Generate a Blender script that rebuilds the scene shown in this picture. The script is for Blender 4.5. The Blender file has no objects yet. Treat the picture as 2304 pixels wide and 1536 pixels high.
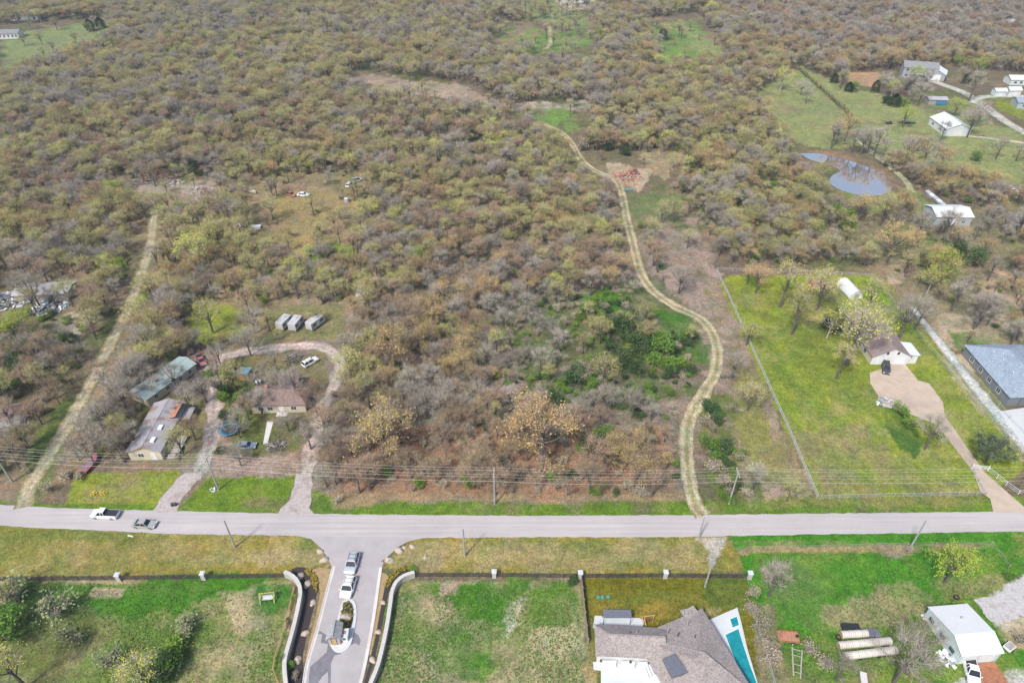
import bpy, math, random
import numpy as np
from mathutils import Vector, Matrix

# ------------------------------------------------------------------ camera, sky, sun, exposure
SC = bpy.context.scene
COL = SC.collection
CAM_H = 115.0
PITCH = math.radians(37.8)
cam_data = bpy.data.cameras.new("camera")
cam_data.lens = 24.0
cam_data.sensor_width = 36.0
cam_data.clip_start = 1.0
cam_data.clip_end = 12000.0
cam = bpy.data.objects.new("camera", cam_data)
cam.location = (0, 0, CAM_H)
cam.rotation_euler = (math.pi / 2 - PITCH, 0, 0)
COL.objects.link(cam)
SC.camera = cam

SUN_ELEV = math.radians(52)
SUN_AZ = math.radians(215)          # compass style, from +Y clockwise: behind the camera, to the left
world = bpy.data.worlds.new("World")
SC.world = world
world.use_nodes = True
wn = world.node_tree
for n in list(wn.nodes):
    wn.nodes.remove(n)
w_out = wn.nodes.new("ShaderNodeOutputWorld")
w_bg = wn.nodes.new("ShaderNodeBackground")
w_sky = wn.nodes.new("ShaderNodeTexSky")
w_sky.sky_type = 'NISHITA'
w_sky.sun_disc = False
w_sky.sun_elevation = SUN_ELEV
w_sky.sun_rotation = SUN_AZ
w_sky.air_density = 1.0
w_sky.dust_density = 2.5
w_bg.inputs["Strength"].default_value = 0.125
wn.links.new(w_sky.outputs[0], w_bg.inputs[0])
wn.links.new(w_bg.outputs[0], w_out.inputs[0])
sun_data = bpy.data.lights.new("sun", 'SUN')
sun_data.energy = 2.9
sun_data.angle = math.radians(7)
sun_data.color = (1.0, 0.965, 0.91)
sun = bpy.data.objects.new("sun", sun_data)
_d = Vector((math.sin(SUN_AZ) * math.cos(SUN_ELEV), math.cos(SUN_AZ) * math.cos(SUN_ELEV), math.sin(SUN_ELEV)))
sun.rotation_euler = _d.to_track_quat('Z', 'Y').to_euler()
COL.objects.link(sun)
SC.view_settings.view_transform = 'Standard'
SC.view_settings.look = 'None'
SC.view_settings.exposure = 0.53
SC.view_settings.gamma = 1.0
SC.cycles.max_bounces = 5
SC.cycles.diffuse_bounces = 2
SC.cycles.glossy_bounces = 2
SC.cycles.transmission_bounces = 3
SC.cycles.transparent_max_bounces = 4
SC.cycles.volume_bounces = 0

# the thin spring haze over the whole valley
def build_haze(density):
    me = bpy.data.meshes.new("haze")
    x0, x1, y0, y1, z0, z1 = -3000, 3000, -900, 4000, -1.0, 121.0
    me.from_pydata([(x, y, z) for x in (x0, x1) for y in (y0, y1) for z in (z0, z1)], [], [(0, 1, 3, 2), (4, 6, 7, 5), (0, 4, 5, 1), (2, 3, 7, 6), (0, 2, 6, 4), (1, 5, 7, 3)])
    o = bpy.data.objects.new("haze", me); COL.objects.link(o); o["kind"] = "stuff"; o["label"] = "thin pale blue haze over the valley"
    m = bpy.data.materials.new("haze"); m.use_nodes = True; nt = m.node_tree
    nt.nodes.remove(nt.nodes["Principled BSDF"]); v = nt.nodes.new("ShaderNodeVolumePrincipled")
    v.inputs["Color"].default_value = (.66, .79, 1.0, 1); v.inputs["Density"].default_value = density; v.inputs["Anisotropy"].default_value = .2
    nt.links.new(v.outputs[0], nt.nodes["Material Output"].inputs["Volume"]); me.materials.append(m)
HAZE_DENSITY = .00019
build_haze(HAZE_DENSITY)

# ------------------------------------------------------------------ layout helpers
CT, ST = math.cos(PITCH), math.sin(PITCH)

def G(px, py, z=0.0):
    """Ground plan: where the photo's point (2304 x 1536 scale) meets the level z."""
    a = (px - 1152.0) / 1536.0
    b = (768.0 - py) / 1536.0
    t = (CAM_H - z) / (ST - b * CT)
    return Vector((a * t, t * (CT + b * ST), z))

def project(x, y, z=0.0):
    dep = y * CT + (CAM_H - z) * ST
    up = y * ST - (CAM_H - z) * CT
    return 1152.0 + 1536.0 * x / dep, 768.0 - 1536.0 * up / dep, dep

def tag(o, label=None, cat=None, group=None, kind=None):
    if label: o["label"] = label
    if cat: o["category"] = cat
    if group: o["group"] = group
    if kind: o["kind"] = kind
    return o

def thing(name, label, cat, loc=(0, 0, 0), rz=0.0, group=None):
    o = bpy.data.objects.new(name, None)
    o.empty_display_size = 0.5
    COL.objects.link(o)
    o.location = loc
    o.rotation_euler = (0, 0, rz)
    return tag(o, label, cat, group)

def copy_tree(o, parent=None):
    c = o.copy()
    COL.objects.link(c)
    c.parent = parent
    for ch in list(o.children):
        copy_tree(ch, c)
    return c

class MB:
    """Collects shapes, builds ONE mesh object."""
    def __init__(s):
        s.v, s.f, s.m, s.mi = [], [], [], 0
    def add(s, vs, fs):
        b = len(s.v)
        s.v += [tuple(p) for p in vs]
        for f in fs:
            s.f.append(tuple(b + i for i in f)); s.m.append(s.mi)
        return s
    def mat(s, i):
        s.mi = i; return s
    def box(s, c, d, rz=0.0, rx=0.0, ry=0.0):
        M = Matrix.Translation(c) @ Matrix.Rotation(rz, 4, 'Z') @ Matrix.Rotation(ry, 4, 'Y') @ Matrix.Rotation(rx, 4, 'X')
        hx, hy, hz = d[0] / 2, d[1] / 2, d[2] / 2
        vs = [M @ Vector((x, y, z)) for x in (-hx, hx) for y in (-hy, hy) for z in (-hz, hz)]
        return s.add(vs, [(0, 1, 3, 2), (4, 6, 7, 5), (0, 4, 5, 1), (2, 3, 7, 6), (0, 2, 6, 4), (1, 5, 7, 3)])
    def bar(s, p, q, w, h=None):
        """A square bar from p to q."""
        p, q = Vector(p), Vector(q); h = h or w
        d = (q - p).normalized()
        up = Vector((0, 0, 1)) if abs(d.z) < .95 else Vector((0, 1, 0))
        a = d.cross(up).normalized() * w / 2; b = a.cross(d).normalized() * h / 2
        vs = [e + i * a + j * b for e in (p, q) for i, j in ((-1, -1), (1, -1), (1, 1), (-1, 1))]
        return s.add(vs, [(3, 2, 1, 0), (4, 5, 6, 7), (0, 1, 5, 4), (1, 2, 6, 5), (2, 3, 7, 6), (3, 0, 4, 7)])
    def tube(s, pts, rs, n=6, cap=True):
        pts = [Vector(p) for p in pts]
        if not isinstance(rs, (list, tuple)): rs = [rs] * len(pts)
        vs, fs = [], []
        for i, p in enumerate(pts):
            d = (pts[min(i + 1, len(pts) - 1)] - pts[max(i - 1, 0)]).normalized()
            up = Vector((0, 0, 1)) if abs(d.z) < .9 else Vector((1, 0, 0))
            a = d.cross(up).normalized(); b = d.cross(a).normalized()
            for k in range(n):
                t = 2 * math.pi * k / n
                vs.append(p + (a * math.cos(t) + b * math.sin(t)) * rs[i])
        for i in range(len(pts) - 1):
            for k in range(n):
                k2 = (k + 1) % n
                fs.append((i * n + k, i * n + k2, (i + 1) * n + k2, (i + 1) * n + k))
        if cap:
            fs.append(tuple(range(n))); fs.append(tuple(reversed(range((len(pts) - 1) * n, len(pts) * n))))
        return s.add(vs, fs)
    def prism(s, poly, z0, z1):
        n = len(poly)
        ar = sum(poly[i][0] * poly[(i + 1) % n][1] - poly[(i + 1) % n][0] * poly[i][1] for i in range(n))
        if ar < 0: poly = list(reversed(poly))
        vs = [(p[0], p[1], z0) for p in poly] + [(p[0], p[1], z1) for p in poly]
        fs = [tuple(range(n, 2 * n)), tuple(reversed(range(n)))] + [(i, (i + 1) % n, n + (i + 1) % n, n + i) for i in range(n)]
        return s.add(vs, fs)
    def lathe(s, prof, n=16, c=(0, 0, 0)):
        vs, fs = [], []
        for r, z in prof:
            for k in range(n):
                t = 2 * math.pi * k / n
                vs.append((c[0] + r * math.cos(t), c[1] + r * math.sin(t), c[2] + z))
        for i in range(len(prof) - 1):
            for k in range(n):
                k2 = (k + 1) % n
                fs.append((i * n + k, i * n + k2, (i + 1) * n + k2, (i + 1) * n + k))
        fs.append(tuple(reversed(range(n)))); fs.append(tuple(range((len(prof) - 1) * n, len(prof) * n)))
        return s.add(vs, fs)
    def loft(s, secs, cap=True):
        """secs: list of equally long rings of points."""
        n = len(secs[0]); vs = [p for r in secs for p in r]; fs = []
        for i in range(len(secs) - 1):
            for k in range(n):
                k2 = (k + 1) % n
                fs.append((i * n + k, i * n + k2, (i + 1) * n + k2, (i + 1) * n + k))
        if cap:
            fs.append(tuple(reversed(range(n)))); fs.append(tuple(range((len(secs) - 1) * n, len(secs) * n)))
        return s.add(vs, fs)
    def mesh(s, name, mats, smooth=False):
        me = bpy.data.meshes.new(name)
        me.from_pydata(s.v, [], s.f)
        for m in (mats if isinstance(mats, (list, tuple)) else [mats]):
            me.materials.append(m)
        me.polygons.foreach_set("material_index", s.m)
        if smooth: me.polygons.foreach_set("use_smooth", [True] * len(s.f))
        me.update()
        return me
    def build(s, name, mats, parent=None, smooth=False, fix=True, loc=None):
        me = s.mesh(name, mats, smooth)
        if fix:
            import bmesh
            bm = bmesh.new(); bm.from_mesh(me)
            bmesh.ops.recalc_face_normals(bm, faces=bm.faces[:]); bm.to_mesh(me); bm.free()
        o = bpy.data.objects.new(name, me)
        COL.objects.link(o)
        o.parent = parent
        if loc is not None: o.location = loc
        return o

# ------------------------------------------------------------------ value noise for layout
def _hash(ix, iy, seed):
    h = (ix.astype(np.int64) * 374761393 + iy.astype(np.int64) * 668265263 + seed * 974711) & 0x7fffffff
    h = (h ^ (h >> 13)) * 1274126177 & 0x7fffffff
    return ((h ^ (h >> 16)) & 0xffff) / 65535.0
def vnoise(x, y, seed=0):
    x = np.asarray(x, float); y = np.asarray(y, float)
    ix, iy = np.floor(x), np.floor(y); fx, fy = x - ix, y - iy
    fx = fx * fx * (3 - 2 * fx); fy = fy * fy * (3 - 2 * fy)
    a = _hash(ix, iy, seed); b = _hash(ix + 1, iy, seed); c = _hash(ix, iy + 1, seed); d = _hash(ix + 1, iy + 1, seed)
    return a + (b - a) * fx + (c - a) * fy + (a - b - c + d) * fx * fy
def fbm(x, y, seed=0, o=4):
    t, s, n = 0, .5, 0
    for i in range(o):
        t = t + s * vnoise(x * 2 ** i, y * 2 ** i, seed + i * 17); n += s; s *= .55
    return t / n
def inside(px, py, poly):
    px = np.asarray(px, float); py = np.asarray(py, float)
    r = np.zeros(px.shape, bool); n = len(poly); j = n - 1
    for i in range(n):
        xi, yi = poly[i]; xj, yj = poly[j]
        if yi != yj:
            r ^= ((yi > py) != (yj > py)) & (px < (xj - xi) * (py - yi) / (yj - yi) + xi)
        j = i
    return r

# ------------------------------------------------------------------ materials
def new_mat(name):
    m = bpy.data.materials.new(name); m.use_nodes = True
    nt = m.node_tree; b = nt.nodes["Principled BSDF"]
    return m, nt, b
def mat_plain(name, col, rough=.7, var=.18, scale=3.0, metal=0.0, bump=0.0, bscale=None, dirt=None, dirt_amt=.5, rnd=0.0):
    """Colour broken up by two sizes of noise (object space), optional stains of a second colour and relief."""
    m, nt, b = new_mat(name); N = nt.nodes.new; L = nt.links.new
    tc = N("ShaderNodeTexCoord")
    n1 = N("ShaderNodeTexNoise"); n1.inputs["Scale"].default_value = scale; n1.inputs["Detail"].default_value = 6; n1.inputs["Roughness"].default_value = .65
    L(tc.outputs["Object"], n1.inputs["Vector"])
    mr = N("ShaderNodeMapRange"); mr.inputs[1].default_value = .3; mr.inputs[2].default_value = .7
    mr.inputs[3].default_value = 1 - var; mr.inputs[4].default_value = 1 + var
    L(n1.outputs[0], mr.inputs[0])
    val = mr.outputs[0]
    if rnd:
        oi = N("ShaderNodeObjectInfo"); m2 = N("ShaderNodeMapRange")
        m2.inputs[3].default_value = 1 - rnd; m2.inputs[4].default_value = 1 + rnd
        L(oi.outputs["Random"], m2.inputs[0])
        mm = N("ShaderNodeMath"); mm.operation = 'MULTIPLY'; L(val, mm.inputs[0]); L(m2.outputs[0], mm.inputs[1]); val = mm.outputs[0]
    mul = N("ShaderNodeVectorMath"); mul.operation = 'SCALE'; mul.inputs[0].default_value = col[:3]
    L(val, mul.inputs["Scale"])
    out = mul.outputs[0]
    if dirt:
        n2 = N("ShaderNodeTexNoise"); n2.inputs["Scale"].default_value = scale * .35; n2.inputs["Detail"].default_value = 8
        mp = N("ShaderNodeMapping"); mp.inputs["Location"].default_value = (7.3, 2.1, 4.4)
        L(tc.outputs["Object"], mp.inputs[0]); L(mp.outputs[0], n2.inputs["Vector"])
        r2 = N("ShaderNodeMapRange"); r2.inputs[1].default_value = .52; r2.inputs[2].default_value = .66; r2.inputs[4].default_value = dirt_amt
        L(n2.outputs[0], r2.inputs[0])
        mx = N("ShaderNodeMix"); mx.data_type = 'RGBA'; 
        mx.inputs[7].default_value = (*dirt, 1)
        L(r2.outputs[0], mx.inputs[0]); L(out, mx.inputs[6]); out = mx.outputs[2]
    L(out, b.inputs["Base Color"])
    b.inputs["Roughness"].default_value = rough; b.inputs["Metallic"].default_value = metal
    if bump:
        bp = N("ShaderNodeBump"); bp.inputs["Strength"].default_value = bump; bp.inputs["Distance"].default_value = .05
        n3 = N("ShaderNodeTexNoise"); n3.inputs["Scale"].default_value = bscale or scale * 6; n3.inputs["Detail"].default_value = 4
        L(tc.outputs["Object"], n3.inputs["Vector"]); L(n3.outputs[0], bp.inputs["Height"]); L(bp.outputs[0], b.inputs["Normal"])
    return m
def mat_ribbed(name, col, axis=0, pitch=.3, depth=.25, rough=.5, metal=.0, dirt=None, dirt_amt=.5, gap=.75, var=.12):
    """Sheet metal, boards or shingle courses: repeating lines along one object axis."""
    m = mat_plain(name, col, rough, var, 1.2, metal, dirt=dirt, dirt_amt=dirt_amt)
    nt = m.node_tree; b = nt.nodes["Principled BSDF"]; N = nt.nodes.new; L = nt.links.new
    tc = N("ShaderNodeTexCoord"); sx = N("ShaderNodeSeparateXYZ"); L(tc.outputs["Object"], sx.inputs[0])
    d = N("ShaderNodeMath"); d.operation = 'DIVIDE'; d.inputs[1].default_value = pitch; L(sx.outputs[axis], d.inputs[0])
    fr = N("ShaderNodeMath"); fr.operation = 'FRACT'; L(d.outputs[0], fr.inputs[0])
    gt = N("ShaderNodeMath"); gt.operation = 'GREATER_THAN'; gt.inputs[1].default_value = .86; L(fr.outputs[0], gt.inputs[0])
    src = b.inputs["Base Color"].links[0].from_socket
    mx = N("ShaderNodeMix"); mx.data_type = 'RGBA'; mx.inputs[7].default_value = (col[0] * gap, col[1] * gap, col[2] * gap, 1)
    L(gt.outputs[0], mx.inputs[0]); L(src, mx.inputs[6]); L(mx.outputs[2], b.inputs["Base Color"])
    bp = N("ShaderNodeBump"); bp.inputs["Strength"].default_value = depth; bp.inputs["Distance"].default_value = .03
    L(fr.outputs[0], bp.inputs["Height"]); L(bp.outputs[0], b.inputs["Normal"])
    return m
def mat_shingle(name, col, var=.3):
    m = mat_plain(name, col, .9, var * .4, 1.2, dirt=(col[0] * .8, col[1] * .78, col[2] * .77), dirt_amt=.5)
    nt = m.node_tree; b = nt.nodes["Principled BSDF"]; N = nt.nodes.new; L = nt.links.new
    tc = N("ShaderNodeTexCoord"); vo = N("ShaderNodeTexVoronoi"); vo.inputs["Scale"].default_value = 5.5
    L(tc.outputs["Object"], vo.inputs["Vector"])
    hs = N("ShaderNodeSeparateColor"); L(vo.outputs["Color"], hs.inputs[0])
    mr = N("ShaderNodeMapRange"); mr.inputs[3].default_value = .72; mr.inputs[4].default_value = 1.25; L(hs.outputs[0], mr.inputs[0])
    src = b.inputs["Base Color"].links[0].from_socket
    sc = N("ShaderNodeVectorMath"); sc.operation = 'SCALE'; L(src, sc.inputs[0]); L(mr.outputs[0], sc.inputs["Scale"]); L(sc.outputs[0], b.inputs["Base Color"])
    return m
def mat_earth(name, fine=1.0, bump=.6):
    """Ground cover: colour from the mesh's own 'Col' attribute, broken up by tufts, clods and litter."""
    m, nt, b = new_mat(name); N = nt.nodes.new; L = nt.links.new
    at = N("ShaderNodeAttribute"); at.attribute_name = "Col"
    tc = N("ShaderNodeTexCoord")
    def noise(s, det, r, lo, hi, a, bb, dist=0):
        n = N("ShaderNodeTexNoise"); n.inputs["Scale"].default_value = s; n.inputs["Detail"].default_value = det; n.inputs["Roughness"].default_value = r; n.inputs["Distortion"].default_value = dist
        L(tc.outputs["Object"], n.inputs["Vector"])
        q = N("ShaderNodeMapRange"); q.inputs[1].default_value = lo; q.inputs[2].default_value = hi; q.inputs[3].default_value = a; q.inputs[4].default_value = bb
        L(n.outputs[0], q.inputs[0]); return q.outputs[0], n.outputs[0]
    f1, h1 = noise(2.6 * fine, 8, .8, .34, .66, .38, 1.62)
    f4, h4 = noise(.95 * fine, 6, .7, .35, .65, .74, 1.28, .4)
    f2, h2 = noise(.33 * fine, 5, .6, .3, .7, .78, 1.22, .6)
    mu = N("ShaderNodeMath"); mu.operation = 'MULTIPLY'; L(f1, mu.inputs[0]); L(f2, mu.inputs[1])
    mu4 = N("ShaderNodeMath"); mu4.operation = 'MULTIPLY'; L(mu.outputs[0], mu4.inputs[0]); L(f4, mu4.inputs[1]); mu = mu4
    sc = N("ShaderNodeVectorMath"); sc.operation = 'SCALE'; L(at.outputs["Color"], sc.inputs[0]); L(mu.outputs[0], sc.inputs["Scale"])
    # straw-coloured dead tufts scattered through
    f3, h3 = noise(1.1 * fine, 7, .8, .55, .72, 0, .55)
    mx = N("ShaderNodeMix"); mx.data_type = 'RGBA'; mx.blend_type = 'MIX'
    st = N("ShaderNodeVectorMath"); st.operation = 'MULTIPLY_ADD'; st.inputs[1].default_value = (.9, .75, .6); st.inputs[2].default_value = (.10, .075, .035)
    L(sc.outputs[0], st.inputs[0]); L(f3, mx.inputs[0]); L(sc.outputs[0], mx.inputs[6]); L(st.outputs[0], mx.inputs[7])
    # drifts of yellower and of darker growth
    n5 = N("ShaderNodeTexNoise"); n5.inputs["Scale"].default_value = .12; n5.inputs["Detail"].default_value = 7; n5.inputs["Roughness"].default_value = .72; n5.inputs["Distortion"].default_value = .8
    L(tc.outputs["Object"], n5.inputs["Vector"])
    cr = N("ShaderNodeValToRGB"); cr.color_ramp.elements[0].position = .34; cr.color_ramp.elements[0].color = (.70, .86, .80, 1); cr.color_ramp.elements[1].position = .66; cr.color_ramp.elements[1].color = (1.20, 1.08, 1.02, 1)
    L(n5.outputs[0], cr.inputs[0])
    vm = N("ShaderNodeVectorMath"); vm.operation = 'MULTIPLY'; L(mx.outputs[2], vm.inputs[0]); L(cr.outputs[0], vm.inputs[1])
    L(vm.outputs[0], b.inputs["Base Color"])
    b.inputs["Roughness"].default_value = .95; b.inputs["Specular IOR Level"].default_value = .15
    bp = N("ShaderNodeBump"); bp.inputs["Strength"].default_value = bump; bp.inputs["Distance"].default_value = .25
    L(h1, bp.inputs["Height"]); L(bp.outputs[0], b.inputs["Normal"])
    return m
def mat_leaf(name, col, var=.35, hue=.03, trans=.25):
    m, nt, b = new_mat(name); N = nt.nodes.new; L = nt.links.new
    oi = N("ShaderNodeObjectInfo"); tc = N("ShaderNodeTexCoord")
    hs = N("ShaderNodeHueSaturation"); hs.inputs["Color"].default_value = (*col, 1)
    a = N("ShaderNodeMapRange"); a.inputs[3].default_value = .5 - hue; a.inputs[4].default_value = .5 + hue; L(oi.outputs["Random"], a.inputs[0]); L(a.outputs[0], hs.inputs["Hue"])
    n = N("ShaderNodeTexNoise"); n.inputs["Scale"].default_value = 1.1; n.inputs["Detail"].default_value = 5; L(tc.outputs["Object"], n.inputs["Vector"])
    q = N("ShaderNodeMapRange"); q.inputs[1].default_value = .33; q.inputs[2].default_value = .67; q.inputs[3].default_value = 1 - var; q.inputs[4].default_value = 1 + var; L(n.outputs[0], q.inputs[0])
    r = N("ShaderNodeMath"); r.operation = 'MULTIPLY_ADD'; r.inputs[1].default_value = 7.13; r.inputs[2].default_value = .31; L(oi.outputs["Random"], r.inputs[0])
    fr = N("ShaderNodeMath"); fr.operation = 'FRACT'; L(r.outputs[0], fr.inputs[0])
    q2 = N("ShaderNodeMapRange"); q2.inputs[3].default_value = .78; q2.inputs[4].default_value = 1.25; L(fr.outputs[0], q2.inputs[0])
    mu = N("ShaderNodeMath"); mu.operation = 'MULTIPLY'; L(q.outputs[0], mu.inputs[0]); L(q2.outputs[0], mu.inputs[1]); L(mu.outputs[0], hs.inputs["Value"])
    L(hs.outputs[0], b.inputs["Base Color"])
    b.inputs["Roughness"].default_value = .8; b.inputs["Specular IOR Level"].default_value = .2
    return m

M = {}
def P_(k, *a, **kw): M[k] = mat_plain(k, *a, **kw)
P_('white_paint', (.74, .75, .76), .35, .05, 2)
P_('silver_paint', (.52, .56, .60), .3, .05, 2, metal=.35)
P_('grey_paint', (.40, .40, .385), .35, .06, 2, metal=.2)
P_('blue_paint', (.23, .30, .38), .35, .08, 2, metal=.2, dirt=(.35, .36, .36), dirt_amt=.4)
P_('maroon_paint', (.36, .13, .145), .45, .15, 2, dirt=(.30, .16, .15), dirt_amt=.6)
P_('dark_glass', (.02, .025, .03), .08, .05, 1)
P_('pale_glass', (.20, .26, .30), .1, .1, 1)
P_('tyre', (.025, .025, .026), .85, .2, 8)
P_('rim', (.45, .46, .47), .35, .05, 8, metal=.7)
P_('black_plastic', (.03, .03, .033), .5, .2, 6)
P_('lamp_red', (.45, .03, .03), .25, .05, 6)
P_('lamp_clear', (.75, .77, .78), .15, .05, 6)
P_('asphalt', (.44, .405, .405), .92, .08, .12, dirt=(.375, .355, .362), dirt_amt=.7, bump=.25, bscale=12)
def mat_road(k, col):
    m = mat_plain(k, col, .92, .06, .12, dirt=(col[0] * .86, col[1] * .87, col[2] * .9), dirt_amt=.6, bump=.25, bscale=12); M[k] = m
    nt = m.node_tree; b = nt.nodes["Principled BSDF"]; N = nt.nodes.new; L = nt.links.new
    tc = N("ShaderNodeTexCoord"); mp = N("ShaderNodeMapping"); mp.inputs["Scale"].default_value = (.035, 1.5, 1); L(tc.outputs["Object"], mp.inputs[0])
    n = N("ShaderNodeTexNoise"); n.inputs["Scale"].default_value = 1; n.inputs["Detail"].default_value = 5; n.inputs["Roughness"].default_value = .7; L(mp.outputs[0], n.inputs[0])
    q = N("ShaderNodeMapRange"); q.inputs[1].default_value = .3; q.inputs[2].default_value = .7; q.inputs[3].default_value = .84; q.inputs[4].default_value = 1.1; L(n.outputs[0], q.inputs[0])
    n2 = N("ShaderNodeTexNoise"); n2.inputs["Scale"].default_value = 9; n2.inputs["Detail"].default_value = 3; L(tc.outputs["Object"], n2.inputs[0])
    q2 = N("ShaderNodeMapRange"); q2.inputs[1].default_value = .3; q2.inputs[2].default_value = .7; q2.inputs[3].default_value = .9; q2.inputs[4].default_value = 1.1; L(n2.outputs[0], q2.inputs[0])
    mu = N("ShaderNodeMath"); mu.operation = 'MULTIPLY'; L(q.outputs[0], mu.inputs[0]); L(q2.outputs[0], mu.inputs[1])
    src = b.inputs["Base Color"].links[0].from_socket; sc = N("ShaderNodeVectorMath"); sc.operation = 'SCALE'; L(src, sc.inputs[0]); L(mu.outputs[0], sc.inputs["Scale"]); L(sc.outputs[0], b.inputs["Base Color"])
mat_road('asphalt', (.43, .395, .39))
P_('asphalt_new', (.375, .345, .35), .92, .09, .35, dirt=(.32, .295, .30), dirt_amt=.6, bump=.25, bscale=12)
P_('asphalt_dark', (.17, .165, .185), .85, .2, .8, bump=.2, bscale=12)
P_('concrete', (.58, .555, .53), .85, .10, .8, dirt=(.44, .41, .38), dirt_amt=.45, bump=.1, bscale=14)
P_('concrete_white', (.53, .55, .565), .8, .05, .5, dirt=(.47, .475, .48), dirt_amt=.6)
P_('concrete_tan', (.46, .37, .29), .88, .13, .45, dirt=(.34, .275, .225), dirt_amt=.75, bump=.2, bscale=10)
P_('gravel', (.44, .42, .42), .95, .25, 2.5, dirt=(.31, .27, .22), dirt_amt=.6, bump=.5, bscale=18)
P_('gravel_drive', (.40, .35, .335), .95, .22, 1.5, dirt=(.28, .225, .19), dirt_amt=.7, bump=.5, bscale=14)
P_('stone', (.43, .40, .365), .9, .22, 2.2, dirt=(.34, .31, .27), dirt_amt=.55, bump=.6, bscale=7)
P_('stone_cap', (.50, .475, .44), .85, .14, 2.5, dirt=(.43, .41, .38), dirt_amt=.5, bump=.3)
P_('boulder', (.44, .37, .30), .9, .28, 1.6, dirt=(.28, .22, .18), dirt_amt=.6, bump=.8, bscale=6)
P_('mulch', (.045, .035, .035), .95, .5, 6, bump=.8, bscale=20)
P_('black_rail', (.05, .045, .045), .6, .25, 4, dirt=(.16, .14, .13), dirt_amt=.5)
M['cedar_board'] = mat_ribbed('cedar_board', (.36, .30, .24), 0, .15, .4, .85, dirt=(.22, .18, .15), gap=.5)
P_('timber', (.50, .33, .15), .7, .2, 5)
P_('old_timber', (.36, .33, .30), .85, .25, 5, dirt=(.2, .17, .15))
P_('rust', (.34, .145, .075), .85, .3, 2.5, dirt=(.18, .075, .045), dirt_amt=.7, bump=.4)
P_('rust_light', (.42, .20, .12), .85, .3, 2.5, dirt=(.22, .10, .07), dirt_amt=.7)
P_('pole_wood', (.33, .32, .31), .85, .2, 3)
P_('metal', (.55, .57, .58), .4, .12, 3, metal=.5)
P_('galv', (.46, .49, .50), .5, .15, 2, metal=.3)
P_('fence_grey', (.40, .41, .39), .8, .15, 2)
P_('wire', (.42, .42, .38), .5, .05, 1)
P_('beige_wall', (.56, .49, .36), .85, .12, 1.2, dirt=(.42, .36, .27))
P_('white_wall', (.68, .69, .69), .8, .08, 1.0, dirt=(.52, .52, .5), dirt_amt=.4)
P_('blue_grey_wall', (.37, .42, .46), .8, .08, 1.0)
P_('dark_wall', (.17, .19, .21), .8, .1, 1.0)
M['siding_grey'] = mat_ribbed('siding_grey', (.33, .34, .36), 2, .3, .3, .8)
M['siding_white'] = mat_ribbed('siding_white', (.62, .65, .66), 2, .3, .3, .8)
M['barn_sheet'] = mat_ribbed('barn_sheet', (.50, .60, .61), 1, .5, .35, .5, gap=.85)  # barn wall sheet, tinted with the side wall's bluish shade
M['white_roof'] = mat_ribbed('white_roof', (.64, .65, .66), 0, .6, .3, .45, gap=.93, var=.04)
M['pale_roof'] = mat_ribbed('pale_roof', (.66, .70, .73), 0, .5, .3, .45, gap=.9, var=.08)
M['teal_roof'] = mat_ribbed('teal_roof', (.33, .42, .41), 1, .45, .3, .6, dirt=(.27, .20, .15), dirt_amt=.75, gap=.8)
M['old_metal_roof'] = mat_ribbed('old_metal_roof', (.36, .34, .355), 1, .5, .3, .55, dirt=(.22, .125, .085), dirt_amt=.85, gap=.8)
M['grey_metal_roof'] = mat_ribbed('grey_metal_roof', (.42, .41, .43), 0, .5, .3, .55, dirt=(.3, .27, .26), dirt_amt=.7, gap=.8)
M['shingle_taupe'] = mat_shingle('shingle_taupe', (.30, .26, .245), .2)
M['shingle_brown'] = mat_shingle('shingle_brown', (.22, .155, .135))
M['shingle_plum'] = mat_shingle('shingle_plum', (.27, .205, .19))
M['shingle_slate'] = mat_shingle('shingle_slate', (.26, .315, .385), .15)
M['shingle_pale'] = mat_shingle('shingle_pale', (.33, .335, .345))
M['shingle_grey'] = mat_shingle('shingle_grey', (.23, .23, .235))
P_('roof_inset', (.125, .135, .165), .8, .12, 2)
P_('trim_white', (.72, .72, .71), .6, .05, 2)
P_('trim_dark', (.06, .06, .065), .6, .1, 2)
P_('window_glass', (.05, .065, .08), .08, .1, 2)
P_('pool_tile', (.62, .66, .68), .4, .06, 3)
P_('blue_plastic', (.03, .22, .38), .45, .1, 3)
P_('teal_plastic', (.05, .28, .24), .5, .1, 3)
P_('blue_panel', (.22, .36, .40), .55, .15, 2)
P_('yellow_plastic', (.75, .58, .04), .5, .1, 3)
P_('brick', (.33, .16, .12), .9, .35, 1.5, dirt=(.46, .34, .26), dirt_amt=.7, rnd=.3)
P_('tarp_teal', (.11, .24, .22), .6, .2, 2)
P_('hay', (.58, .51, .42), .95, .2, 4, dirt=(.36, .29, .22), dirt_amt=.6, bump=.6, bscale=14, rnd=.12)
P_('hay_core', (.40, .29, .15), .95, .3, 4, bump=.6)
P_('net_wrap', (.62, .62, .63), .8, .1, 3)
P_('bark', (.115, .10, .09), .95, .3, 3, bump=.5)
P_('bark_pale', (.32, .29, .265), .95, .3, 3)
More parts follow.
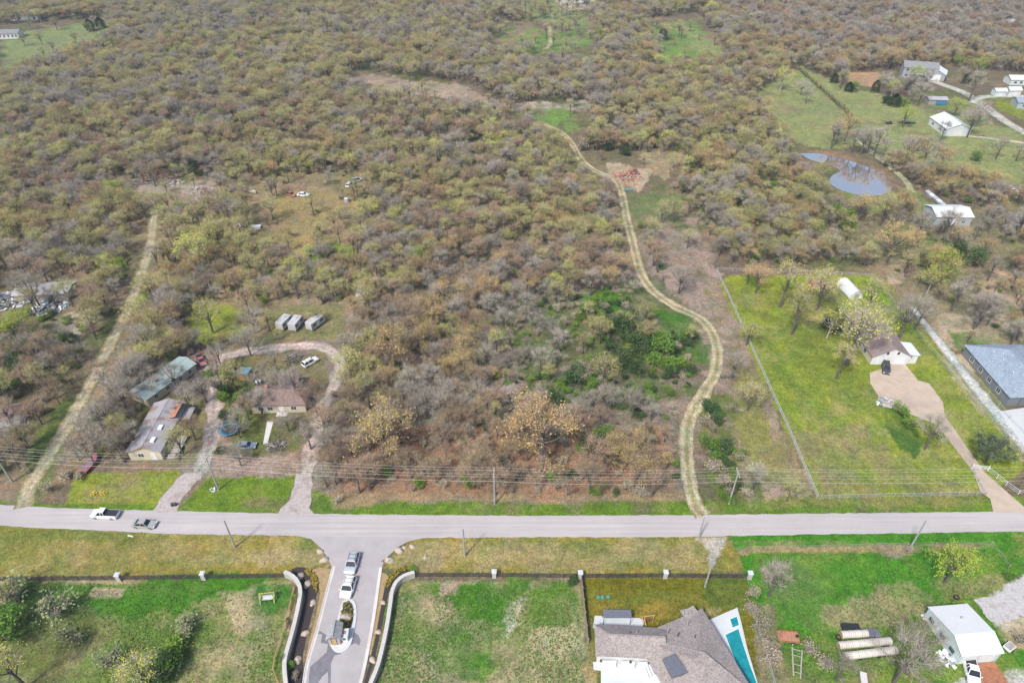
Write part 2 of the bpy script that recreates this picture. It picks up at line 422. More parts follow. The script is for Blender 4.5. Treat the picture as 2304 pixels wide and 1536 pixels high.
# ------------------------------------------------------------------ the ground and what is laid on it
LITTER = (.155, .120, .088); GREYLITTER = (.205, .168, .145); TANLITTER = (.27, .205, .12); LAWN = (.205, .245, .030); DRY = (.235, .195, .046)
LUSH = (.048, .155, .010); TAN = (.32, .255, .155); DIRT = (.40, .325, .27); PINKDIRT = (.30, .225, .195); PALE = (.46, .40, .36)
FIELD = (.225, .245, .10); FIELDGREEN = (.135, .245, .05); REDBANK = (.27, .165, .115); OLIVE = (.135, .128, .014); GRASSGREEN = (.085, .175, .018)
ZONES = [   # (polygon in the photo's plan, colour, share of cover, noise of the edge in px)
    ([(640, 540), (1560, 560), (1560, 1130), (700, 1130)], GREYLITTER, .7, 40),
    ([(760, 940), (1500, 960), (1540, 1120), (740, 1120)], (.26, .150, .095), .85, 25),
    ([(240, 410), (830, 380), (820, 760), (330, 760)], TANLITTER, .7, 40),
    ([(620, 440), (800, 430), (800, 560), (640, 600)], (.27, .205, .085), .75, 25),
    ([(420, 680), (560, 690), (550, 760), (420, 750)], LAWN, .8, 20),
    ([(680, 560), (800, 545), (790, 640), (690, 610)], GRASSGREEN, .7, 20),
    ([(1080, 680), (1560, 640), (1570, 900), (1200, 900)], (.085, .120, .035), .65, 40),
    ([(1300, 660), (1400, 655), (1390, 705), (1310, 700)], LUSH, .8, 18),
    ([(1460, 700), (1590, 710), (1590, 830), (1480, 800)], LUSH, .55, 25),
    ([(0, 640), (230, 640), (150, 900), (0, 1080)], (.12, .115, .05), .6, 40),
    # right-hand property and the strip beside it
    ([(1470, 460), (1560, 470), (1640, 640), (1830, 1130), (1680, 1135), (1600, 900), (1560, 700), (1440, 600)], PINKDIRT, .75, 22),
    ([(1560, 890), (1640, 890), (1690, 1000), (1720, 1120), (1600, 1120)], (.10, .135, .03), .75, 14),
    ([(1640, 900), (1700, 900), (1830, 1120), (1720, 1120)], (.20, .215, .045), .6, 20),
    ([(1590, 640), (1640, 650), (1830, 1120), (1640, 1130), (1640, 900)], (.19, .18, .06), .45, 30),
    ([(1622, 645), (1640, 618), (1970, 622), (2300, 1010), (2304, 1060), (2215, 1112), (1840, 1120)], LAWN, 1, 5),
    ([(1640, 640), (1900, 640), (1880, 800), (1700, 720)], (.15, .135, .045), .65, 30),
    ([(1640, 650), (1990, 640), (2200, 900), (2215, 1110), (1840, 1120)], (.29, .245, .135), .36, 20),
    ([(1640, 650), (1990, 640), (2200, 900), (2215, 1110), (1840, 1120)], (.125, .175, .03), .36, 20),
    ([(1760, 960), (1960, 960), (2180, 1110), (1850, 1115)], (.215, .190, .095), .6, 40),
    ([(1690, 700), (1870, 760), (1960, 900), (1800, 880), (1720, 800)], (.145, .185, .030), .7, 40),
    ([(1975, 905), (2040, 915), (2090, 990), (2060, 1030), (2000, 970)], (.06, .125, .022), .85, 12),
    ([(1930, 630), (1985, 640), (2070, 720), (1990, 700)], (.150, .215, .030), .8, 12),
    ([(1985, 640), (2010, 640), (2304, 960), (2304, 1010)], (.17, .18, .055), .8, 8),
    # grey and beige drives painted as soft bare earth under the strips
    ([(1365, 378), (1465, 372), (1470, 402), (1440, 425), (1390, 415)], (.42, .31, .225), .9, 14),
    ([(1440, 345), (1540, 350), (1500, 400), (1450, 380)], TAN, .8, 14),
    ([(1400, 430), (1520, 430), (1540, 500), (1430, 500)], (.13, .165, .065), .8, 18),
    ([(1270, 390), (1390, 410), (1400, 490), (1330, 470)], (.10, .15, .05), .7, 18),
    ([(1170, 240), (1300, 245), (1310, 290), (1210, 285)], FIELDGREEN, .72, 22),
    ([(1080, 235), (1330, 225), (1330, 248), (1120, 255)], PALE, .55, 10),
    ([(820, 165), (1050, 195), (1120, 240), (1040, 225), (880, 200), (800, 185)], (.33, .255, .20), .8, 7),
    ([(1120, 80), (1330, 70), (1340, 110), (1160, 115)], FIELDGREEN, .72, 24),
    ([(1130, 0), (1260, -10), (1340, 60), (1250, 60), (1180, 30)], (.20, .24, .10), .8, 8),
    ([(1250, -10), (1350, -10), (1330, 20), (1260, 25)], PALE, .7, 5),
    ([(1440, 60), (1560, 40), (1620, 120), (1500, 150)], FIELDGREEN, .72, 24),
    ([(0, 95), (40, 75), (230, 45), (240, 85), (120, 120), (0, 160)], (.19, .225, .095), .95, 9),
    # beyond the diagonal: pasture, ponds, banks
    ([(1700, 200), (1800, 150), (1920, 200), (2304, 300), (2304, 420), (2000, 350), (1820, 330), (1740, 290)], FIELD, .95, 10),
    ([(1790, 155), (1900, 240), (2000, 320), (1900, 300), (1800, 230)], (.19, .215, .10), .5, 14),
    ([(2040, 200), (2230, 235), (2200, 290), (2060, 250)], (.20, .225, .095), .6, 10),
    ([(2230, 225), (2304, 225), (2304, 270), (2250, 250)], LAWN, .9, 5),
    ([(1500, 40), (1600, 90), (1640, 130), (1560, 110)], FIELD, .9, 8),
    ([(1900, 160), (1980, 165), (1975, 195), (1910, 190)], (.38, .24, .15), .9, 5),
    ([(1800, 338), (1880, 340), (2016, 400), (2020, 432), (1960, 380), (1850, 350)], REDBANK, .8, 5),
    ([(1860, 420), (1960, 445), (2060, 430), (2110, 470), (2060, 520), (1960, 480)], (.17, .20, .065), .9, 10),
    ([(1900, 480), (2304, 470), (2304, 780), (2100, 760), (1990, 620)], (.20, .175, .105), .8, 20),
    ([(1990, 500), (2100, 520), (2200, 620), (2120, 640), (2010, 570)], (.135, .165, .055), .7, 14),
    ([(1990, 600), (2040, 595), (2030, 640), (2000, 640)], (.42, .33, .24), .85, 6),
    ([(2120, 700), (2304, 720), (2304, 800), (2140, 780), (2080, 740)], (.40, .315, .235), .75, 10),
    ([(2230, 600), (2304, 640), (2304, 700), (2210, 650)], (.40, .29, .20), .6, 10),
    ([(2130, 740), (2260, 760), (2240, 790), (2150, 780)], GRASSGREEN, .7, 8),
    ([(2120, 800), (2180, 790), (2200, 880), (2304, 1010), (2304, 1040), (2180, 900)], (.40, .33, .23), .7, 6),
    # left-hand property
    ([(165, 1065), (410, 1060), (345, 1150), (150, 1140)], LAWN, .95, 7),
    ([(400, 1150), (470, 1070), (665, 1070), (640, 1155)], (.115, .185, .018), .95, 7),
    ([(440, 770), (520, 780), (500, 1000), (660, 1010), (700, 1070), (470, 1075), (400, 1090), (420, 900)], PINKDIRT, .8, 14),
    ([(300, 900), (480, 900), (440, 1050), (290, 1040)], (.16, .145, .055), .7, 20),
    ([(500, 830), (590, 820), (720, 850), (700, 880), (590, 960), (690, 960), (690, 1020), (520, 1030)], (.115, .135, .035), .85, 20),
    ([(560, 790), (730, 790), (735, 860), (600, 860)], (.19, .16, .065), .7, 20),
    ([(600, 690), (760, 690), (780, 760), (600, 760)], (.17, .175, .065), .65, 20),
    ([(270, 405), (490, 405), (480, 440), (340, 460)], (.33, .285, .25), .5, 18),
    ([(60, 1000), (130, 900), (190, 880), (130, 1020), (90, 1130), (40, 1130)], (.095, .155, .03), .6, 16),
    ([(20, 760), (200, 680), (250, 700), (190, 760), (40, 800)], PALE, .4, 16),
    # verges along the road
    ([(-60, 1128), (140, 1130), (350, 1140), (620, 1148), (700, 1100), (760, 1118), (900, 1130), (1530, 1128), (1850, 1122), (2420, 1112), (2420, 1160), (1560, 1175), (600, 1170), (-60, 1150)], (.105, .185, .018), .9, 6),
    ([(730, 1105), (1540, 1110), (1540, 1128), (900, 1128), (750, 1145)], TANLITTER, .75, 6),
    ([(1680, 1118), (2215, 1112), (2215, 1138), (1680, 1142)], (.205, .195, .065), .6, 8),
    ([(-60, 1160), (700, 1195), (740, 1275), (660, 1290), (-60, 1302)], DRY, 1, 4),
    ([(860, 1275), (940, 1200), (1640, 1200), (1690, 1290), (930, 1292)], DRY, 1, 4),
    ([(-60, 1190), (720, 1205), (740, 1275), (-60, 1300)], (.33, .27, .13), .42, 25),
    ([(-60, 1190), (720, 1205), (740, 1275), (-60, 1300)], (.14, .165, .03), .42, 25),
    ([(880, 1260), (960, 1212), (1640, 1208), (1680, 1290), (940, 1290)], (.33, .27, .14), .46, 25),
    ([(880, 1260), (960, 1212), (1640, 1208), (1680, 1290), (940, 1290)], (.14, .165, .035), .4, 25),
    ([(-60, 1185), (420, 1205), (420, 1225), (-60, 1215)], (.12, .15, .035), .65, 12),
    ([(150, 1230), (560, 1225), (560, 1275), (200, 1285)], (.27, .215, .095), .45, 30),
    ([(560, 1240), (735, 1240), (745, 1285), (600, 1280)], (.31, .245, .13), .75, 16),
    ([(860, 1275), (930, 1220), (1010, 1240), (1000, 1285), (930, 1290)], (.30, .235, .125), .8, 14),
    ([(1100, 1225), (1560, 1225), (1560, 1280), (1100, 1280)], (.28, .225, .115), .5, 30),
    ([(1565, 1210), (1640, 1212), (1620, 1240), (1600, 1285), (1590, 1240)], (.42, .37, .34), .85, 6),
    # plots south of the fences
    ([(-60, 1306), (655, 1306), (640, 1560), (-60, 1560)], TAN, 1, 3),
    ([(-60, 1306), (655, 1306), (640, 1560), (-60, 1560)], (.075, .155, .018), .58, 22),
    ([(-60, 1306), (640, 1306), (560, 1345), (300, 1385), (120, 1410), (-60, 1400)], LUSH, .85, 30),
    ([(-60, 1330), (190, 1310), (230, 1420), (110, 1480), (-60, 1500)], (.125, .130, .065), .6, 40),
    ([(-60, 1400), (360, 1400), (420, 1560), (-60, 1560)], (.11, .13, .035), .6, 50),
    ([(350, 1400), (420, 1430), (380, 1560), (300, 1560)], (.09, .15, .025), .7, 25),
    ([(580, 1315), (660, 1315), (650, 1370), (610, 1385), (575, 1370)], (.045, .15, .02), .9, 8),
    ([(500, 1340), (590, 1340), (600, 1450), (520, 1420)], (.36, .29, .19), .6, 25),
    ([(210, 1320), (280, 1318), (270, 1345), (200, 1345)], (.38, .29, .20), .8, 8),
    ([(880, 1306), (1310, 1304), (1320, 1560), (850, 1560)], (.30, .245, .155), 1, 3),
    ([(880, 1306), (1310, 1304), (1320, 1560), (850, 1560)], (.075, .165, .018), .42, 22),
    ([(905, 1300), (1305, 1303), (1300, 1345), (1160, 1335), (1010, 1330), (900, 1350)], GRASSGREEN, .75, 20),
    ([(1040, 1305), (1190, 1308), (1150, 1400), (1020, 1390), (1000, 1340)], LUSH, .9, 16),
    ([(980, 1310), (1035, 1308), (1030, 1340), (990, 1340)], (.33, .25, .19), .9, 6),
    ([(940, 1380), (1020, 1400), (1100, 1470), (1080, 1536), (1000, 1500), (930, 1440)], LUSH, .6, 25),
    ([(1010, 1465), (1075, 1460), (1090, 1500), (1030, 1510)], LUSH, .8, 12),
    ([(1190, 1320), (1260, 1330), (1230, 1470), (1170, 1560), (1120, 1560), (1160, 1430)], GRASSGREEN, .65, 25),
    ([(1130, 1390), (1150, 1350), (1180, 1340), (1160, 1400), (1140, 1430)], (.47, .43, .38), .8, 8),
    ([(1185, 1420), (1310, 1400), (1310, 1480), (1200, 1500)], (.42, .34, .215), .6, 20),
    ([(1312, 1302), (1690, 1302), (1710, 1560), (1320, 1560)], OLIVE, 1, 3),
    ([(1322, 1345), (1580, 1340), (1640, 1390), (1440, 1390), (1330, 1380)], (.22, .175, .035), .65, 20),
    ([(1320, 1330), (1560, 1330), (1560, 1352), (1320, 1355)], (.145, .150, .025), .8, 10),
    ([(1585, 1305), (1690, 1305), (1700, 1370), (1640, 1375), (1580, 1350)], (.105, .135, .025), .85, 12),
    ([(1318, 1380), (1338, 1400), (1345, 1560), (1318, 1560)], (.33, .25, .13), .85, 5),
    ([(1590, 1365), (1630, 1365), (1610, 1385), (1580, 1395)], (.38, .30, .175), .7, 8),
    ([(1640, 1195), (2420, 1190), (2420, 1560), (1720, 1560), (1690, 1340)], (.055, .185, .015), 1, 6),
    ([(1640, 1215), (2060, 1222), (2060, 1245), (1660, 1250)], (.30, .24, .13), .5, 12),
    ([(1690, 1245), (2300, 1240), (2300, 1560), (1740, 1560)], (.20, .215, .05), .45, 30),
    ([(1660, 1232), (2240, 1222), (2240, 1236), (1660, 1246)], (.30, .22, .12), .75, 3),
    ([(1980, 1225), (2050, 1222), (2050, 1250), (2000, 1255)], (.24, .17, .16), .7, 5),
    ([(1700, 1270), (1850, 1260), (1860, 1420), (1730, 1420)], (.115, .175, .055), .6, 40),
    ([(1830, 1370), (1960, 1330), (2060, 1300), (2120, 1380), (1980, 1400), (1860, 1410)], (.27, .225, .135), .5, 35),
    ([(2100, 1290), (2304, 1290), (2304, 1330), (2210, 1320), (2120, 1350)], (.26, .22, .12), .5, 25),
    ([(2260, 1195), (2420, 1190), (2420, 1240), (2280, 1250)], (.17, .19, .05), .7, 25),
    ([(2200, 1350), (2260, 1320), (2304, 1290), (2420, 1240), (2420, 1420), (2304, 1440), (2240, 1400)], (.47, .44, .44), .95, 8),
    ([(2235, 1380), (2304, 1370), (2420, 1380), (2420, 1460), (2270, 1450)], (.42, .31, .20), .8, 12),
    ([(2150, 1530), (2240, 1510), (2420, 1490), (2420, 1560), (2140, 1560)], (.44, .42, .41), .85, 10),
    ([(1685, 1360), (1735, 1360), (1790, 1560), (1715, 1560)], (.20, .17, .11), .85, 8),
    ([(1780, 1460), (1890, 1440), (2000, 1500), (1960, 1560), (1720, 1560)], (.17, .165, .085), .6, 30),
]

def ground_colour(x, y):
    """Cover colour of the land at plan positions x, y (numpy arrays)."""
    px, py, dep = project(x, y)
    ok = (dep > 20)
    px = np.where(ok, px, -9e3); py = np.where(ok, py, 9e3)
    c = np.empty(x.shape + (3,)); c[:] = LITTER
    n = fbm(x * .03, y * .03, 5)
    c = c * (1 - .35 * (n > .5)[..., None]) + np.array((.17, .14, .07)) * (.35 * (n > .5))[..., None]
    # the woods floor: leaf litter with patches of new grass and ground cover
    g = fbm(x * .07, y * .07, 23)
    w = np.clip((g - .53) * 7, 0, .75)[..., None]
    c = c * (1 - w) + np.array((.105, .125, .045)) * w
    g = fbm(x * .05, y * .05, 31)
    w = np.clip((g - .54) * 8, 0, .6)[..., None]
    c = c * (1 - w) + np.array((.26, .19, .13)) * w
    # distance softens the noise of the edge: it is given in photo units
    nx1 = fbm(x * .35, y * .35, 41) - .5; ny1 = fbm(x * .35, y * .35, 47) - .5
    nx2 = fbm(x * .09, y * .09, 53, 3) - .5; ny2 = fbm(x * .09, y * .09, 59, 3) - .5
    for i, (poly, col, share, nz) in enumerate(ZONES):
        qx = px + nz * (1.6 * nx1 + 2.6 * nx2); qy = py + nz * .75 * (1.6 * ny1 + 2.6 * ny2)
        b = [min(p[0] for p in poly), max(p[0] for p in poly), min(p[1] for p in poly), max(p[1] for p in poly)]
        bb = (qx > b[0]) & (qx < b[1]) & (qy > b[2]) & (qy < b[3])
        if not bb.any(): continue
        ins = np.zeros(px.shape, bool); ins[bb] = inside(qx[bb], qy[bb], poly)
        if not ins.any(): continue
        if share < .999:
            m = fbm(x * .22, y * .22, 100 + i) * .6 + fbm(x * .06, y * .06, 200 + i) * .4
            a = np.clip((share - .5) * 1.2 + .5 + (m - .5) * 3.6, 0, 1) * (.55 + .45 * share)
        else:
            a = np.ones(px.shape)
        a = (a * ins)[..., None]
        c = c * (1 - a) + np.array(col) * a
    return c

def set_col(me, cols):
    at = me.color_attributes.new("Col", 'FLOAT_COLOR', 'POINT')
    buf = np.ones((len(me.vertices), 4), np.float32); buf[:, :3] = cols
    at.data.foreach_set("color", buf.ravel())

M['earth'] = mat_earth('earth')
def axis(parts):
    v = [parts[0][0]]
    for a, b, s0, s1 in parts:
        x = a
        L = abs(b - a); t = 0
        while t < L - 1e-6:
            f = t / L; t = min(L, t + s0 + (s1 - s0) * f); v.append(a + (b - a) / L * t)
    return np.array(v)
gx1 = axis([(0, 90, .7, .7), (90, 200, .7, 2.2), (200, 520, 2.2, 5), (520, 900, 8, 40), (900, 9000, 100, 1500)])
gx = np.concatenate([-gx1[::-1][:-1], gx1])
gy = axis([(-400, 20, 80, 8), (20, 46, 4, 1), (46, 125, .7, .7), (125, 260, .7, 2), (260, 720, 2, 5), (720, 1200, 8, 60), (1200, 11000, 100, 1800)])
X, Y = np.meshgrid(gx, gy)
cc = ground_colour(X, Y).reshape(-1, 3)
nx_, ny_ = len(gx), len(gy)
verts = np.stack([X.ravel(), Y.ravel(), np.zeros(X.size)], 1)
idx = np.arange(nx_ * ny_).reshape(ny_, nx_)
quads = np.stack([idx[:-1, :-1], idx[:-1, 1:], idx[1:, 1:], idx[1:, :-1]], -1).reshape(-1, 4)
def np_mesh(name, verts, quads):
    me = bpy.data.meshes.new(name)
    me.vertices.add(len(verts)); me.vertices.foreach_set("co", np.asarray(verts, np.float32).ravel())
    k = quads.shape[1]
    me.loops.add(quads.size); me.loops.foreach_set("vertex_index", quads.astype(np.int32).ravel())
    me.polygons.add(len(quads)); me.polygons.foreach_set("loop_start", (np.arange(len(quads)) * k).astype(np.int32))
    me.update(calc_edges=True)
    return me
me = np_mesh("ground", verts, quads)
set_col(me, cc)
me.materials.append(M['earth'])
ground = bpy.data.objects.new("ground", me); COL.objects.link(ground)
tag(ground, "leaf litter, lawn and pasture the whole place stands on", kind="structure")

def flat(name, pxs, mat, z, label, kind="structure", jit=0, step=None):
    """A sheet laid on the ground: outline in the photo's plan."""
    pts = [G(*p) for p in pxs]
    if step:
        out = []
        for i, p in enumerate(pts):
            q = pts[(i + 1) % len(pts)]; n = max(1, int((q - p).length / step))
            for k in range(n):
                r = p.lerp(q, k / n)
                out.append(Vector((r.x + jit * (vnoise(r.x * .8, r.y * .8, 3) - .5), r.y + jit * (vnoise(r.x * .8, r.y * .8, 9) - .5), 0)))
        pts = out
    m = MB(); m.add([(p.x, p.y, z) for p in pts], [tuple(range(len(pts)))])
    o = m.build(name, mat)
    # triangulated so that concave outlines fill properly
    import bmesh
    bm = bmesh.new(); bm.from_mesh(o.data); bmesh.ops.triangulate(bm, faces=bm.faces[:])
    for f in bm.faces:
        if f.normal.z < 0: f.normal_flip()
    bm.to_mesh(o.data); bm.free()
    return tag(o, label, kind=kind)

def spline(pts, step):
    """Catmull-Rom through plan points, evenly stepped."""
    P = [Vector((p[0], p[1], 0)) for p in pts]; out = []
    Q = [P[0] * 2 - P[1]] + P + [P[-1] * 2 - P[-2]]
    for i in range(1, len(Q) - 2):
        a, b, c, d = Q[i - 1:i + 3]; n = max(2, int((c - b).length / step))
        for k in range(n):
            t = k / n
            out.append(.5 * ((2 * b) + (c - a) * t + (2 * a - 5 * b + 4 * c - d) * t * t + (3 * b - a - 3 * c + d) * t ** 3))
    out.append(P[-1])
    return out

def strip(name, pxs, width, z, label, bands, mat=None, step=.8, jit=.35, seed=1):
    """A lane along a line; bands = colours across it, from edge to edge."""
    pts = spline([G(*p) for p in pxs], step); nb = len(bands)
    ws = width if isinstance(width, (list, tuple)) else (width, width)
    vs, cs, fs = [], [], []
    for i, p in enumerate(pts):
        d = (pts[min(i + 1, len(pts) - 1)] - pts[max(0, i - 1)]).normalized(); nrm = Vector((-d.y, d.x, 0))
        w = ws[0] + (ws[1] - ws[0]) * i / (len(pts) - 1)
        for k in range(nb):
            o = (k / (nb - 1) - .5) * w
            if k in (0, nb - 1): o += jit * (float(vnoise(p.x * .45 + k * 31, p.y * .45, seed)) - .5) * 2.2 + .25 * (float(vnoise(p.x * 1.9 + k * 7, p.y * 1.9, seed)) - .5)
            elif jit: o += .25 * (float(vnoise(p.x * .3 + k * 11, p.y * .3, seed + 5)) - .5)
            q = p + nrm * o
            vs.append((q.x, q.y, z)); f = .82 + .36 * float(vnoise(q.x * .5, q.y * .5, seed + 9))
            cs.append(tuple(c * f for c in bands[k]))
    n = len(pts)
    for i in range(n - 1):
        for k in range(nb - 1):
            fs.append((i * nb + k, i * nb + k + 1, (i + 1) * nb + k + 1, (i + 1) * nb + k))
    m = MB(); m.add(vs, fs); o = m.build(name, mat or M['earth'], fix=False)
    if o.data.polygons[0].normal.z < 0: o.data.flip_normals()
    set_col(o.data, np.array(cs))
    return tag(o, label, kind="structure")

# ---- roads
main_road_px = [(-120, 1129), (0, 1135), (130, 1142), (350, 1148), (620, 1155), (1152, 1160), (1560, 1158), (2304, 1150), (2480, 1148),
                (2480, 1192), (2304, 1195), (1750, 1203), (1500, 1208), (1180, 1208), (945, 1209), (690, 1205), (430, 1202), (150, 1190), (0, 1182), (-120, 1176)]
flat("road", main_road_px, M['asphalt'], .024, "pale grey two-lane country road", jit=.28, step=1.4)
flat("entrance_road", [(660, 1203.5), (700, 1212), (722, 1232), (738, 1255), (747, 1275), (740, 1300), (712, 1410), (690, 1500), (684, 1530), (680, 1600), (795, 1600), (812, 1530), (822, 1500), (842, 1400), (857, 1285),
                       (862, 1268), (874, 1250), (895, 1230), (920, 1217), (960, 1208)], M['asphalt_new'], .016, "paved entrance road between stone walls")
flat("asphalt_patch", [(708, 1425), (725, 1426), (722, 1445), (738, 1448), (735, 1466), (722, 1478), (708, 1490), (698, 1498), (693, 1545), (712, 1540), (726, 1520), (738, 1510), (738, 1545), (744, 1545), (745, 1490), (752, 1474), (768, 1470),
                       (755, 1462), (742, 1452), (738, 1430), (720, 1418)], M['asphalt_dark'], .022, "darker grey asphalt around the gatehouse island")  # darker grey sheet laid over the entrance road
flat("asphalt_patch", [(793, 1418), (806, 1428), (812, 1440), (808, 1452), (800, 1446), (790, 1450)], M['asphalt_dark'], .022, "small darker grey asphalt beside the gatehouse")  # smaller sheet of the same darker grey
for pts, lab in (([(752, 1273), (716, 1412), (690, 1505), (682, 1580)], "pale kerb on the side of the bench, along the entrance road"), ([(856, 1276), (838, 1400), (818, 1505), (798, 1580)], "pale kerb on the pool house side of the entrance road")):
    p = spline([G(*q) for q in pts], .6); m = MB()
    for off, w, h in ((-.28, .16, .14), (.02, .44, .035)):
        s = 1 if pts[0][0] < 800 else -1
        vs, fs = [], []
        for i, a in enumerate(p):
            d = (p[min(i + 1, len(p) - 1)] - p[max(0, i - 1)]).normalized(); nn = Vector((-d.y, d.x, 0)) * -1
            for o_, z_ in ((off - w / 2, 0), (off - w / 2, h), (off + w / 2, h), (off + w / 2, 0)):
                q = a + nn * (-o_ * s); vs.append((q.x, q.y, z_ + .02))
        for i in range(len(p) - 1):
            for k in range(3):
                fs.append((i * 4 + k, i * 4 + k + 1, i * 4 + k + 5, i * 4 + k + 4))
        m.add(vs, fs)
    tag(m.build("kerb", M['concrete']), lab, kind="structure")
for pts, lab in (([(748, 1280), (738, 1320), (716, 1410), (706, 1445), (694, 1492), (686, 1494), (696, 1440), (710, 1390), (720, 1335), (716, 1300), (700, 1282), (720, 1276)], "strip of brown bark and dry turf beside the mulch bed"),
                 ([(852, 1285), (836, 1400), (822, 1470), (834, 1474), (846, 1420), (862, 1340), (878, 1300), (868, 1290)], "strip of brown dry turf beside the boulder wall")):
    flat("verge", pts, mat_plain('dry_turf', (.33, .235, .12), .95, .25, 1.2, bump=.5, bscale=12), .012, lab)

# ---- drives and tracks
RUT = (.42, .35, .255); MID = (.27, .245, .125); EDGE = (.20, .185, .075); GRV = (.45, .385, .355)
strip("track", [(50, 1142), (72, 1085), (120, 1010), (165, 930), (215, 840), (255, 760), (290, 690), (320, 610), (338, 550), (344, 505), (350, 470)], (3.6, 3.2), .030,
      "straight dirt track up through the trees", [EDGE, (.34, .29, .19), RUT, (.36, .30, .20), RUT, (.34, .29, .19), EDGE])
strip("track", [(1582, 1160), (1562, 1130), (1548, 1060), (1545, 1000), (1552, 940), (1585, 880), (1612, 830), (1610, 770), (1580, 720), (1520, 690), (1470, 655), (1440, 610), (1425, 550), (1410, 490), (1400, 440), (1385, 405),
                (1340, 385), (1308, 360), (1288, 325), (1262, 298), (1222, 280)], (3.5, 3.1), .030, "winding two-rut dirt track through the woods", [EDGE, RUT, RUT, MID, MID, RUT, RUT, EDGE], seed=4)
flat("driveway", [(340, 1151), (362, 1120), (395, 1080), (420, 1062), (455, 1065), (430, 1095), (405, 1130), (398, 1152)], M['gravel_drive'], .034, "pale gravel driveway to the grey roofed house", step=.7, jit=.7)
flat("driveway", [(622, 1156), (650, 1125), (662, 1090), (668, 1065), (700, 1072), (702, 1110), (694, 1140), (702, 1157)], M['gravel_drive'], .034, "pale gravel driveway beside the wood", step=.7, jit=.7)
PK = (.40, .325, .295); PKE = (.27, .22, .18)
strip("driveway", [(435, 1080), (462, 1030), (480, 960), (482, 880), (478, 830), (500, 805), (560, 790), (640, 781), (700, 778), (745, 790), (765, 820), (750, 870), (722, 930), (705, 1000), (690, 1070), (682, 1090)], (4.0, 3.4), .028,
      "brown gravel loop drive round the trampoline yard", [PKE, PK, GRV, PK, GRV, PK, PKE], seed=8, jit=.6)
strip("track", [(1236, 60), (1240, 85), (1236, 100), (1225, 112)], 3.5, .03, "short grassy track across a far clearing", [FIELDGREEN, (.35, .30, .2), (.35, .30, .2), FIELDGREEN], seed=3)
strip("path", [(1925, 310), (1950, 332), (1985, 362), (2018, 388), (2040, 410), (2052, 432)], 2.8, .03, "pale dirt path beside the pond", [FIELDGREEN, (.45, .38, .29), (.33, .29, .18), (.45, .38, .29), FIELDGREEN], seed=6)
strip("road", [(2085, 176), (2120, 190), (2165, 207), (2195, 224), (2230, 250), (2270, 278), (2330, 312)], 5.5, .03, "narrow grey lane past the far white sheds", [FIELD, (.45, .42, .41), (.45, .42, .41), (.45, .42, .41), FIELD], seed=7)
strip("driveway", [(2188, 232), (2205, 220), (2235, 217), (2330, 217)], 5, .034, "pale drive in front of the far white sheds", [FIELD, (.47, .44, .42), (.47, .44, .42), FIELD], seed=9)
strip("path", [(2140, 303), (2200, 308), (2260, 316), (2330, 325)], 3.2, .03, "pale dirt drive to the far shed", [FIELD, (.47, .41, .33), (.47, .41, .33), FIELD], seed=11)
strip("driveway", [(2050, 690), (2095, 745), (2150, 815), (2210, 890), (2260, 950), (2340, 1040)], (2.2, 4.6), .03, "pale gravel drive between two fences", [(.2, .2, .08), (.46, .46, .47), (.50, .50, .51), (.44, .44, .45), (.2, .2, .08)], seed=12)
flat("driveway", [(1957, 838), (1990, 828), (2030, 810), (2065, 855), (2090, 862), (2122, 905), (2125, 935), (2145, 962), (2215, 1062), (2304, 1140), (2330, 1153), (2235, 1152), (2228, 1122), (2206, 1105), (2190, 1062), (2108, 955), (2040, 928), (1990, 912), (1958, 862)],
     M['concrete_tan'], .034, "tan concrete drive of the brown roofed house")
flat("driveway", [(2248, 925), (2320, 915), (2400, 990), (2400, 1060), (2330, 1040)], M['concrete_white'], .034, "white concrete drive of the slate roofed house")
flat("walkway", [(601, 948), (615, 948), (602, 998), (592, 998)], M['concrete'], .034, "short concrete walk from the brown house")

flat("gravel_yard", [(2192, 1352), (2215, 1342), (2258, 1322), (2300, 1292), (2420, 1235), (2420, 1420), (2300, 1385), (2262, 1390), (2240, 1402), (2215, 1380)], M['gravel'], .012, "pale gravel yard beside the white barn", step=.5, jit=1.6)
# ---- water
def water(name, pxs, label, z=.04):
    m, nt, b = new_mat(name); b.inputs["Base Color"].default_value = (1.0, .90, .82, 1); b.inputs["Roughness"].default_value = .03
    b.inputs["Metallic"].default_value = .92; b.inputs["IOR"].default_value = 1.33
    n = nt.nodes.new("ShaderNodeTexNoise"); n.inputs["Scale"].default_value = .8; bp = nt.nodes.new("ShaderNodeBump"); bp.inputs["Strength"].default_value = .03
    nt.links.new(n.outputs[0], bp.inputs["Height"]); nt.links.new(bp.outputs[0], b.inputs["Normal"])
    P = spline([G(*p) for p in pxs] + [G(*pxs[0])], 1.0)
    mb = MB(); mb.add([(p.x, p.y, z) for p in P[:-1]], [tuple(range(len(P) - 1))]); o = mb.build(name, m)
    import bmesh
    bm = bmesh.new(); bm.from_mesh(o.data); bmesh.ops.triangulate(bm, faces=bm.faces[:])
    for f in bm.faces:
        if f.normal.z < 0: f.normal_flip()
    bm.to_mesh(o.data); bm.free()
    return tag(o, label, kind="structure")
water("pond_water", [(1800, 345), (1850, 347), (1905, 360), (1958, 378), (1998, 400), (2010, 420), (1992, 436), (1950, 441), (1900, 431), (1868, 413), (1872, 396), (1890, 385), (1868, 372), (1825, 360)], "still pond mirroring bare trees")
water("pond_water", [(2262, 488), (2310, 478), (2380, 490), (2380, 540), (2310, 516), (2275, 502)], "small far pond cut by the picture's edge")
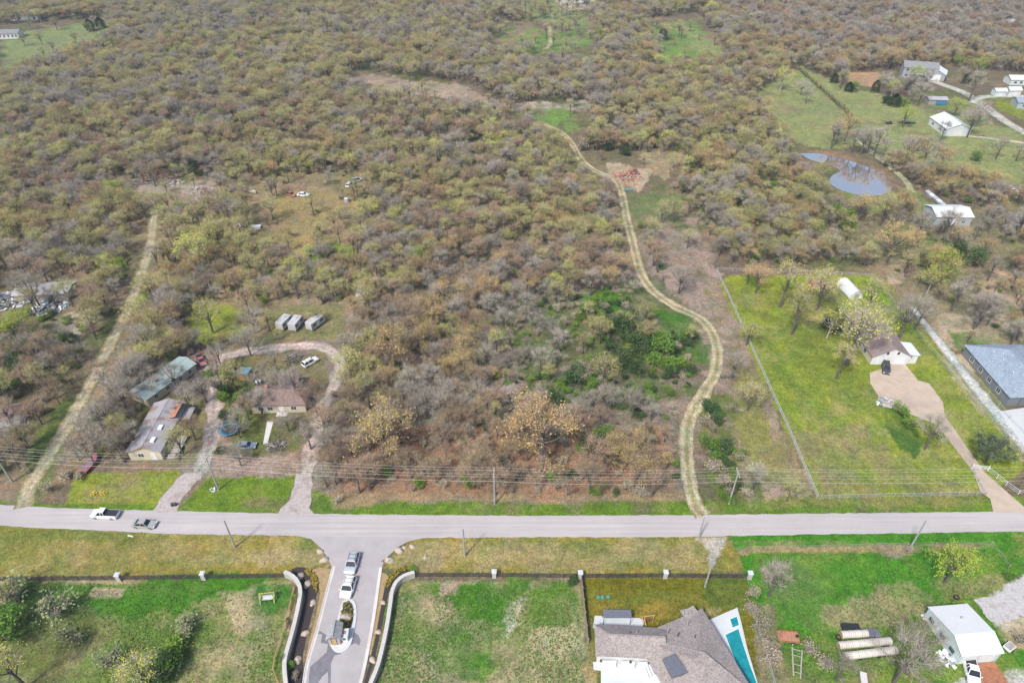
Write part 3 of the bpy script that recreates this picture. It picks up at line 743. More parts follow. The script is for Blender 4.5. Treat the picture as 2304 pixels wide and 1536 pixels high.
# ------------------------------------------------------------------ trees
TWIG = {}
def Lf(k, c, **kw): M[k] = mat_leaf(k, c, **kw)
Lf('twig_grey', (.35, .315, .265), hue=.015); Lf('twig_brown', (.37, .27, .18), hue=.015)
Lf('bud_tan', (.43, .32, .115), hue=.012); Lf('bud_olive', (.40, .375, .06), hue=.015); Lf('bud_yellow', (.46, .48, .075), hue=.012); Lf('bud_mauve', (.36, .305, .205), hue=.02)
Lf('twig_palegreen', (.27, .255, .19), hue=.01); Lf('bud_palegreen', (.22, .24, .11), hue=.015)
Lf('leaf_green', (.125, .225, .03), hue=.018); Lf('leaf_lime', (.27, .39, .035), hue=.012); Lf('leaf_dark', (.050, .088, .030), hue=.02); Lf('leaf_liveoak', (.095, .125, .070), hue=.01, var=.5)

def grow(seed, H, R, nl, twigs, leaves, tw=.042, tl=1.75, ls=.13, base=.32, flat_=.45, spread=1.0, lean=0, trunk_r=None):
    """Trunk mesh data and crown mesh data of one tree: limbs fork to clumps of fine twigs with buds or leaves on them."""
    r = random.Random(seed); tr = MB(); cr = MB()
    tr_r = trunk_r or (.05 + .022 * H)
    top = Vector((lean * H * .1 + r.uniform(-.3, .3), r.uniform(-.3, .3), H * .62))
    fork = Vector((top.x * .4, top.y * .4, H * base))
    tr.tube([(0, 0, -.1), (fork.x * .5, fork.y * .5, H * base * .5), fork, top], [tr_r * 1.25, tr_r, tr_r * .85, tr_r * .35], 5)
    clumps = []
    for i in range(nl):
        a = 2 * math.pi * (i * .618 + r.uniform(-.06, .06))
        q = math.sqrt((i + .5) / nl) * r.uniform(.85, 1.1)
        rad = R * min(q, 1.05) * r.uniform(.6, 1.0)
        z = H * (.62 + .26 * math.sqrt(max(0, 1 - min(1, q) ** 2)) - .10 * q * flat_ * 2) + r.uniform(-.12, .10) * H
        c = Vector((math.cos(a) * rad * spread, math.sin(a) * rad * spread, z))
        clumps.append(c)
        s = fork.lerp(top, r.uniform(0, .75)); mid = s.lerp(c, .5) + Vector((r.uniform(-.3, .3), r.uniform(-.3, .3), -.06 * H * r.random()))
        tr.tube([s, mid, c, c + (c - mid).normalized() * .8], [tr_r * .42, tr_r * .26, tr_r * .13, .015], 4, cap=False)
    cr_r = R * .95 / math.sqrt(nl) * 1.05
    tv, tf, lv, lf = [], [], [], []
    for c in clumps:
        tw_c = []
        for k in range(twigs // nl):
            d = Vector((r.gauss(0, .75), r.gauss(0, .75), r.gauss(.75, .55)))
            d += Vector((c.x, c.y, 0)) / R * .75; d.normalize()
            p = c + d * cr_r * r.uniform(-.35, .75) + Vector((r.gauss(0, .22), r.gauss(0, .22), 0)) * cr_r; L_ = tl * r.uniform(.5, 1.5) * (cr_r / 1.3) ** .5
            q = p + (d + Vector((r.uniform(-.4, .4), r.uniform(-.4, .4), r.uniform(-.2, .4)))).normalized() * L_
            w = (q - p).cross(Vector((r.gauss(0, 1), r.gauss(0, 1), r.gauss(0, 1)))).normalized() * tw * .5 * r.uniform(.6, 1.4)
            b = len(tv); tv += [p - w, p + w, q]; tf.append((b, b + 1, b + 2)); tw_c.append((p, q))
        for k in range(leaves // nl):
            p, q = r.choice(tw_c); f = r.uniform(.25, 1.1); j = .16 + .1 * r.random()
            p = p.lerp(q, f) + Vector((r.gauss(0, j), r.gauss(0, j), r.gauss(0, j)))
            u = Vector((r.gauss(0, 1), r.gauss(0, 1), r.gauss(0, .6))).normalized(); v = u.cross(Vector((r.gauss(0, .5), r.gauss(0, .5), 1))).normalized()
            s = ls * r.uniform(.5, 1.35); b = len(lv)
            lv += [p - u * s - v * s * .1, p + v * s * .55, p + u * s, p - v * s * .5]; lf.append((b, b + 1, b + 2, b + 3))
    cr.mat(0).add(tv, tf); cr.mat(1).add(lv, lf)
    return tr, cr

def cedar(seed, H, R, n=1700):
    r = random.Random(seed); tr = MB(); cr = MB()
    tr.tube([(0, 0, -.1), (0, 0, H * .9)], [.09 + .012 * H, .02], 5)
    lv, lf = [], []
    for k in range(n):
        t = r.random() ** .75; z = H * (.06 + .94 * t); rad = R * (1 - t ** 1.9) ** .8 * (.45 + .55 * r.random()) * (1 + .2 * math.sin(6 * t + seed))
        a = r.uniform(0, 6.283)
        p = Vector((math.cos(a) * rad, math.sin(a) * rad, z)); u = Vector((math.cos(a), math.sin(a), r.uniform(.1, .9))).normalized()
        v = u.cross(Vector((r.gauss(0, 1), r.gauss(0, 1), r.gauss(0, 1)))).normalized(); s = r.uniform(.15, .36)
        b = len(lv); lv += [p - u * s * .6, p + v * s * .4, p + u * s, p - v * s * .4]; lf.append((b, b + 1, b + 2, b + 3))
    cr.mat(1).add(lv, lf)
    return tr, cr

def shrub(seed, H, R, n=420, tw=160):
    r = random.Random(seed); tr = MB(); cr = MB(); lv, lf, tv, tf = [], [], [], []
    for i in range(7):
        a = r.uniform(0, 6.28); q = Vector((math.cos(a) * R * .6, math.sin(a) * R * .6, H * r.uniform(.5, .85)))
        tr.tube([(0, 0, -.05), q * .5 + Vector((0, 0, .1 * H)), q], [.05, .035, .012], 4, cap=False)
    lobes = [Vector((r.uniform(-.55, .55) * R, r.uniform(-.55, .55) * R, H * r.uniform(.35, .75))) for _ in range(7)]
    for k in range(n):
        c = r.choice(lobes); d = Vector((r.gauss(0, 1), r.gauss(0, 1), r.gauss(.3, 1))).normalized()
        p = c + Vector((d.x * R * .5, d.y * R * .5, d.z * H * .3)) * r.random() ** .4
        u = Vector((r.gauss(0, 1), r.gauss(0, 1), r.gauss(0, .6))).normalized(); v = u.cross(Vector((r.gauss(0, .5), r.gauss(0, .5), 1))).normalized()
        s = r.uniform(.07, .19); b = len(lv); lv += [p - u * s, p + v * s * .6, p + u * s, p - v * s * .6]; lf.append((b, b + 1, b + 2, b + 3))
    for k in range(tw):
        c = r.choice(lobes); d = Vector((r.gauss(0, 1), r.gauss(0, 1), r.gauss(.8, .8))).normalized(); p = c * r.uniform(.4, 1); q = p + d * r.uniform(.5, 1.1)
        w = d.cross(Vector((r.gauss(0, 1), r.gauss(0, 1), r.gauss(0, 1)))).normalized() * .022
        b = len(tv); tv += [p - w, p + w, q]; tf.append((b, b + 1, b + 2))
    cr.mat(0).add(tv, tf); cr.mat(1).add(lv, lf)
    return tr, cr

# species: name of the thing, category, look words, bark, twig and leaf colour, shapes
SPEC = {
 'grey':  ('bare_tree', 'tree', ['grey bare-twigged tree', 'leafless ash-grey tree'], 'bark', 'twig_grey', 'bud_mauve', [(11, 9.5, 4.0, 13, 1250, 240), (12, 11, 4.8, 18, 1500, 300), (13, 8.5, 2.9, 9, 850, 160), (14, 12.5, 3.6, 12, 1150, 200), (15, 8, 4.6, 12, 1100, 220)]),
 'brown': ('bare_tree', 'tree', ['brown bare-twigged tree', 'leafless brown tree'], 'bark', 'twig_brown', 'bud_mauve', [(21, 9, 3.8, 12, 1250, 320), (22, 10.5, 4.4, 16, 1400, 360), (23, 10.5, 3.0, 9, 900, 220)]),
 'tan':   ('budding_tree', 'tree', ['tan budding tree', 'orange-tan budding tree'], 'bark', 'twig_brown', 'bud_tan', [(31, 9.5, 4.2, 15, 800, 1300), (32, 11, 4.9, 20, 950, 1600), (33, 8.5, 3.1, 9, 560, 800)]),
 'olive': ('budding_tree', 'tree', ['olive budding tree', 'olive-brown budding tree'], 'bark', 'twig_grey', 'bud_olive', [(41, 9.5, 4.0, 14, 800, 1150), (42, 10.5, 4.6, 18, 900, 1400), (43, 11, 3.2, 10, 600, 850)]),
 'yellow':('budding_tree', 'tree', ['yellow-green budding tree', 'pale yellow-green budding tree'], 'bark_pale', 'twig_grey', 'bud_yellow', [(51, 8.5, 3.6, 15, 400, 1500), (52, 10, 4.2, 17, 460, 1750)]),
 'lime':  ('leafy_tree', 'tree', ['bright lime-leaved tree', 'fresh green leafy tree'], 'bark', 'twig_brown', 'leaf_lime', [(61, 7.5, 3.2, 14, 300, 1600), (62, 9, 3.8, 16, 350, 1900)]),
 'green': ('leafy_shrub', 'shrub', ['bright green leafy shrub', 'low green leafy bush'], 'bark', 'twig_brown', 'leaf_green', [(71, 3.2, 2.3, 0, 0, 0), (72, 2.4, 1.9, 0, 0, 0)]),
 'brush': ('bare_shrub', 'shrub', ['grey leafless brush', 'tangled bare grey bush'], 'bark', 'twig_grey', 'bud_mauve', [(81, 3.4, 2.2, 0, 0, 0), (82, 2.6, 2.0, 0, 0, 0)]),
 'willow': ('budding_shrub', 'shrub', ['pale grey-green budding bush', 'hazy grey-green bush'], 'bark_pale', 'twig_palegreen', 'bud_palegreen', [(85, 3.2, 2.3, 0, 0, 0), (86, 2.5, 2.1, 0, 0, 0)]),
 'dark': ('evergreen_shrub', 'shrub', ['dark green evergreen bush', 'deep green bush'], 'bark', 'twig_brown', 'leaf_dark', [(75, 3.0, 2.4, 0, 0, 0), (76, 2.3, 1.8, 0, 0, 0)]),
 'cedar': ('cedar_tree', 'tree', ['dark green cedar', 'dark conical evergreen'], 'bark', 'twig_brown', 'leaf_dark', [(91, 6, 2.9, 0, 0, 0), (92, 4.6, 2.5, 0, 0, 0)]),
}
PROTO = {}
for k, (nm, cat, looks, bark, twig, leaf, shapes) in SPEC.items():
    PROTO[k] = []
    for (sd, H, R, nl, tw, lv) in shapes:
        if k in ('green', 'dark'): t, c = shrub(sd, H, R, 900, 120)
        elif k in ('brush', 'willow'): t, c = shrub(sd, H, R, 260 if k == 'brush' else 240, 620)
        elif k == 'cedar': t, c = cedar(sd, H, R)
        else: t, c = grow(sd, H, R, nl, tw, lv, ls=.135 if lv > 500 else .10)
        PROTO[k].append((t.mesh(nm + "_trunk", M[bark]), c.mesh(nm + "_crown", [M[twig], M[leaf]]), H, R))

def plant(kind, loc, scale=1.0, label="", group=None, v=None, rz=None, name=None, cat=None, zs=1.0):
    nm, ct, looks, *_ = SPEC[kind]
    ps = PROTO[kind]; t, c, H, R = ps[v if v is not None else RT.randrange(len(ps))]
    o = thing(name or nm, label, cat or ct, loc, RT.uniform(0, 6.28) if rz is None else rz, group)
    o.scale = (scale, scale, scale * zs)
    a = bpy.data.objects.new("stems" if 'shrub' in nm else "trunk", t); COL.objects.link(a); a.parent = o
    b = bpy.data.objects.new("foliage" if 'shrub' in nm else "crown", c); COL.objects.link(b); b.parent = o
    return o
RT = random.Random(77)

# ---- where the woods stand
CLEAR = [   # open ground (plan in photo units), share of trees kept there
    ([(-200, 1085), (160, 1070), (410, 1058), (670, 1066), (700, 1110), (1540, 1122), (1700, 1130), (2700, 1100), (2700, 2600), (-600, 2600)], 0),
    ([(160, 1060), (200, 1040), (280, 1045), (300, 900), (385, 815), (470, 800), (500, 780), (640, 765), (760, 770), (790, 830), (770, 900), (730, 1000), (700, 1090), (400, 1100), (160, 1150)], .06),
    ([(400, 690), (560, 680), (800, 690), (800, 790), (560, 785), (420, 775)], .06),
    ([(540, 405), (820, 385), (820, 480), (790, 590), (660, 590), (560, 520)], .14),
    ([(250, 400), (500, 400), (500, 455), (330, 480), (250, 450)], .10),
    ([(0, 620), (200, 620), (205, 715), (0, 730)], .12),
    ([(0, 720), (120, 690), (240, 690), (200, 760), (0, 830)], .6),
    ([(-50, 920), (70, 920), (70, 1000), (-50, 1000)], 0),
    ([(1450, 440), (1540, 450), (1640, 620), (1860, 1130), (1700, 1130), (1640, 950), (1650, 830), (1600, 720), (1480, 620)], .05),
    ([(1615, 600), (1985, 605), (2330, 1000), (2330, 1160), (1830, 1130)], 0),
    ([(1985, 600), (2060, 640), (2180, 780), (2330, 780), (2330, 1060), (2270, 1010)], .0),
    ([(1270, 360), (1350, 345), (1540, 345), (1530, 440), (1450, 520), (1400, 510), (1380, 430), (1300, 400)], .02),
    ([(1130, 235), (1330, 235), (1330, 300), (1220, 315), (1150, 270)], .04),
    ([(790, 160), (1050, 190), (1150, 240), (1120, 262), (980, 240), (800, 215)], .06),
    ([(1110, 50), (1340, 50), (1360, 140), (1210, 150), (1100, 118)], .07),
    ([(1120, -20), (1350, -20), (1330, 50), (1180, 50)], .12),
    ([(1440, 45), (1570, 30), (1650, 140), (1500, 165)], .06),
    ([(-20, 60), (240, 40), (260, 95), (140, 140), (-20, 190)], .04),
    ([(1700, 210), (1790, 150), (1920, 200), (2340, 290), (2340, 440), (2200, 420), (2010, 370), (1830, 350), (1750, 300)], 0),
    ([(1895, 165), (1990, 160), (2060, 150), (2340, 170), (2340, 300), (2060, 230), (1900, 205)], 0),
    ([(1775, 335), (1870, 330), (2030, 400), (2045, 450), (1985, 480), (1890, 470), (1840, 440), (1785, 390)], 0),
    ([(1790, 330), (1890, 330), (2030, 400), (2110, 450), (2200, 470), (2190, 520), (2080, 520), (2030, 440), (1940, 450), (1860, 430), (1800, 370)], 0),
    ([(1880, 430), (2000, 480), (2240, 480), (2340, 560), (2340, 790), (2120, 790), (1990, 640)], .3),
    ([(2250, 460), (2340, 470), (2340, 530), (2260, 510)], 0),
    ([(2240, 400), (2340, 400), (2340, 450), (2250, 450)], .2),
    ([(1500, 30), (1560, 60), (1700, 200), (1760, 300), (1860, 420), (1990, 600), (1950, 600), (1750, 330), (1560, 110)], .5),
    ([(600, 440), (700, 440), (700, 660), (420, 700), (420, 640)], .65),
]
LANES = [([(50, 1142), (72, 1085), (120, 1010), (165, 930), (215, 840), (255, 760), (290, 690), (320, 610), (338, 550), (344, 505)], 4.4),
         ([(1582, 1160), (1562, 1130), (1548, 1060), (1545, 1000), (1552, 940), (1585, 880), (1612, 830), (1610, 770), (1580, 720), (1520, 690), (1470, 655), (1440, 610), (1425, 550), (1410, 490), (1400, 440), (1385, 405), (1340, 385), (1308, 360), (1288, 325), (1262, 298), (1222, 280)], 4.6)]
# shares of kinds: zones are tried in turn, the last one is everywhere
KINDZ = [
    ([(1350, 680), (1580, 690), (1580, 880), (1380, 900)], dict(green=.38, dark=.36, lime=.02, brush=.12, olive=.12)),
    ([(1560, 900), (1680, 900), (1680, 1130), (1560, 1130)], dict(green=.34, brush=.3, dark=.36)),
    ([(1060, 690), (1560, 640), (1560, 960), (1200, 950)], dict(grey=.34, brush=.18, green=.20, dark=.10, olive=.12, brown=.06)),
    ([(760, 940), (1540, 960), (1540, 1130), (700, 1130)], dict(grey=.28, brown=.3, brush=.24, tan=.13, green=.05)),
    ([(760, 560), (1480, 560), (1480, 950), (760, 950)], dict(grey=.34, brown=.22, tan=.10, olive=.16, yellow=.03, brush=.08, green=.05, dark=.02)),
    ([(240, 400), (820, 380), (820, 760), (330, 800)], dict(tan=.20, olive=.34, brown=.14, grey=.18, yellow=.11, green=.03)),
    ([(-100, 620), (240, 620), (200, 1130), (-100, 1130)], dict(grey=.32, brown=.14, green=.16, dark=.10, olive=.12, brush=.16)),
    ([(1440, 280), (1700, 300), (1990, 620), (1560, 620)], dict(grey=.30, olive=.26, tan=.10, green=.13, dark=.08, yellow=.08, brown=.05)),
    ([(800, 230), (1480, 280), (1420, 600), (800, 560)], dict(tan=.16, olive=.27, brown=.20, grey=.20, yellow=.13, green=.04)),
    ([(1500, -40), (2400, -40), (2400, 110), (1750, 120)], dict(grey=.56, brown=.16, tan=.07, olive=.11, cedar=.05, lime=.04)),
    ([(1600, 90), (2400, 100), (2400, 800), (1990, 640)], dict(grey=.36, tan=.22, olive=.2, brown=.14, cedar=.04, lime=.04)),
    ([(-200, 280), (800, 240), (820, 420), (-200, 640)], dict(tan=.13, olive=.30, brown=.17, grey=.25, yellow=.09, lime=.03, dark=.03)),
    (None, dict(grey=.40, olive=.27, tan=.08, brown=.12, yellow=.09, lime=.03, cedar=.01)),
]
MARKS = [   # landmarks that labels point to
    ("the maroon boat", 205, 1042), ("the grey roofed house", 350, 980), ("the teal roofed cabin", 370, 865), ("the trampoline", 518, 967), ("the brown roofed house", 640, 900), ("the white camper trailers", 675, 725),
    ("the straight track's road end", 95, 1050), ("the middle of the straight track", 250, 770), ("the straight track's top", 345, 500), ("the pale roofed shed", 100, 660), ("the pale dirt bank", 330, 410),
    ("the boat in the clearing", 565, 430), ("the white car in the clearing", 790, 412), ("the loop drive's wood edge", 790, 900), ("the wood's front edge", 900, 1090), ("the middle utility pole", 1113, 1125),
    ("the wood's front right corner", 1400, 1090), ("the winding track's mouth", 1545, 1040), ("the winding track's big bend", 1590, 810), ("the green thicket", 1450, 790), ("the heart of the grey wood", 1050, 800), ("the wood beside the winding track", 1330, 620), ("the middle of the wood", 1000, 620), ("the wood above the campers", 850, 640),
    ("the brick rubble heap", 1410, 395), ("the winding track's far end", 1230, 285), ("the wood behind the rubble", 1400, 320), ("the wood behind the paddock", 1720, 570), ("the hoop shed", 1910, 640), ("the oval pond", 1940, 410), ("the pond barn", 2125, 490),
    ("the pasture shed", 2130, 290), ("the two-storey grey house", 2060, 165), ("the far white sheds", 2260, 205), ("the pasture hedgerow", 1850, 200), ("the slate roofed house", 2240, 800), ("the far green clearing", 1230, 95), ("the pale scar", 930, 195), ("the far corner field", 130, 90),
    ("the wood above the clearing", 600, 320), ("the wood's upper left margin", 120, 500), ("the upper middle wood", 1250, 180), ("the upper right wood", 1560, 240), ("the wood beyond the scar", 800, 90), ("the wood beyond the grey house", 1900, 60), ("the wood below the corner field", 300, 200), ("the slate house's bank", 2200, 680),
]
def seg_d(p, a, b):
    ab = b - a; t = max(0, min(1, (p - a).dot(ab) / ab.length_squared)); return (p - a - ab * t).length
lanes = [([G(*q).to_2d() for q in pts], w) for pts, w in LANES]
clear_g = [(poly, k) for poly, k in CLEAR]
rf = random.Random(5)
cand = []
yy = 92.0
while yy < 700:
    sp = 3.0 + yy * .0017
    halfw = (yy * CT + CAM_H * ST) * .80 + 8
    xx = -halfw
    while xx < halfw:
        cand.append((xx + rf.uniform(-.48, .48) * sp, yy + rf.uniform(-.48, .48) * sp)); xx += sp
    yy += sp
cx = np.array([c[0] for c in cand]); cy = np.array([c[1] for c in cand])
qx, qy, qd = project(cx, cy)
keep = np.ones(len(cand))
for poly, k in clear_g:
    ins = inside(qx, qy, poly); keep[ins] = np.minimum(keep[ins], k)
dens = fbm(cx * .035, cy * .035, 71)
nkind = fbm(cx * .05, cy * .05, 83)
TREES = []   # kind, x, y, scale, variant, depth
for i in range(len(cand)):
    kp = keep[i]
    if kp <= 0: continue
    gap = .98 if dens[i] > .38 else .72
    if rf.random() > kp * gap: continue
    p = Vector((cx[i], cy[i]))
    ray = p.normalized()      # a crown also hides the lane behind it: keep that clear too
    if qy[i] > 270 and any(seg_d(p + ray * s_, l[j], l[j + 1]) < w * k_ for s_, k_ in ((0, .95), (3.5, .9), (6.5, .75), (9, .55)) for l, w in lanes for j in range(len(l) - 1)): continue
    for poly, sh in KINDZ:
        if poly is None or inside(qx[i:i + 1], qy[i:i + 1], poly)[0]: break
    # neighbours tend to be alike
    u = (rf.random() * .55 + float(np.clip((nkind[i] - .5) * 2.4 + .5, 0, 1)) * .45) * .999
    ks = list(sh.items()); acc = 0; tot = sum(v for _, v in ks); kind = ks[-1][0]
    for kk, v in ks:
        acc += v / tot
        if u < acc: kind = kk; break
    s = rf.uniform(.36, .86) * (1.0 if qd[i] < 330 else 1.05)
    if rf.random() < .12: s *= 1.2
    TREES.append((kind, cx[i], cy[i], s, rf.randrange(len(PROTO[kind])), qd[i], qx[i], qy[i]))
    if rf.random() < .42 and qd[i] < 330:       # undergrowth between the trees
        k2 = 'brush' if rf.random() < .62 else rf.choice(('green', 'green', 'dark'))
        if kind == 'green': k2 = rf.choice(('green', 'dark'))
        TREES.append((k2, cx[i] + rf.uniform(-2.4, 2.4), cy[i] + rf.uniform(-2.4, 2.4), rf.uniform(.45, .9), rf.randrange(2), qd[i], qx[i], qy[i]))

LIMIT = {'bare_tree': 230, 'budding_tree': 230, 'leafy_tree': 60, 'leafy_shrub': 170, 'bare_shrub': 170, 'cedar_tree': 50, 'evergreen_shrub': 90, 'budding_shrub': 40}
inframe = [t for t in TREES if -10 < t[6] < 2314 and -5 < t[7] < 1170]
inframe.sort(key=lambda t: t[5] / (PROTO[t[0]][t[4]][3] * t[3]))
used, picked = {}, set()
for t in inframe:
    nm = SPEC[t[0]][0]
    if used.get(nm, 0) < LIMIT[nm]:
        used[nm] = used.get(nm, 0) + 1; picked.add(id(t))
marks_g = [(n, G(x, y)) for n, x, y in MARKS]
def where(x, y):
    p = Vector((x, y, 0)); n, g = min(marks_g, key=lambda m: (m[1] - p).length_squared)
    dx, dy = x - g.x, y - g.y
    d = math.hypot(dx, dy)
    if d < 7: rel = "close to"
    elif abs(dy) > abs(dx): rel = "behind" if dy > 0 else "in front of"
    else: rel = "right of" if dx > 0 else "left of"
    return rel + " " + n
def size_word(kind, s):
    return "small" if s < .55 else "tall" if s > .82 and 'shrub' not in SPEC[kind][0] else "large" if s > .75 and 'shrub' in SPEC[kind][0] else "middling"
rest = []
for t in TREES:
    kind, x, y, s, v, d, tx, ty = t
    if id(t) in picked:
        w = where(x, y); look = SPEC[kind][2][v % len(SPEC[kind][2])]
        plant(kind, (x, y, 0), s, f"{size_word(kind, s)} {look} {w}", f"{look}s {w}", v)
    else:
        rest.append(t)

# ---- the rest of the woods: one object that nobody could count
hold = bpy.data.collections.new("woodland_species")     # not in the scene: only the woodland's nodes use it
names = []
for k in SPEC:
    for v, (t, c, H, R) in enumerate(PROTO[k]):
        # trunk and crown as one source shape
        import bmesh
        bm = bmesh.new(); bm.from_mesh(c); n0 = len(bm.faces); 
        me2 = c.copy(); me2.materials.append(M[SPEC[k][3]])
        bm2 = bmesh.new(); bm2.from_mesh(c); bm2.from_mesh(t)
        bm2.faces.ensure_lookup_table()
        for f in bm2.faces[n0:]: f.material_index = 2
        bm2.to_mesh(me2); bm2.free(); bm.free()
        o = bpy.data.objects.new(f"source_{len(names):02d}", me2); hold.objects.link(o); names.append((k, v))
index_of = {kv: i for i, kv in enumerate(names)}
pts = bpy.data.meshes.new("woodland")
pts.vertices.add(len(rest)); pts.vertices.foreach_set("co", np.array([(t[1], t[2], 0) for t in rest], np.float32).ravel())
a = pts.attributes.new("species", 'INT', 'POINT'); a.data.foreach_set("value", np.array([index_of[(t[0], t[4])] for t in rest], np.int32))
a = pts.attributes.new("turn", 'FLOAT', 'POINT'); a.data.foreach_set("value", np.array([rf.uniform(0, 6.28) for _ in rest], np.float32))
a = pts.attributes.new("size", 'FLOAT', 'POINT'); a.data.foreach_set("value", np.array([t[3] for t in rest], np.float32))
wood = bpy.data.objects.new("woodland", pts); COL.objects.link(wood)
tag(wood, "mass of budding and leafless trees covering the hillside", kind="stuff")
ng = bpy.data.node_groups.new("woodland_nodes", 'GeometryNodeTree')
ng.interface.new_socket("Geometry", in_out='INPUT', socket_type='NodeSocketGeometry'); ng.interface.new_socket("Geometry", in_out='OUTPUT', socket_type='NodeSocketGeometry')
N = ng.nodes.new; L = ng.links.new
gi, go = N("NodeGroupInput"), N("NodeGroupOutput"); m2p = N("GeometryNodeMeshToPoints"); iop = N("GeometryNodeInstanceOnPoints"); ci = N("GeometryNodeCollectionInfo")
ci.inputs["Collection"].default_value = hold; ci.inputs["Separate Children"].default_value = True; ci.inputs["Reset Children"].default_value = True
def named(n, t):
    x = N("GeometryNodeInputNamedAttribute"); x.data_type = t; x.inputs["Name"].default_value = n
    return [s for s in x.outputs if s.enabled and s.name == "Attribute"][0]
cmb = N("ShaderNodeCombineXYZ"); L(named("turn", 'FLOAT'), cmb.inputs[2])
iop.inputs["Pick Instance"].default_value = True
L(gi.outputs[0], m2p.inputs[0]); L(m2p.outputs[0], iop.inputs["Points"]); L(ci.outputs[0], iop.inputs["Instance"]); L(named("species", 'INT'), iop.inputs["Instance Index"])
e2r = N("FunctionNodeEulerToRotation"); L(cmb.outputs[0], e2r.inputs[0]); L(e2r.outputs[0], iop.inputs["Rotation"]); L(named("size", 'FLOAT'), iop.inputs["Scale"]); L(iop.outputs[0], go.inputs[0])
wood.modifiers.new("woodland", 'NODES').node_group = ng
print("TREES", len(TREES), "individual", len(picked), "rest", len(rest), used)
# ------------------------------------------------------------------ buildings
def heading(p, q):
    """Angle that turns local +X onto the direction from plan point p to q."""
    d = G(*q) - G(*p); return math.atan2(d.y, d.x)

def gable(name, label, cat, c, rz, L, W, h, rise, wall, roof, over=.35, hip=0.0, group=None, thick=.12, roof_name='roof'):
    """House on local axes: ridge along X, L long, W wide, walls h high. hip = metres the ridge ends draw in."""
    t = thing(name, label, cat, (c.x, c.y, 0), rz, group)
    m = MB(); hx, hy = L / 2, W / 2
    if hip:
        m.prism([(-hx, -hy), (hx, -hy), (hx, hy), (-hx, hy)], -.05, h)
    else:
        vs = []
        for x in (-hx, hx):
            vs += [(x, -hy, -.05), (x, hy, -.05), (x, hy, h), (x, 0, h + rise), (x, -hy, h)]
        m.add(vs, [(0, 1, 2, 3, 4), (9, 8, 7, 6, 5), (0, 4, 9, 5), (1, 6, 7, 2), (4, 3, 8, 9), (2, 7, 8, 3)])
    m.build('wall', wall, t)
    r = MB(); ox, oy = hx + over, hy + over; z0 = h - rise * over / hy + .03; z1 = h + rise + .03
    k = hip
    ring = [(-ox, -oy, z0), (ox, -oy, z0), (ox, oy, z0), (-ox, oy, z0)]
    rd = [(-ox + k, 0, z1), (ox - k, 0, z1)]
    vs = ring + rd + [(p[0], p[1], p[2] + thick) for p in ring] + [(p[0], p[1], p[2] + thick) for p in rd]
    top = [(6, 7, 11, 10), (8, 9, 10, 11), (7, 8, 11), (9, 6, 10)]
    bot = [(0, 4, 5, 1), (2, 5, 4, 3), (1, 5, 2), (3, 4, 0)]
    fs = top + bot if hip else top[:2] + bot[:2]
    if hip: fs += [(0, 1, 7, 6), (1, 2, 8, 7), (2, 3, 9, 8), (3, 0, 6, 9)]
    else: fs += [(0, 1, 7, 6), (2, 3, 9, 8), (1, 5, 11, 7), (5, 2, 8, 11), (3, 4, 10, 9), (4, 0, 6, 10)]
    r.add(vs, fs)
    rf_ = r.build(roof_name, roof, t)
    # ridge cap
    q = MB(); q.bar((-ox + k, 0, z1 + thick + .01), (ox - k, 0, z1 + thick + .01), .28, .06); q.build('ridge_cap', roof, rf_)
    t["_L"] = L; t["_W"] = W
    return t, rf_

def opening(t, side, u, z, w, h, kind='window', hx=0, hy=0, frame='trim_white', pane='window_glass', name=None):
    """Window or door on a wall: side in '+x','-x','+y','-y', u along the wall."""
    f = MB(); p = MB(); d = .05
    ax = side[1]; s = 1 if side[0] == '+' else -1
    def at(a, b, off):
        return (a, s * (hy + off), b) if ax == 'y' else (s * (hx + off), a, b)
    def slab(mb, a0, a1, b0, b1, o0, o1):
        c = at((a0 + a1) / 2, (b0 + b1) / 2, (o0 + o1) / 2)
        dd = (a1 - a0, abs(o1 - o0), b1 - b0) if ax == 'y' else (abs(o1 - o0), a1 - a0, b1 - b0)
        mb.box(c, dd)
    e = .09
    slab(f, u - w / 2 - e, u + w / 2 + e, z + h, z + h + e, -.02, d); slab(f, u - w / 2 - e, u + w / 2 + e, z - e, z, -.02, d)
    slab(f, u - w / 2 - e, u - w / 2, z, z + h, -.02, d); slab(f, u + w / 2, u + w / 2 + e, z, z + h, -.02, d)
    slab(p, u - w / 2, u + w / 2, z, z + h, -.02, d * .5)
    if kind == 'window' and w > .8: slab(f, u - .03, u + .03, z, z + h, d * .5, d * .8)
    if kind == 'garage':
        for k in range(1, 4): slab(f, u - w / 2, u + w / 2, z + h * k / 4 - .015, z + h * k / 4 + .015, d * .5, d * .7)
    fo = f.build({'window': 'window', 'door': 'door', 'garage': 'garage_door'}[kind] if not name else name, M[frame], t)
    p.build('pane' if kind == 'window' else 'panel', M[pane], fo)
    if kind == 'door':
        k = MB(); c = at(u + w * .38, z + h * .45, d * .5 + .05); k.box(c, (.08, .08, .12)); k.build('handle', M['metal'], fo)
    return fo

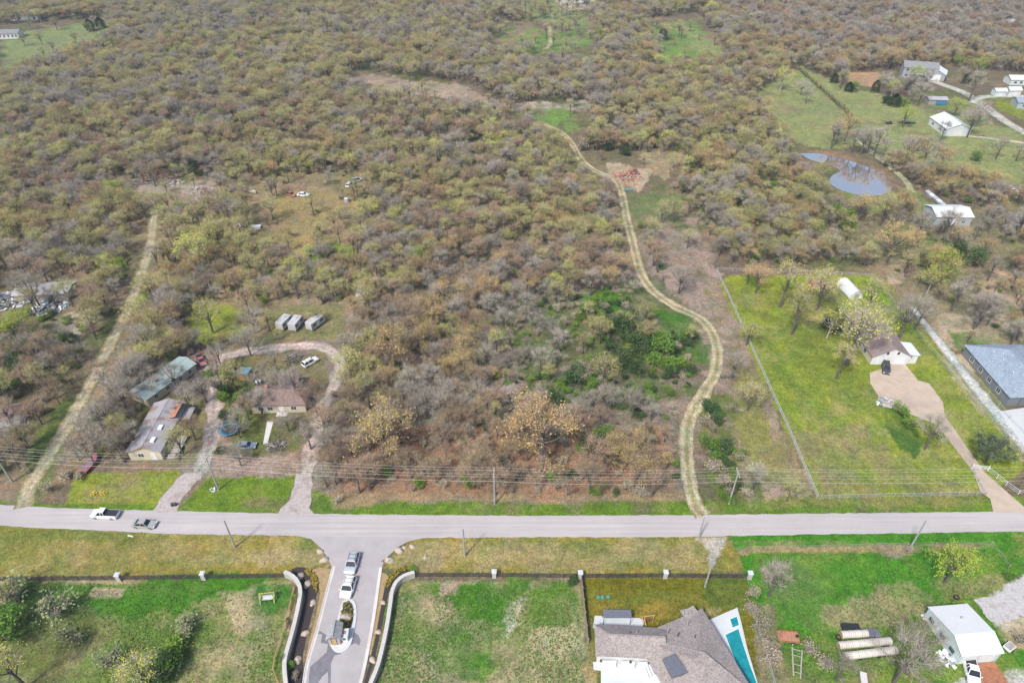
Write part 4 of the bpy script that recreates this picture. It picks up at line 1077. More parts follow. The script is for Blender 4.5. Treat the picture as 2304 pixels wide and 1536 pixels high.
# ---- left-hand yard
c = G(362, 978); hz = heading((328, 1028), (392, 912))
t, rf_ = gable('old_house', "long weathered house with rusty grey metal roof beside the gravel drive", 'house', c, hz, 15.5, 7.2, 2.7, 1.3, M['beige_wall'], M['old_metal_roof'])
for u in (-4.5, -.5, 3.8): opening(t, '-y', u, .9, 1.1, 1.2, 'window', 7.75, 3.6)
opening(t, '-x', .9, .9, 1.2, 1.2, 'window', 7.75, 3.6); opening(t, '-x', -1.8, .0, .95, 2.05, 'door', 7.75, 3.6, pane='white_wall')
opening(t, '-y', 5.8, .0, .95, 2.05, 'door', 7.75, 3.6, pane='white_wall')
for x, y in ((-5.2, -1.4), (-1.2, -1.5)):
    m = MB(); z = 2.7 + 1.3 * (1 - abs(y) / 3.6)
    m.box((x, y, z + .22), (1.5, .9, .28)); m.box((x - .36, y, z + .37), (.5, .6, .03)); m.box((x + .36, y, z + .37), (.5, .6, .03)); m.build('roof_vent', M['white_paint'], t)
m = MB(); m.box((4.6, -2.2, 3.45), (5.2, 3.2, .1), rx=-.30); m.build('patched_roof_sheet', M['rust_light'], t)
m = MB()
m.box((-3.6, -5.3, .62), (5.4, 3.0, .12))
for x in (-6.2, -3.6, -1.0):
    for y in (-6.7,): m.box((x, y, .75), (.12, .12, 1.6))
for z in (1.1, 1.45): m.box((-3.6, -6.75, z), (5.4, .06, .10))
for k in range(4): m.box((-6.55 - .3 * k, -5.2, .5 - .14 * k), (.3, 1.6, .08))
m.build('deck', M['old_timber'], t)
m = MB(); m.box((5.4, -4.7, 1.9), (4.2, 2.4, .08), rx=.12)
for x in (3.5, 7.3): m.box((x, -5.7, .95), (.1, .1, 1.9))
m.build('porch_roof', M['old_metal_roof'], t)

c = G(374, 866); hz = heading((330, 900), (418, 836))
t, rf_ = gable('cabin', "low cabin with rust-spotted teal metal roof under bare trees", 'house', c, hz, 15.0, 5.8, 2.5, .9, M['beige_wall'], M['teal_roof'])
for u in (-5, -1.5, 2.5, 5.5): opening(t, '-y', u, .95, .9, .95, 'window', 7.5, 2.9)
opening(t, '-y', .5, 0, .9, 2.0, 'door', 7.5, 2.9, pane='white_wall'); opening(t, '-x', .6, .9, 1.1, .9, 'window', 7.5, 2.9)
m = MB(); m.tube([(3.2, .9, 2.9), (3.2, .9, 4.0)], .12, 8); m.build('flue', M['metal'], t)

c = G(637, 905)
t, rf_ = gable('brown_house', "brown shingled house with pale front wall and hipped right end inside the loop drive", 'house', c, heading((575, 912), (700, 908)), 12.8, 7.4, 2.7, 1.7, M['beige_wall'], M['shingle_brown'], hip=2.6)
for u in (-4.2, -2.0, 3.6): opening(t, '-y', u, .9, 1.2, 1.1, 'window', 6.4, 3.7)
opening(t, '-y', .7, 0, 1.0, 2.05, 'door', 6.4, 3.7, pane='white_wall'); opening(t, '+x', 0, .9, 1.3, 1.1, 'window', 6.4, 3.7)
m = MB(); m.box((.4, 5.1, 1.3), (5.2, 3.4, 2.6)); m.build('rear_wing', M['beige_wall'], t)
m = MB(); m.box((.4, 5.2, 2.85), (6.0, 4.2, .14), rx=.13); m.build('rear_roof', M['shingle_brown'], t)
m = MB(); m.box((-3.3, .9, 4.2), (.7, .7, 1.3)); m.build('chimney', M['brick'], rf_)
m = MB(); m.box((.7, -4.3, .1), (2.6, 1.4, .2)); m.build('step', M['concrete'], t)

c = G(553, 848)
t, rf_ = gable('garden_shed', "small shed with flat pale blue roof behind the trampoline", 'shed', c, -.1, 3.0, 2.6, 2.0, .25, M['timber'], M['blue_panel'], over=.15)
opening(t, '-y', 0, 0, .8, 1.8, 'door', 1.5, 1.3, frame='old_timber', pane='timber')
t = thing('tool_box', "white upright metal locker standing among shrubs behind the brown house", 'locker', G(584, 868), .3)
m = MB(); m.box((0, 0, .8), (1.2, 1.0, 1.6)); m.build('body', M['white_paint'], t)
m = MB(); m.box((0, 0, 1.66), (1.35, 1.15, .1)); m.build('lid', M['white_paint'], t)
m = MB(); m.box((-.28, -.52, .8), (.5, .04, 1.4)); m.box((.28, -.52, .8), (.5, .04, 1.4)); m.build('door', M['white_paint'], t)

c = G(108, 664)
t, rf_ = gable('barn_shed', "wide pale grey metal roofed shed with clutter along its front, left of the straight track", 'shed', c, heading((45, 668), (175, 662)), 15.5, 6.2, 2.4, .8, M['old_timber'], M['grey_metal_roof'])
opening(t, '-y', -3.5, 0, 3.0, 2.0, 'garage', 7.75, 3.1, frame='old_timber', pane='dark_wall'); opening(t, '-y', 3.2, 0, 3.0, 2.0, 'garage', 7.75, 3.1, frame='old_timber', pane='dark_wall')
c = G(14, 945)
t, rf_ = gable('cottage', "cottage with brown roof and pale wall cut by the photo's left edge", 'house', c, .25, 8, 5, 2.5, 1.1, M['white_wall'], M['shingle_brown'])
for u in (-2, 1.8): opening(t, '-y', u, .9, 1.0, 1.0, 'window', 4, 2.5)
c = G(815, 668)
t, rf_ = gable('lean_shed', "narrow pale sheet-metal shed standing among grey trees", 'shed', c, heading((812, 690), (820, 650)), 6.0, 2.6, 2.1, .3, M['galv'], M['grey_metal_roof'], over=.1)

# ---- top left corner
c = G(22, 84)
t, rf_ = gable('far_house', "long white house with row of dark windows at the far green corner field", 'house', c, .12, 15, 8, 3.0, 1.6, M['white_wall'], M['shingle_grey'])
for u in (-6, -3.5, -1, 1.5, 4, 6): opening(t, '-y', u, .9, 1.2, 1.3, 'window', 7.5, 4)
c = G(66, 42)
t, rf_ = gable('far_house', "far house with broad lilac-grey roof behind the corner field", 'house', c, .06, 19, 12, 3.2, 2.4, M['white_wall'], M['shingle_grey'], hip=4)
for u in (-7, -3, 3, 7): opening(t, '-y', u, .8, 1.6, 1.5, 'window', 9.5, 6)

# ---- right-hand property
c = G(1966, 772); hz = heading((2000, 815), (1938, 728))
t, rf_ = gable('ranch_house', "long plum roofed house with white double garage at the tan drive's head", 'house', c, hz, 18.0, 10.0, 2.8, 2.5, M['beige_wall'], M['shingle_plum'])
for u in (-5, -2, 1.5, 5): opening(t, '+y', u, .9, 1.2, 1.2, 'window', 9.0, 5.0)
for u in (-2, 2, 5.5): opening(t, '-y', u, .9, 1.2, 1.2, 'window', 9.0, 5.0)
for u in (-2.4, 2.4): opening(t, '-x', u, 0, 2.7, 2.2, 'garage', 9.0, 5.0, pane='white_paint')
for u in (-1.4, 1.4): opening(t, '-x', u, 3.2, .7, .9, 'window', 9.0, 5.0)
m = MB(); m.add([(-9.02, -4.95, .02), (-9.02, 4.95, .02), (-9.02, 4.95, 2.75), (-9.02, 0, 5.15), (-9.02, -4.95, 2.75), (-9.005, -4.95, .02), (-9.005, 4.95, .02), (-9.005, 4.95, 2.75), (-9.005, 0, 5.15), (-9.005, -4.95, 2.75)],
      [(0, 1, 2, 3, 4), (9, 8, 7, 6, 5), (0, 5, 6, 1), (1, 6, 7, 2), (2, 7, 8, 3), (3, 8, 9, 4), (4, 9, 5, 0)])
m.build('garage_front', M['white_wall'], t)
for x, y in ((3, 1.6), (0, 1.2), (5.5, -1.5), (-3, 2.2)):
    m = MB(); z = 2.8 + 2.5 * (1 - abs(y) / 5); m.tube([(x, y, z), (x, y, z + .75)], .09, 8); m.build('vent_pipe', M['metal'], rf_)
m = MB(); m.box((-6.2, -6.0, 1.35), (5.0, 2.4, 2.7)); m.build('side_wing', M['white_wall'], t)
m = MB(); m.box((-6.2, -6.05, 2.92), (5.5, 3.0, .14), rx=.12); m.build('side_roof', M['pale_roof'], t)
m = MB(); m.box((9.5, 1.0, 2.55), (2.6, 5, .1)); [m.box((10.6, y, 1.25), (.12, .12, 2.5)) for y in (-1.2, 1, 3.2)]; m.build('rear_porch', M['old_timber'], t)

c = G(1910, 656); hz = heading((1893, 640), (1932, 682))
t = thing('hoop_shed', "arched white hoop shed on the lawn behind the brown roofed house", 'shed', c, hz); t.scale = (.85, .85, .85)
m = MB(); secs = []
for x in (-4.6, -2.3, 0, 2.3, 4.6):
    secs.append([(x, 2.6 * math.cos(math.pi * k / 12), .02 + 3.0 * math.sin(math.pi * k / 12)) for k in range(13)])
m.loft(secs, cap=False); m.build('cover', M['pale_roof'], t, smooth=True)
m = MB()
for x in (-4.5, 4.5): m.add([(x, 2.5 * math.cos(math.pi * k / 12), .02 + 2.9 * math.sin(math.pi * k / 12)) for k in range(13)], [tuple(range(13))])
m.build('end_wall', M['white_wall'], t)
m = MB(); m.box((4.56, 0, 1.0), (.06, 1.8, 2.0)); m.build('door', M['galv'], t)
m = MB()
for x in (-3.4, -1.15, 1.15, 3.4): m.tube([(x, 2.63 * math.cos(math.pi * k / 12), .02 + 3.03 * math.sin(math.pi * k / 12)) for k in range(13)], .04, 4)
m.build('hoop', M['galv'], t)

c = G(2258, 852); hz = heading((2262, 905), (2188, 818))
t, rf_ = gable('slate_house', "big house with slate grey roof at the photo's right edge", 'house', c + Vector((2.0, 0, 0)), hz, 20, 15, 3.0, 2.6, M['dark_wall'], M['shingle_slate'], hip=5.5)
for u in (-6, -2, 2, 6): opening(t, '+y', u, .9, 1.3, 1.3, 'window', 10, 7.5)
opening(t, '-x', -3.2, 0, 4.6, 2.3, 'garage', 10, 7.5, frame='trim_dark', pane='dark_wall'); opening(t, '-x', 3.2, 0, 2.6, 2.3, 'garage', 10, 7.5, frame='trim_dark', pane='dark_wall')
m = MB()
vs = [(-12.6, -6.6, 2.9), (-12.6, -.2, 2.9), (-12.6, -3.4, 4.6), (-6, -6.6, 2.9), (-6, -.2, 2.9), (-5, -3.4, 4.6)]
m.add(vs, [(0, 2, 5, 3), (2, 1, 4, 5), (0, 1, 2), (3, 5, 4), (0, 3, 4, 1)]); m.build('front_gable', M['shingle_slate'], t)
for x, y in ((2, 3), (4, 2), (-3, 3.4), (5.5, 3.5)):
    m = MB(); z = 3.0 + 2.6 * (1 - abs(y) / 7.5); m.tube([(x, y, z), (x, y, z + .6)], .09, 8); m.build('vent_pipe', M['white_paint'], rf_)

# ---- bottom: hip roofed house with pool
t = thing('pool_house', "big taupe shingled house with hipped wings beside the turquoise pool", 'house', G(1500, 1450), 0)
O = G(1500, 1450)
def hip_wing(px4, h, zt, inset, nm, over_mat):
    """A wing from four plan corners (front-left, front-right, back-right, back-left of the eaves at height h)."""
    P = [G(x, y, h) for x, y in px4]; P = [Vector((p.x - O.x, p.y - O.y, h)) for p in P]
    cen = sum(P, Vector((0, 0, 0))) / 4
    m = MB(); m.prism([tuple((p + (cen - p) * .06)[:2]) for p in P], -.05, h - .05); m.build('wall', M['white_wall'], t)
    a, b = (P[0] + P[3]) / 2, (P[1] + P[2]) / 2; d = (b - a).normalized()
    w = ((P[3] - P[0]).length + (P[2] - P[1]).length) / 4
    r0, r1 = a + d * w * inset[0], b - d * w * inset[1]; r0.z = r1.z = zt
    lo = [p - Vector((0, 0, .16)) for p in P]
    r = MB(); r.add(P + [r0, r1] + lo, [(0, 1, 5, 4), (2, 3, 4, 5), (1, 2, 5), (3, 0, 4), (0, 6, 7, 1), (1, 7, 8, 2), (2, 8, 9, 3), (3, 9, 6, 0), (9, 8, 7, 6)])
    ro = r.build(nm, over_mat, t)
    q = MB(); q.bar(r0 + Vector((0, 0, .02)), r1 + Vector((0, 0, .02)), .3, .06)
    for i, e in ((0, r0), (3, r0), (1, r1), (2, r1)): q.bar(P[i] + Vector((0, 0, .02)), e + Vector((0, 0, .02)), .26, .06)
    q.build('ridge_cap', M['shingle_taupe'], ro)
    return ro, P, r0, r1
ro1, P1, a1, b1 = hip_wing([(1340, 1474), (1500, 1482), (1500, 1412), (1337, 1403)], 3.0, 4.9, (.85, .2), 'left_roof', M['shingle_taupe'])
ro2, P2, a2, b2 = hip_wing([(1560, 1660), (1700, 1560), (1580, 1368), (1428, 1432)], 3.0, 5.9, (1, .9), 'main_roof', M['shingle_taupe'])
m = MB(); q = [G(x, y, 3.25) - Vector((O.x, O.y, 0)) for x, y in ((1530, 1372), (1562, 1364), (1592, 1404), (1560, 1420))]
m.add([tuple(p) for p in q] + [(p.x, p.y, 3.1) for p in q], [(0, 1, 2, 3), (0, 4, 5, 1), (1, 5, 6, 2), (2, 6, 7, 3), (3, 7, 4, 0)]); m.build('rear_eave', M['shingle_taupe'], t)
m = MB(); q = [G(x, y, 4.75) - Vector((O.x, O.y, 0)) for x, y in ((1491, 1481), (1519, 1469), (1548, 1511), (1512, 1523))]
m.add([tuple(p) for p in q] + [(p.x, p.y, 4.3) for p in q], [(0, 1, 2, 3), (0, 4, 5, 1), (1, 5, 6, 2), (2, 6, 7, 3), (3, 7, 4, 0)]); m.build('entry_roof', M['roof_inset'], t)
m = MB()
e0, e1 = G(1450, 1492, 2.6) - O, G(1478, 1478, 2.6) - O
for k in range(7):
    p = G(1452 + 5 * k, 1500 - 4.2 * k, 2.7) - O; q_ = G(1462 + 6 * k, 1525 - 4 * k, 2.7) - O
    m.bar((p.x, p.y, 2.9), (q_.x, q_.y, 2.9), .10, .16)
m.build('slatted_pergola', M['old_timber'], t)
m = MB()
pp = G(1490, 1512) - O; m.box((pp.x, pp.y, 1.2), (1.0, .5, 2.4), rz=.9); m.build('entry_post', M['timber'], t)
for i, (x, y) in enumerate(((1370, 1440), (1417, 1425), (1432, 1424), (1485, 1400), (1501, 1424), (1525, 1430), (1546, 1406), (1562, 1436))):
    p = G(x, y, 4.2) - O; m = MB(); m.tube([(p.x, p.y, 3.2), (p.x, p.y, 5.3 if i > 3 else 4.9)], .10, 8); m.build('vent_pipe', M['trim_dark' if i % 2 else 'metal'], ro2 if i > 3 else ro1)
fr = MB()
g0 = G(1344, 1480, 2.6) - O; g1 = G(1472, 1486, 2.6) - O
for u in (.22, .55, .85):
    p = g0.lerp(g1, u); m = MB(); m.box((p.x, p.y - .1, 1.15), (2.4, .06, 2.2)); gd = m.build('garage_door', M['white_paint'], t)
for u in (.06, .58, .90):
    p = g0.lerp(g1, u); m = MB(); m.lathe([(.05, .0), (.2, .04), (.22, .16), (.08, .3), (.02, .32)], 10, (p.x, p.y - .35, 2.35)); m.box((p.x, p.y - .2, 2.55), (.06, .4, .06)); m.build('wall_lamp', M['trim_dark'], t)
m = MB(); pp = G(1545, 1380, 3.5) - O
for k in range(3): m.tube([(pp.x - .6 + .6 * k, pp.y, 3.2), (pp.x - .6 + .6 * k, pp.y, 3.9)], .16, 8)
m.build('chimney', M['metal'], t)

flat("patio", [(1334, 1412), (1338, 1384), (1440, 1390), (1448, 1395), (1446, 1415)], M['concrete_white'], .02, "pale concrete patio behind the taupe roofed house")
flat("driveway", [(1334, 1488), (1480, 1488), (1500, 1525), (1510, 1600), (1352, 1600), (1352, 1508), (1336, 1506)], M['concrete_white'], .02, "white concrete driveway in front of the garage")
flat("patio", [(1538, 1372), (1560, 1362), (1588, 1396), (1570, 1402)], M['concrete_white'], .02, "pale slab at the back corner of the taupe roofed house")
flat("pool_deck", [(1585, 1398), (1659, 1366), (1668, 1400), (1682, 1460), (1712, 1560), (1690, 1580), (1640, 1480)], M['concrete_white'], .02, "white paved deck round the pool")
def pool_mat():
    m, nt, b = new_mat('pool_water'); N = nt.nodes.new; L_ = nt.links.new
    tc = N("ShaderNodeTexCoord"); n = N("ShaderNodeTexNoise"); n.inputs["Scale"].default_value = .7; n.inputs["Detail"].default_value = 3; L_(tc.outputs["Object"], n.inputs[0])
    cr = N("ShaderNodeValToRGB"); cr.color_ramp.elements[0].position = .35; cr.color_ramp.elements[0].color = (.010, .20, .235, 1); cr.color_ramp.elements[1].position = .7; cr.color_ramp.elements[1].color = (.02, .285, .32, 1)
    L_(n.outputs[0], cr.inputs[0]); L_(cr.outputs[0], b.inputs["Base Color"]); b.inputs["Roughness"].default_value = .06; b.inputs["IOR"].default_value = 1.33
    w = N("ShaderNodeTexNoise"); w.inputs["Scale"].default_value = 4; bp = N("ShaderNodeBump"); bp.inputs["Strength"].default_value = .12; L_(tc.outputs["Object"], w.inputs[0]); L_(w.outputs[0], bp.inputs["Height"]); L_(bp.outputs[0], b.inputs["Normal"])
    return m
POOLW = pool_mat()
def basin(name, label, cat, pxs, rim, z):
    P = [G(*p) for p in pxs]; c = sum(P, Vector((0, 0, 0))) / len(P); t = thing(name, label, cat, (c.x, c.y, 0))
    P = [p - c for p in P]; m = MB(); n = len(P)
    out = [p + p.normalized() * rim for p in P]
    vs = [(p.x, p.y, z) for p in P] + [(p.x, p.y, z) for p in out] + [(p.x, p.y, .0) for p in out] + [(p.x, p.y, .0) for p in P]
    fs = []
    for i in range(n):
        j = (i + 1) % n; fs += [(i, j, n + j, n + i), (n + i, n + j, 2 * n + j, 2 * n + i), (i, 3 * n + i, 3 * n + j, j)]
    m.add(vs, fs); m.build('coping', M['pool_tile'], t)
    w = MB(); w.add([(p.x, p.y, z - .05) for p in P], [tuple(range(n))]); w.build('water', POOLW, t)
    return t
basin('swimming_pool', "long turquoise swimming pool set in white decking", 'pool', [(1632, 1428), (1661, 1414), (1672, 1450), (1688, 1498), (1702, 1535), (1688, 1545), (1660, 1500)], .3, .10)
basin('hot_tub', "small square blue spa at the head of the pool", 'spa', [(1642, 1394), (1657, 1388), (1662, 1407), (1648, 1413)], .35, .32)
t = thing('patio_awning', "dark flat awning over the pale back patio", 'awning', G(1386, 1396), 0)
m = MB(); m.box((0, 0, 2.35), (5.0, 1.5, .10), rx=.06); m.build('canopy', M['roof_inset'], t)
for x in (-2.4, 2.4):
    for y in (-.65, .65): m = MB(); m.tube([(x, y, 0), (x, y, 2.3)], .05, 6); m.build('post', M['trim_dark'], t)
t = thing('garden_pergola', "open yellow timber frame on the back patio", 'pergola', G(1458, 1400), .12)
m = MB()
for x in (-.85, .85): m.tube([(x, 0, 0), (x, 0, 2.2)], .08, 4)
m.build('post', M['timber'], t)
m = MB(); m.box((0, 0, 2.25), (2.0, .14, .14)); m.box((-.85, -.6, 1.3), (.14, 1.3, .14)); m.box((-.85, .4, .25), (.14, 1.6, .14)); m.build('beam', M['timber'], t)
m = MB()
for k in range(6): m.box((-.7 + .28 * k, .1, .8), (.08, .06, 1.5))
m.box((0, .1, .85), (1.7, .05, .08)); m.build('rail', M['rust'], t)
for i, (x, y, lb) in enumerate(((1346, 1343, "leftmost of three round green lids on the brown lawn"), (1355, 1343, "middle one of three round green lids on the brown lawn"), (1368, 1342, "rightmost of three round green lids on the brown lawn"))):
    t = thing('tank_lid', lb, 'lid', G(x, y), 0, "green tank lids")
    m = MB(); m.lathe([(.34, 0), (.34, .12), (.30, .17), (.1, .2)], 16); m.build('lid', M['teal_plastic'], t)
    m = MB(); m.tube([(-.1, 0, .19), (-.1, 0, .27), (.1, 0, .27), (.1, 0, .19)], .02, 4); m.build('handle', M['metal'], t)
t = thing('play_ball', "yellow ball beside the left wall of the taupe roofed house", 'ball', G(1345, 1433), 0)
m = MB(); m.lathe([(.02, 0), (.3, .08), (.42, .35), (.36, .62), (.2, .76), (.02, .8)], 14); m.build('ball', M['yellow_plastic'], t, smooth=True)

# ---- gatehouse island
isl = [(763, 1378), (768, 1358), (776, 1349), (787, 1347), (797, 1352), (802, 1366), (802, 1392), (796, 1425), (788, 1452), (776, 1464), (760, 1468), (748, 1460), (744, 1446), (752, 1420)]
def curb_ring(name, pxs, mat, z, w, label):
    P = spline([G(*p) for p in pxs] + [G(*pxs[0])], .5)[:-1]; n = len(P); c = sum(P, Vector((0, 0, 0))) / n
    m = MB(); vs, fs = [], []
    for i, p in enumerate(P):
        d = (P[(i + 1) % n] - P[i - 1]).normalized(); nn = Vector((-d.y, d.x, 0))
        if nn.dot(c - p) < 0: nn = -nn
        q = p + nn * w
        vs += [(p.x, p.y, .01), (p.x, p.y, z), (q.x, q.y, z), (q.x, q.y, .01)]
    for i in range(n):
        j = (i + 1) % n
        for k in range(3): fs.append((i * 4 + k, i * 4 + k + 1, j * 4 + k + 1, j * 4 + k))
    m.add(vs, fs); return tag(m.build(name, mat), label, kind="structure")
curb_ring("kerb", isl, M['concrete_white'], .17, .55, "white kerb round the gatehouse island")
flat("paving", [(763, 1412), (797, 1412), (790, 1446), (776, 1462), (760, 1466), (748, 1458), (746, 1446)], M['concrete'], .10, "pale paving at the near end of the gatehouse island")
c = G(757, 1434); hz = heading((750, 1455), (758, 1412))
t, rf_ = gable('gatehouse', "little pale stone gatehouse with grey shingle roof on the road island", 'gatehouse', c, hz, 2.6, 2.0, 2.3, .8, M['stone'], M['shingle_pale'], over=.3)
opening(t, '-y', .1, 1.0, .8, .8, 'window', 1.3, 1.0); opening(t, '-x', 0, .1, .8, 2.0, 'door', 1.3, 1.0, frame='trim_dark', pane='timber'); opening(t, '+y', 0, 1.0, .8, .8, 'window', 1.3, 1.0)
t = thing('gate_pillar', "low white pillar with dark square opening beside the gatehouse", 'pillar', G(778, 1434), hz)
m = MB(); m.box((0, 0, .75), (1.5, 1.1, 1.5)); m.build('shaft', M['white_wall'], t); m = MB(); m.box((0, 0, 1.55), (1.7, 1.3, .12)); m.build('cap', M['concrete_white'], t)
m = MB(); m.box((.1, 0, 1.63), (.5, .5, .06)); m.build('vent', M['rust'], t); m = MB(); m.box((-.76, 0, .9), (.05, .5, .5)); m.build('key_panel', M['trim_dark'], t)

def flower_bed(label, pxs, z, n_f, seed, fpoly=None):
    P = [G(*p) for p in pxs]; c = sum(P, Vector((0, 0, 0))) / len(P); t = thing('flower_bed', label, 'flower bed', (c.x, c.y, 0))
    m = MB(); m.add([(p.x - c.x, p.y - c.y, z) for p in P], [tuple(range(len(P)))]); o = m.build('mulch', M['mulch'], t)
    import bmesh
    bm = bmesh.new(); bm.from_mesh(o.data); bmesh.ops.triangulate(bm, faces=bm.faces[:])
    for f in bm.faces:
        if f.normal.z < 0: f.normal_flip()
    bm.to_mesh(o.data); bm.free()
    r = random.Random(seed); fl = MB(); lf = MB(); poly = fpoly or pxs
    xs = [p[0] for p in poly]; ys = [p[1] for p in poly]; k = 0; tries = 0
    while k < n_f and tries < n_f * 30:
        tries += 1
        x, y = r.uniform(min(xs), max(xs)), r.uniform(min(ys), max(ys))
        if not inside(np.array([x]), np.array([y]), poly)[0]: continue
        k += 1; p = G(x, y) - c; s = r.uniform(.09, .16); h = r.uniform(.18, .32)
        lf.lathe([(s * 1.3, z), (s * 1.5, z + h * .5), (.03, z + h)], 5, (p.x, p.y, 0))
        for j in range(3):
            fl.box((p.x + r.uniform(-.12, .12), p.y + r.uniform(-.12, .12), z + h + r.uniform(-.02, .06)), (s * .6, s * .6, .05), rz=r.uniform(0, 3), rx=r.uniform(-.4, .4))
    lf.build('leaves', mat_leaf('bed_leaf', (.06, .10, .025)), t)
    o = fl.build('flowers', mat_plain('yellow_flower', (.42, .27, .03), .8, .5, 5), t); o["kind"] = "stuff"
    return t
flower_bed("dark mulch bed with yellow flowers along the left entrance wall", [(655, 1281), (668, 1275), (682, 1275), (702, 1284), (714, 1302), (716, 1322), (710, 1350), (700, 1390), (690, 1430), (680, 1480), (683, 1500), (680, 1600), (648, 1600), (648, 1520), (660, 1460), (676, 1392), (687, 1345), (684, 1322), (672, 1304)], .03, 150, 3,
           [(690, 1280), (704, 1284), (715, 1303), (717, 1322), (712, 1332), (703, 1315), (698, 1298), (684, 1286)])
flower_bed("crescent bed of yellow flowers round the head of the right entrance wall", [(866, 1318), (874, 1300), (888, 1286), (905, 1276), (925, 1271), (937, 1276), (936, 1286), (915, 1288), (898, 1298), (884, 1313), (874, 1335), (866, 1370), (856, 1420), (843, 1480), (826, 1540), (818, 1540), (832, 1490), (848, 1420), (860, 1350)], .03, 170, 4,
           [(866, 1320), (872, 1300), (888, 1285), (905, 1275), (925, 1271), (936, 1277), (920, 1282), (902, 1288), (885, 1303), (874, 1322)])
flower_bed("small mulch bed of yellow flowers on the gatehouse island", [(769, 1372), (773, 1358), (783, 1353), (792, 1358), (796, 1372), (794, 1395), (788, 1412), (764, 1412)], .12, 90, 5)

# ---- boulders
def boulder(px, py, s, label, seed, z=0.0, flat_=.62, group="pale boulders along the entrance"):
    r = random.Random(seed); t = MB(); secs = []
    ph = [r.uniform(0, 6.28) for _ in range(4)]
    for i in range(7):
        v = i / 6; z_ = -.05 + v * s * flat_ * 1.5; rr = s * (1 - (v * 1.02) ** 2.6 * .80) * (1 if i else 1.05)
        secs.append([(rr * math.cos(a) * (1.15 + .16 * math.sin(2 * a + ph[0]) + .09 * math.sin(5 * a + ph[1] + v * 2)) + .1 * s * v, rr * math.sin(a) * (.85 + .14 * math.sin(3 * a + ph[2])), z_ * (1 + .12 * math.sin(a + ph[3]))) for a in [2 * math.pi * k / 11 for k in range(11)]])
    t.loft(secs); o = t.build('boulder', M['boulder']); o.location = G(px, py) + Vector((0, 0, z)); o.rotation_euler = (0, 0, r.uniform(0, 6.28))
    return tag(o, label, 'boulder', group)
for i, (x, y, s, lb) in enumerate(((720, 1240, .62, "tan boulder on the verge nearest the road, left corner of the junction"), (730, 1259, .75, "rounded tan boulder just before the left kerb starts"),
    (676, 1296, .80, "large pale boulder at the top of the left mulch bed"), (692, 1314, .78, "second pale boulder down the left mulch bed"), (704, 1356, .62, "rusty tan boulder at the middle edge of the left mulch bed"),
    (687, 1424, .65, "tan boulder at the lower edge of the left mulch bed, level with the gatehouse"), (671, 1484, .72, "round tan boulder low in the left mulch bed near the photo's bottom"),
    (876, 1260, .78, "tan boulder on the right corner of the junction beside the sign"), (897, 1238, .85, "long flat boulder on the right corner verge"), (909, 1232, .5, "small grey boulder behind the long flat one"), (928, 1229, .55, "pale boulder farthest along the right corner verge"),
    (957, 1253, .45, "lone flat pale stone in the dry right-hand verge"), (778, 1389, .95, "big pale boulder on the gatehouse island"), (862, 1355, .5, "upper pale boulder against the right entrance wall"), (851, 1421, .55, "middle pale boulder against the right entrance wall"), (839, 1484, .62, "lowest pale boulder against the right entrance wall"))):
    boulder(x, y, s, lb, 40 + i, .10 if 'island' in lb else 0)

# ---- stone walls
def wall_along(name, label, pxs, h, w, z=0, cap=True):
    P = spline([G(*p) for p in pxs], .7); c = P[0].copy(); t = thing(name, label, 'wall', (c.x, c.y, 0))
    m = MB(); vs, fs = [], []; k = MB(); kv = []
    for i, p in enumerate(P):
        d = (P[min(i + 1, len(P) - 1)] - P[max(0, i - 1)]).normalized(); n = Vector((-d.y, d.x, 0)); q = p - c
        for s, zz in ((-1, -.05), (-1, h), (1, h), (1, -.05)): v = q + n * s * w / 2; vs.append((v.x, v.y, zz))
        for s, zz in ((-1, h + .005), (-1, h + .12), (1, h + .12), (1, h + .005)): v = q + n * s * (w / 2 + .07); kv.append((v.x, v.y, zz))
    def skin(mb, vv):
        f = [(i * 4 + a, i * 4 + (a + 1) % 4, i * 4 + 4 + (a + 1) % 4, i * 4 + 4 + a) for i in range(len(P) - 1) for a in range(4)]
        mb.add(vv, f + [(0, 1, 2, 3), tuple((len(P) - 1) * 4 + a for a in (3, 2, 1, 0))])
    skin(m, vs); skin(k, kv)
    m.build('wall', M['stone'], t); k.build('coping', M['stone_cap'], t)
    return t
wall_along('stone_wall', "curved pale stone wall left of the entrance road", [(643, 1296), (660, 1304), (674, 1320), (679, 1342), (672, 1385), (660, 1435), (646, 1486), (644, 1515), (648, 1560), (648, 1610)], 1.5, .55)
wall_along('stone_wall', "curved pale stone wall right of the entrance road", [(934, 1297), (912, 1304), (894, 1318), (884, 1340), (880, 1368), (872, 1420), (861, 1472), (850, 1512), (826, 1570), (815, 1600)], 1.5, .55)

# ---- rail fences with stone pillars
def pillar(px, py, label, h=1.7, w=.75):
    t = thing('fence_pillar', label, 'pillar', G(px, py), .0, "pale stone pillars in the black rail fence")
    m = MB(); m.box((0, 0, h / 2), (w, w, h + .02)); m.build('shaft', M['stone_cap'], t)
    m = MB(); m.box((0, 0, h + .06), (w + .2, w + .2, .12)); m.box((0, 0, h + .16), (w * .7, w * .7, .10)); m.build('cap', M['concrete_white'], t)
def rail_fence(label, p0, p1, n, h=1.45, mat='black_rail', rails=(.3, .65, 1.0, 1.35), name='rail_fence', post=.14, rw=.05, rh=.15, group=None):
    a, b = G(*p0), G(*p1); t = thing(name, label, 'fence', a, math.atan2(b.y - a.y, b.x - a.x), group); L_ = (b - a).length
    for k in range(n + 1):
        m = MB(); m.box((L_ * k / n, 0, h / 2), (post, post, h)); m.build('post', M[mat], t)
    for z in rails:
        m = MB(); m.box((L_ / 2, -post * .5 - rw * .5 - .003, z), (L_, rw, rh)); m.build('rail', M[mat], t)
    return t
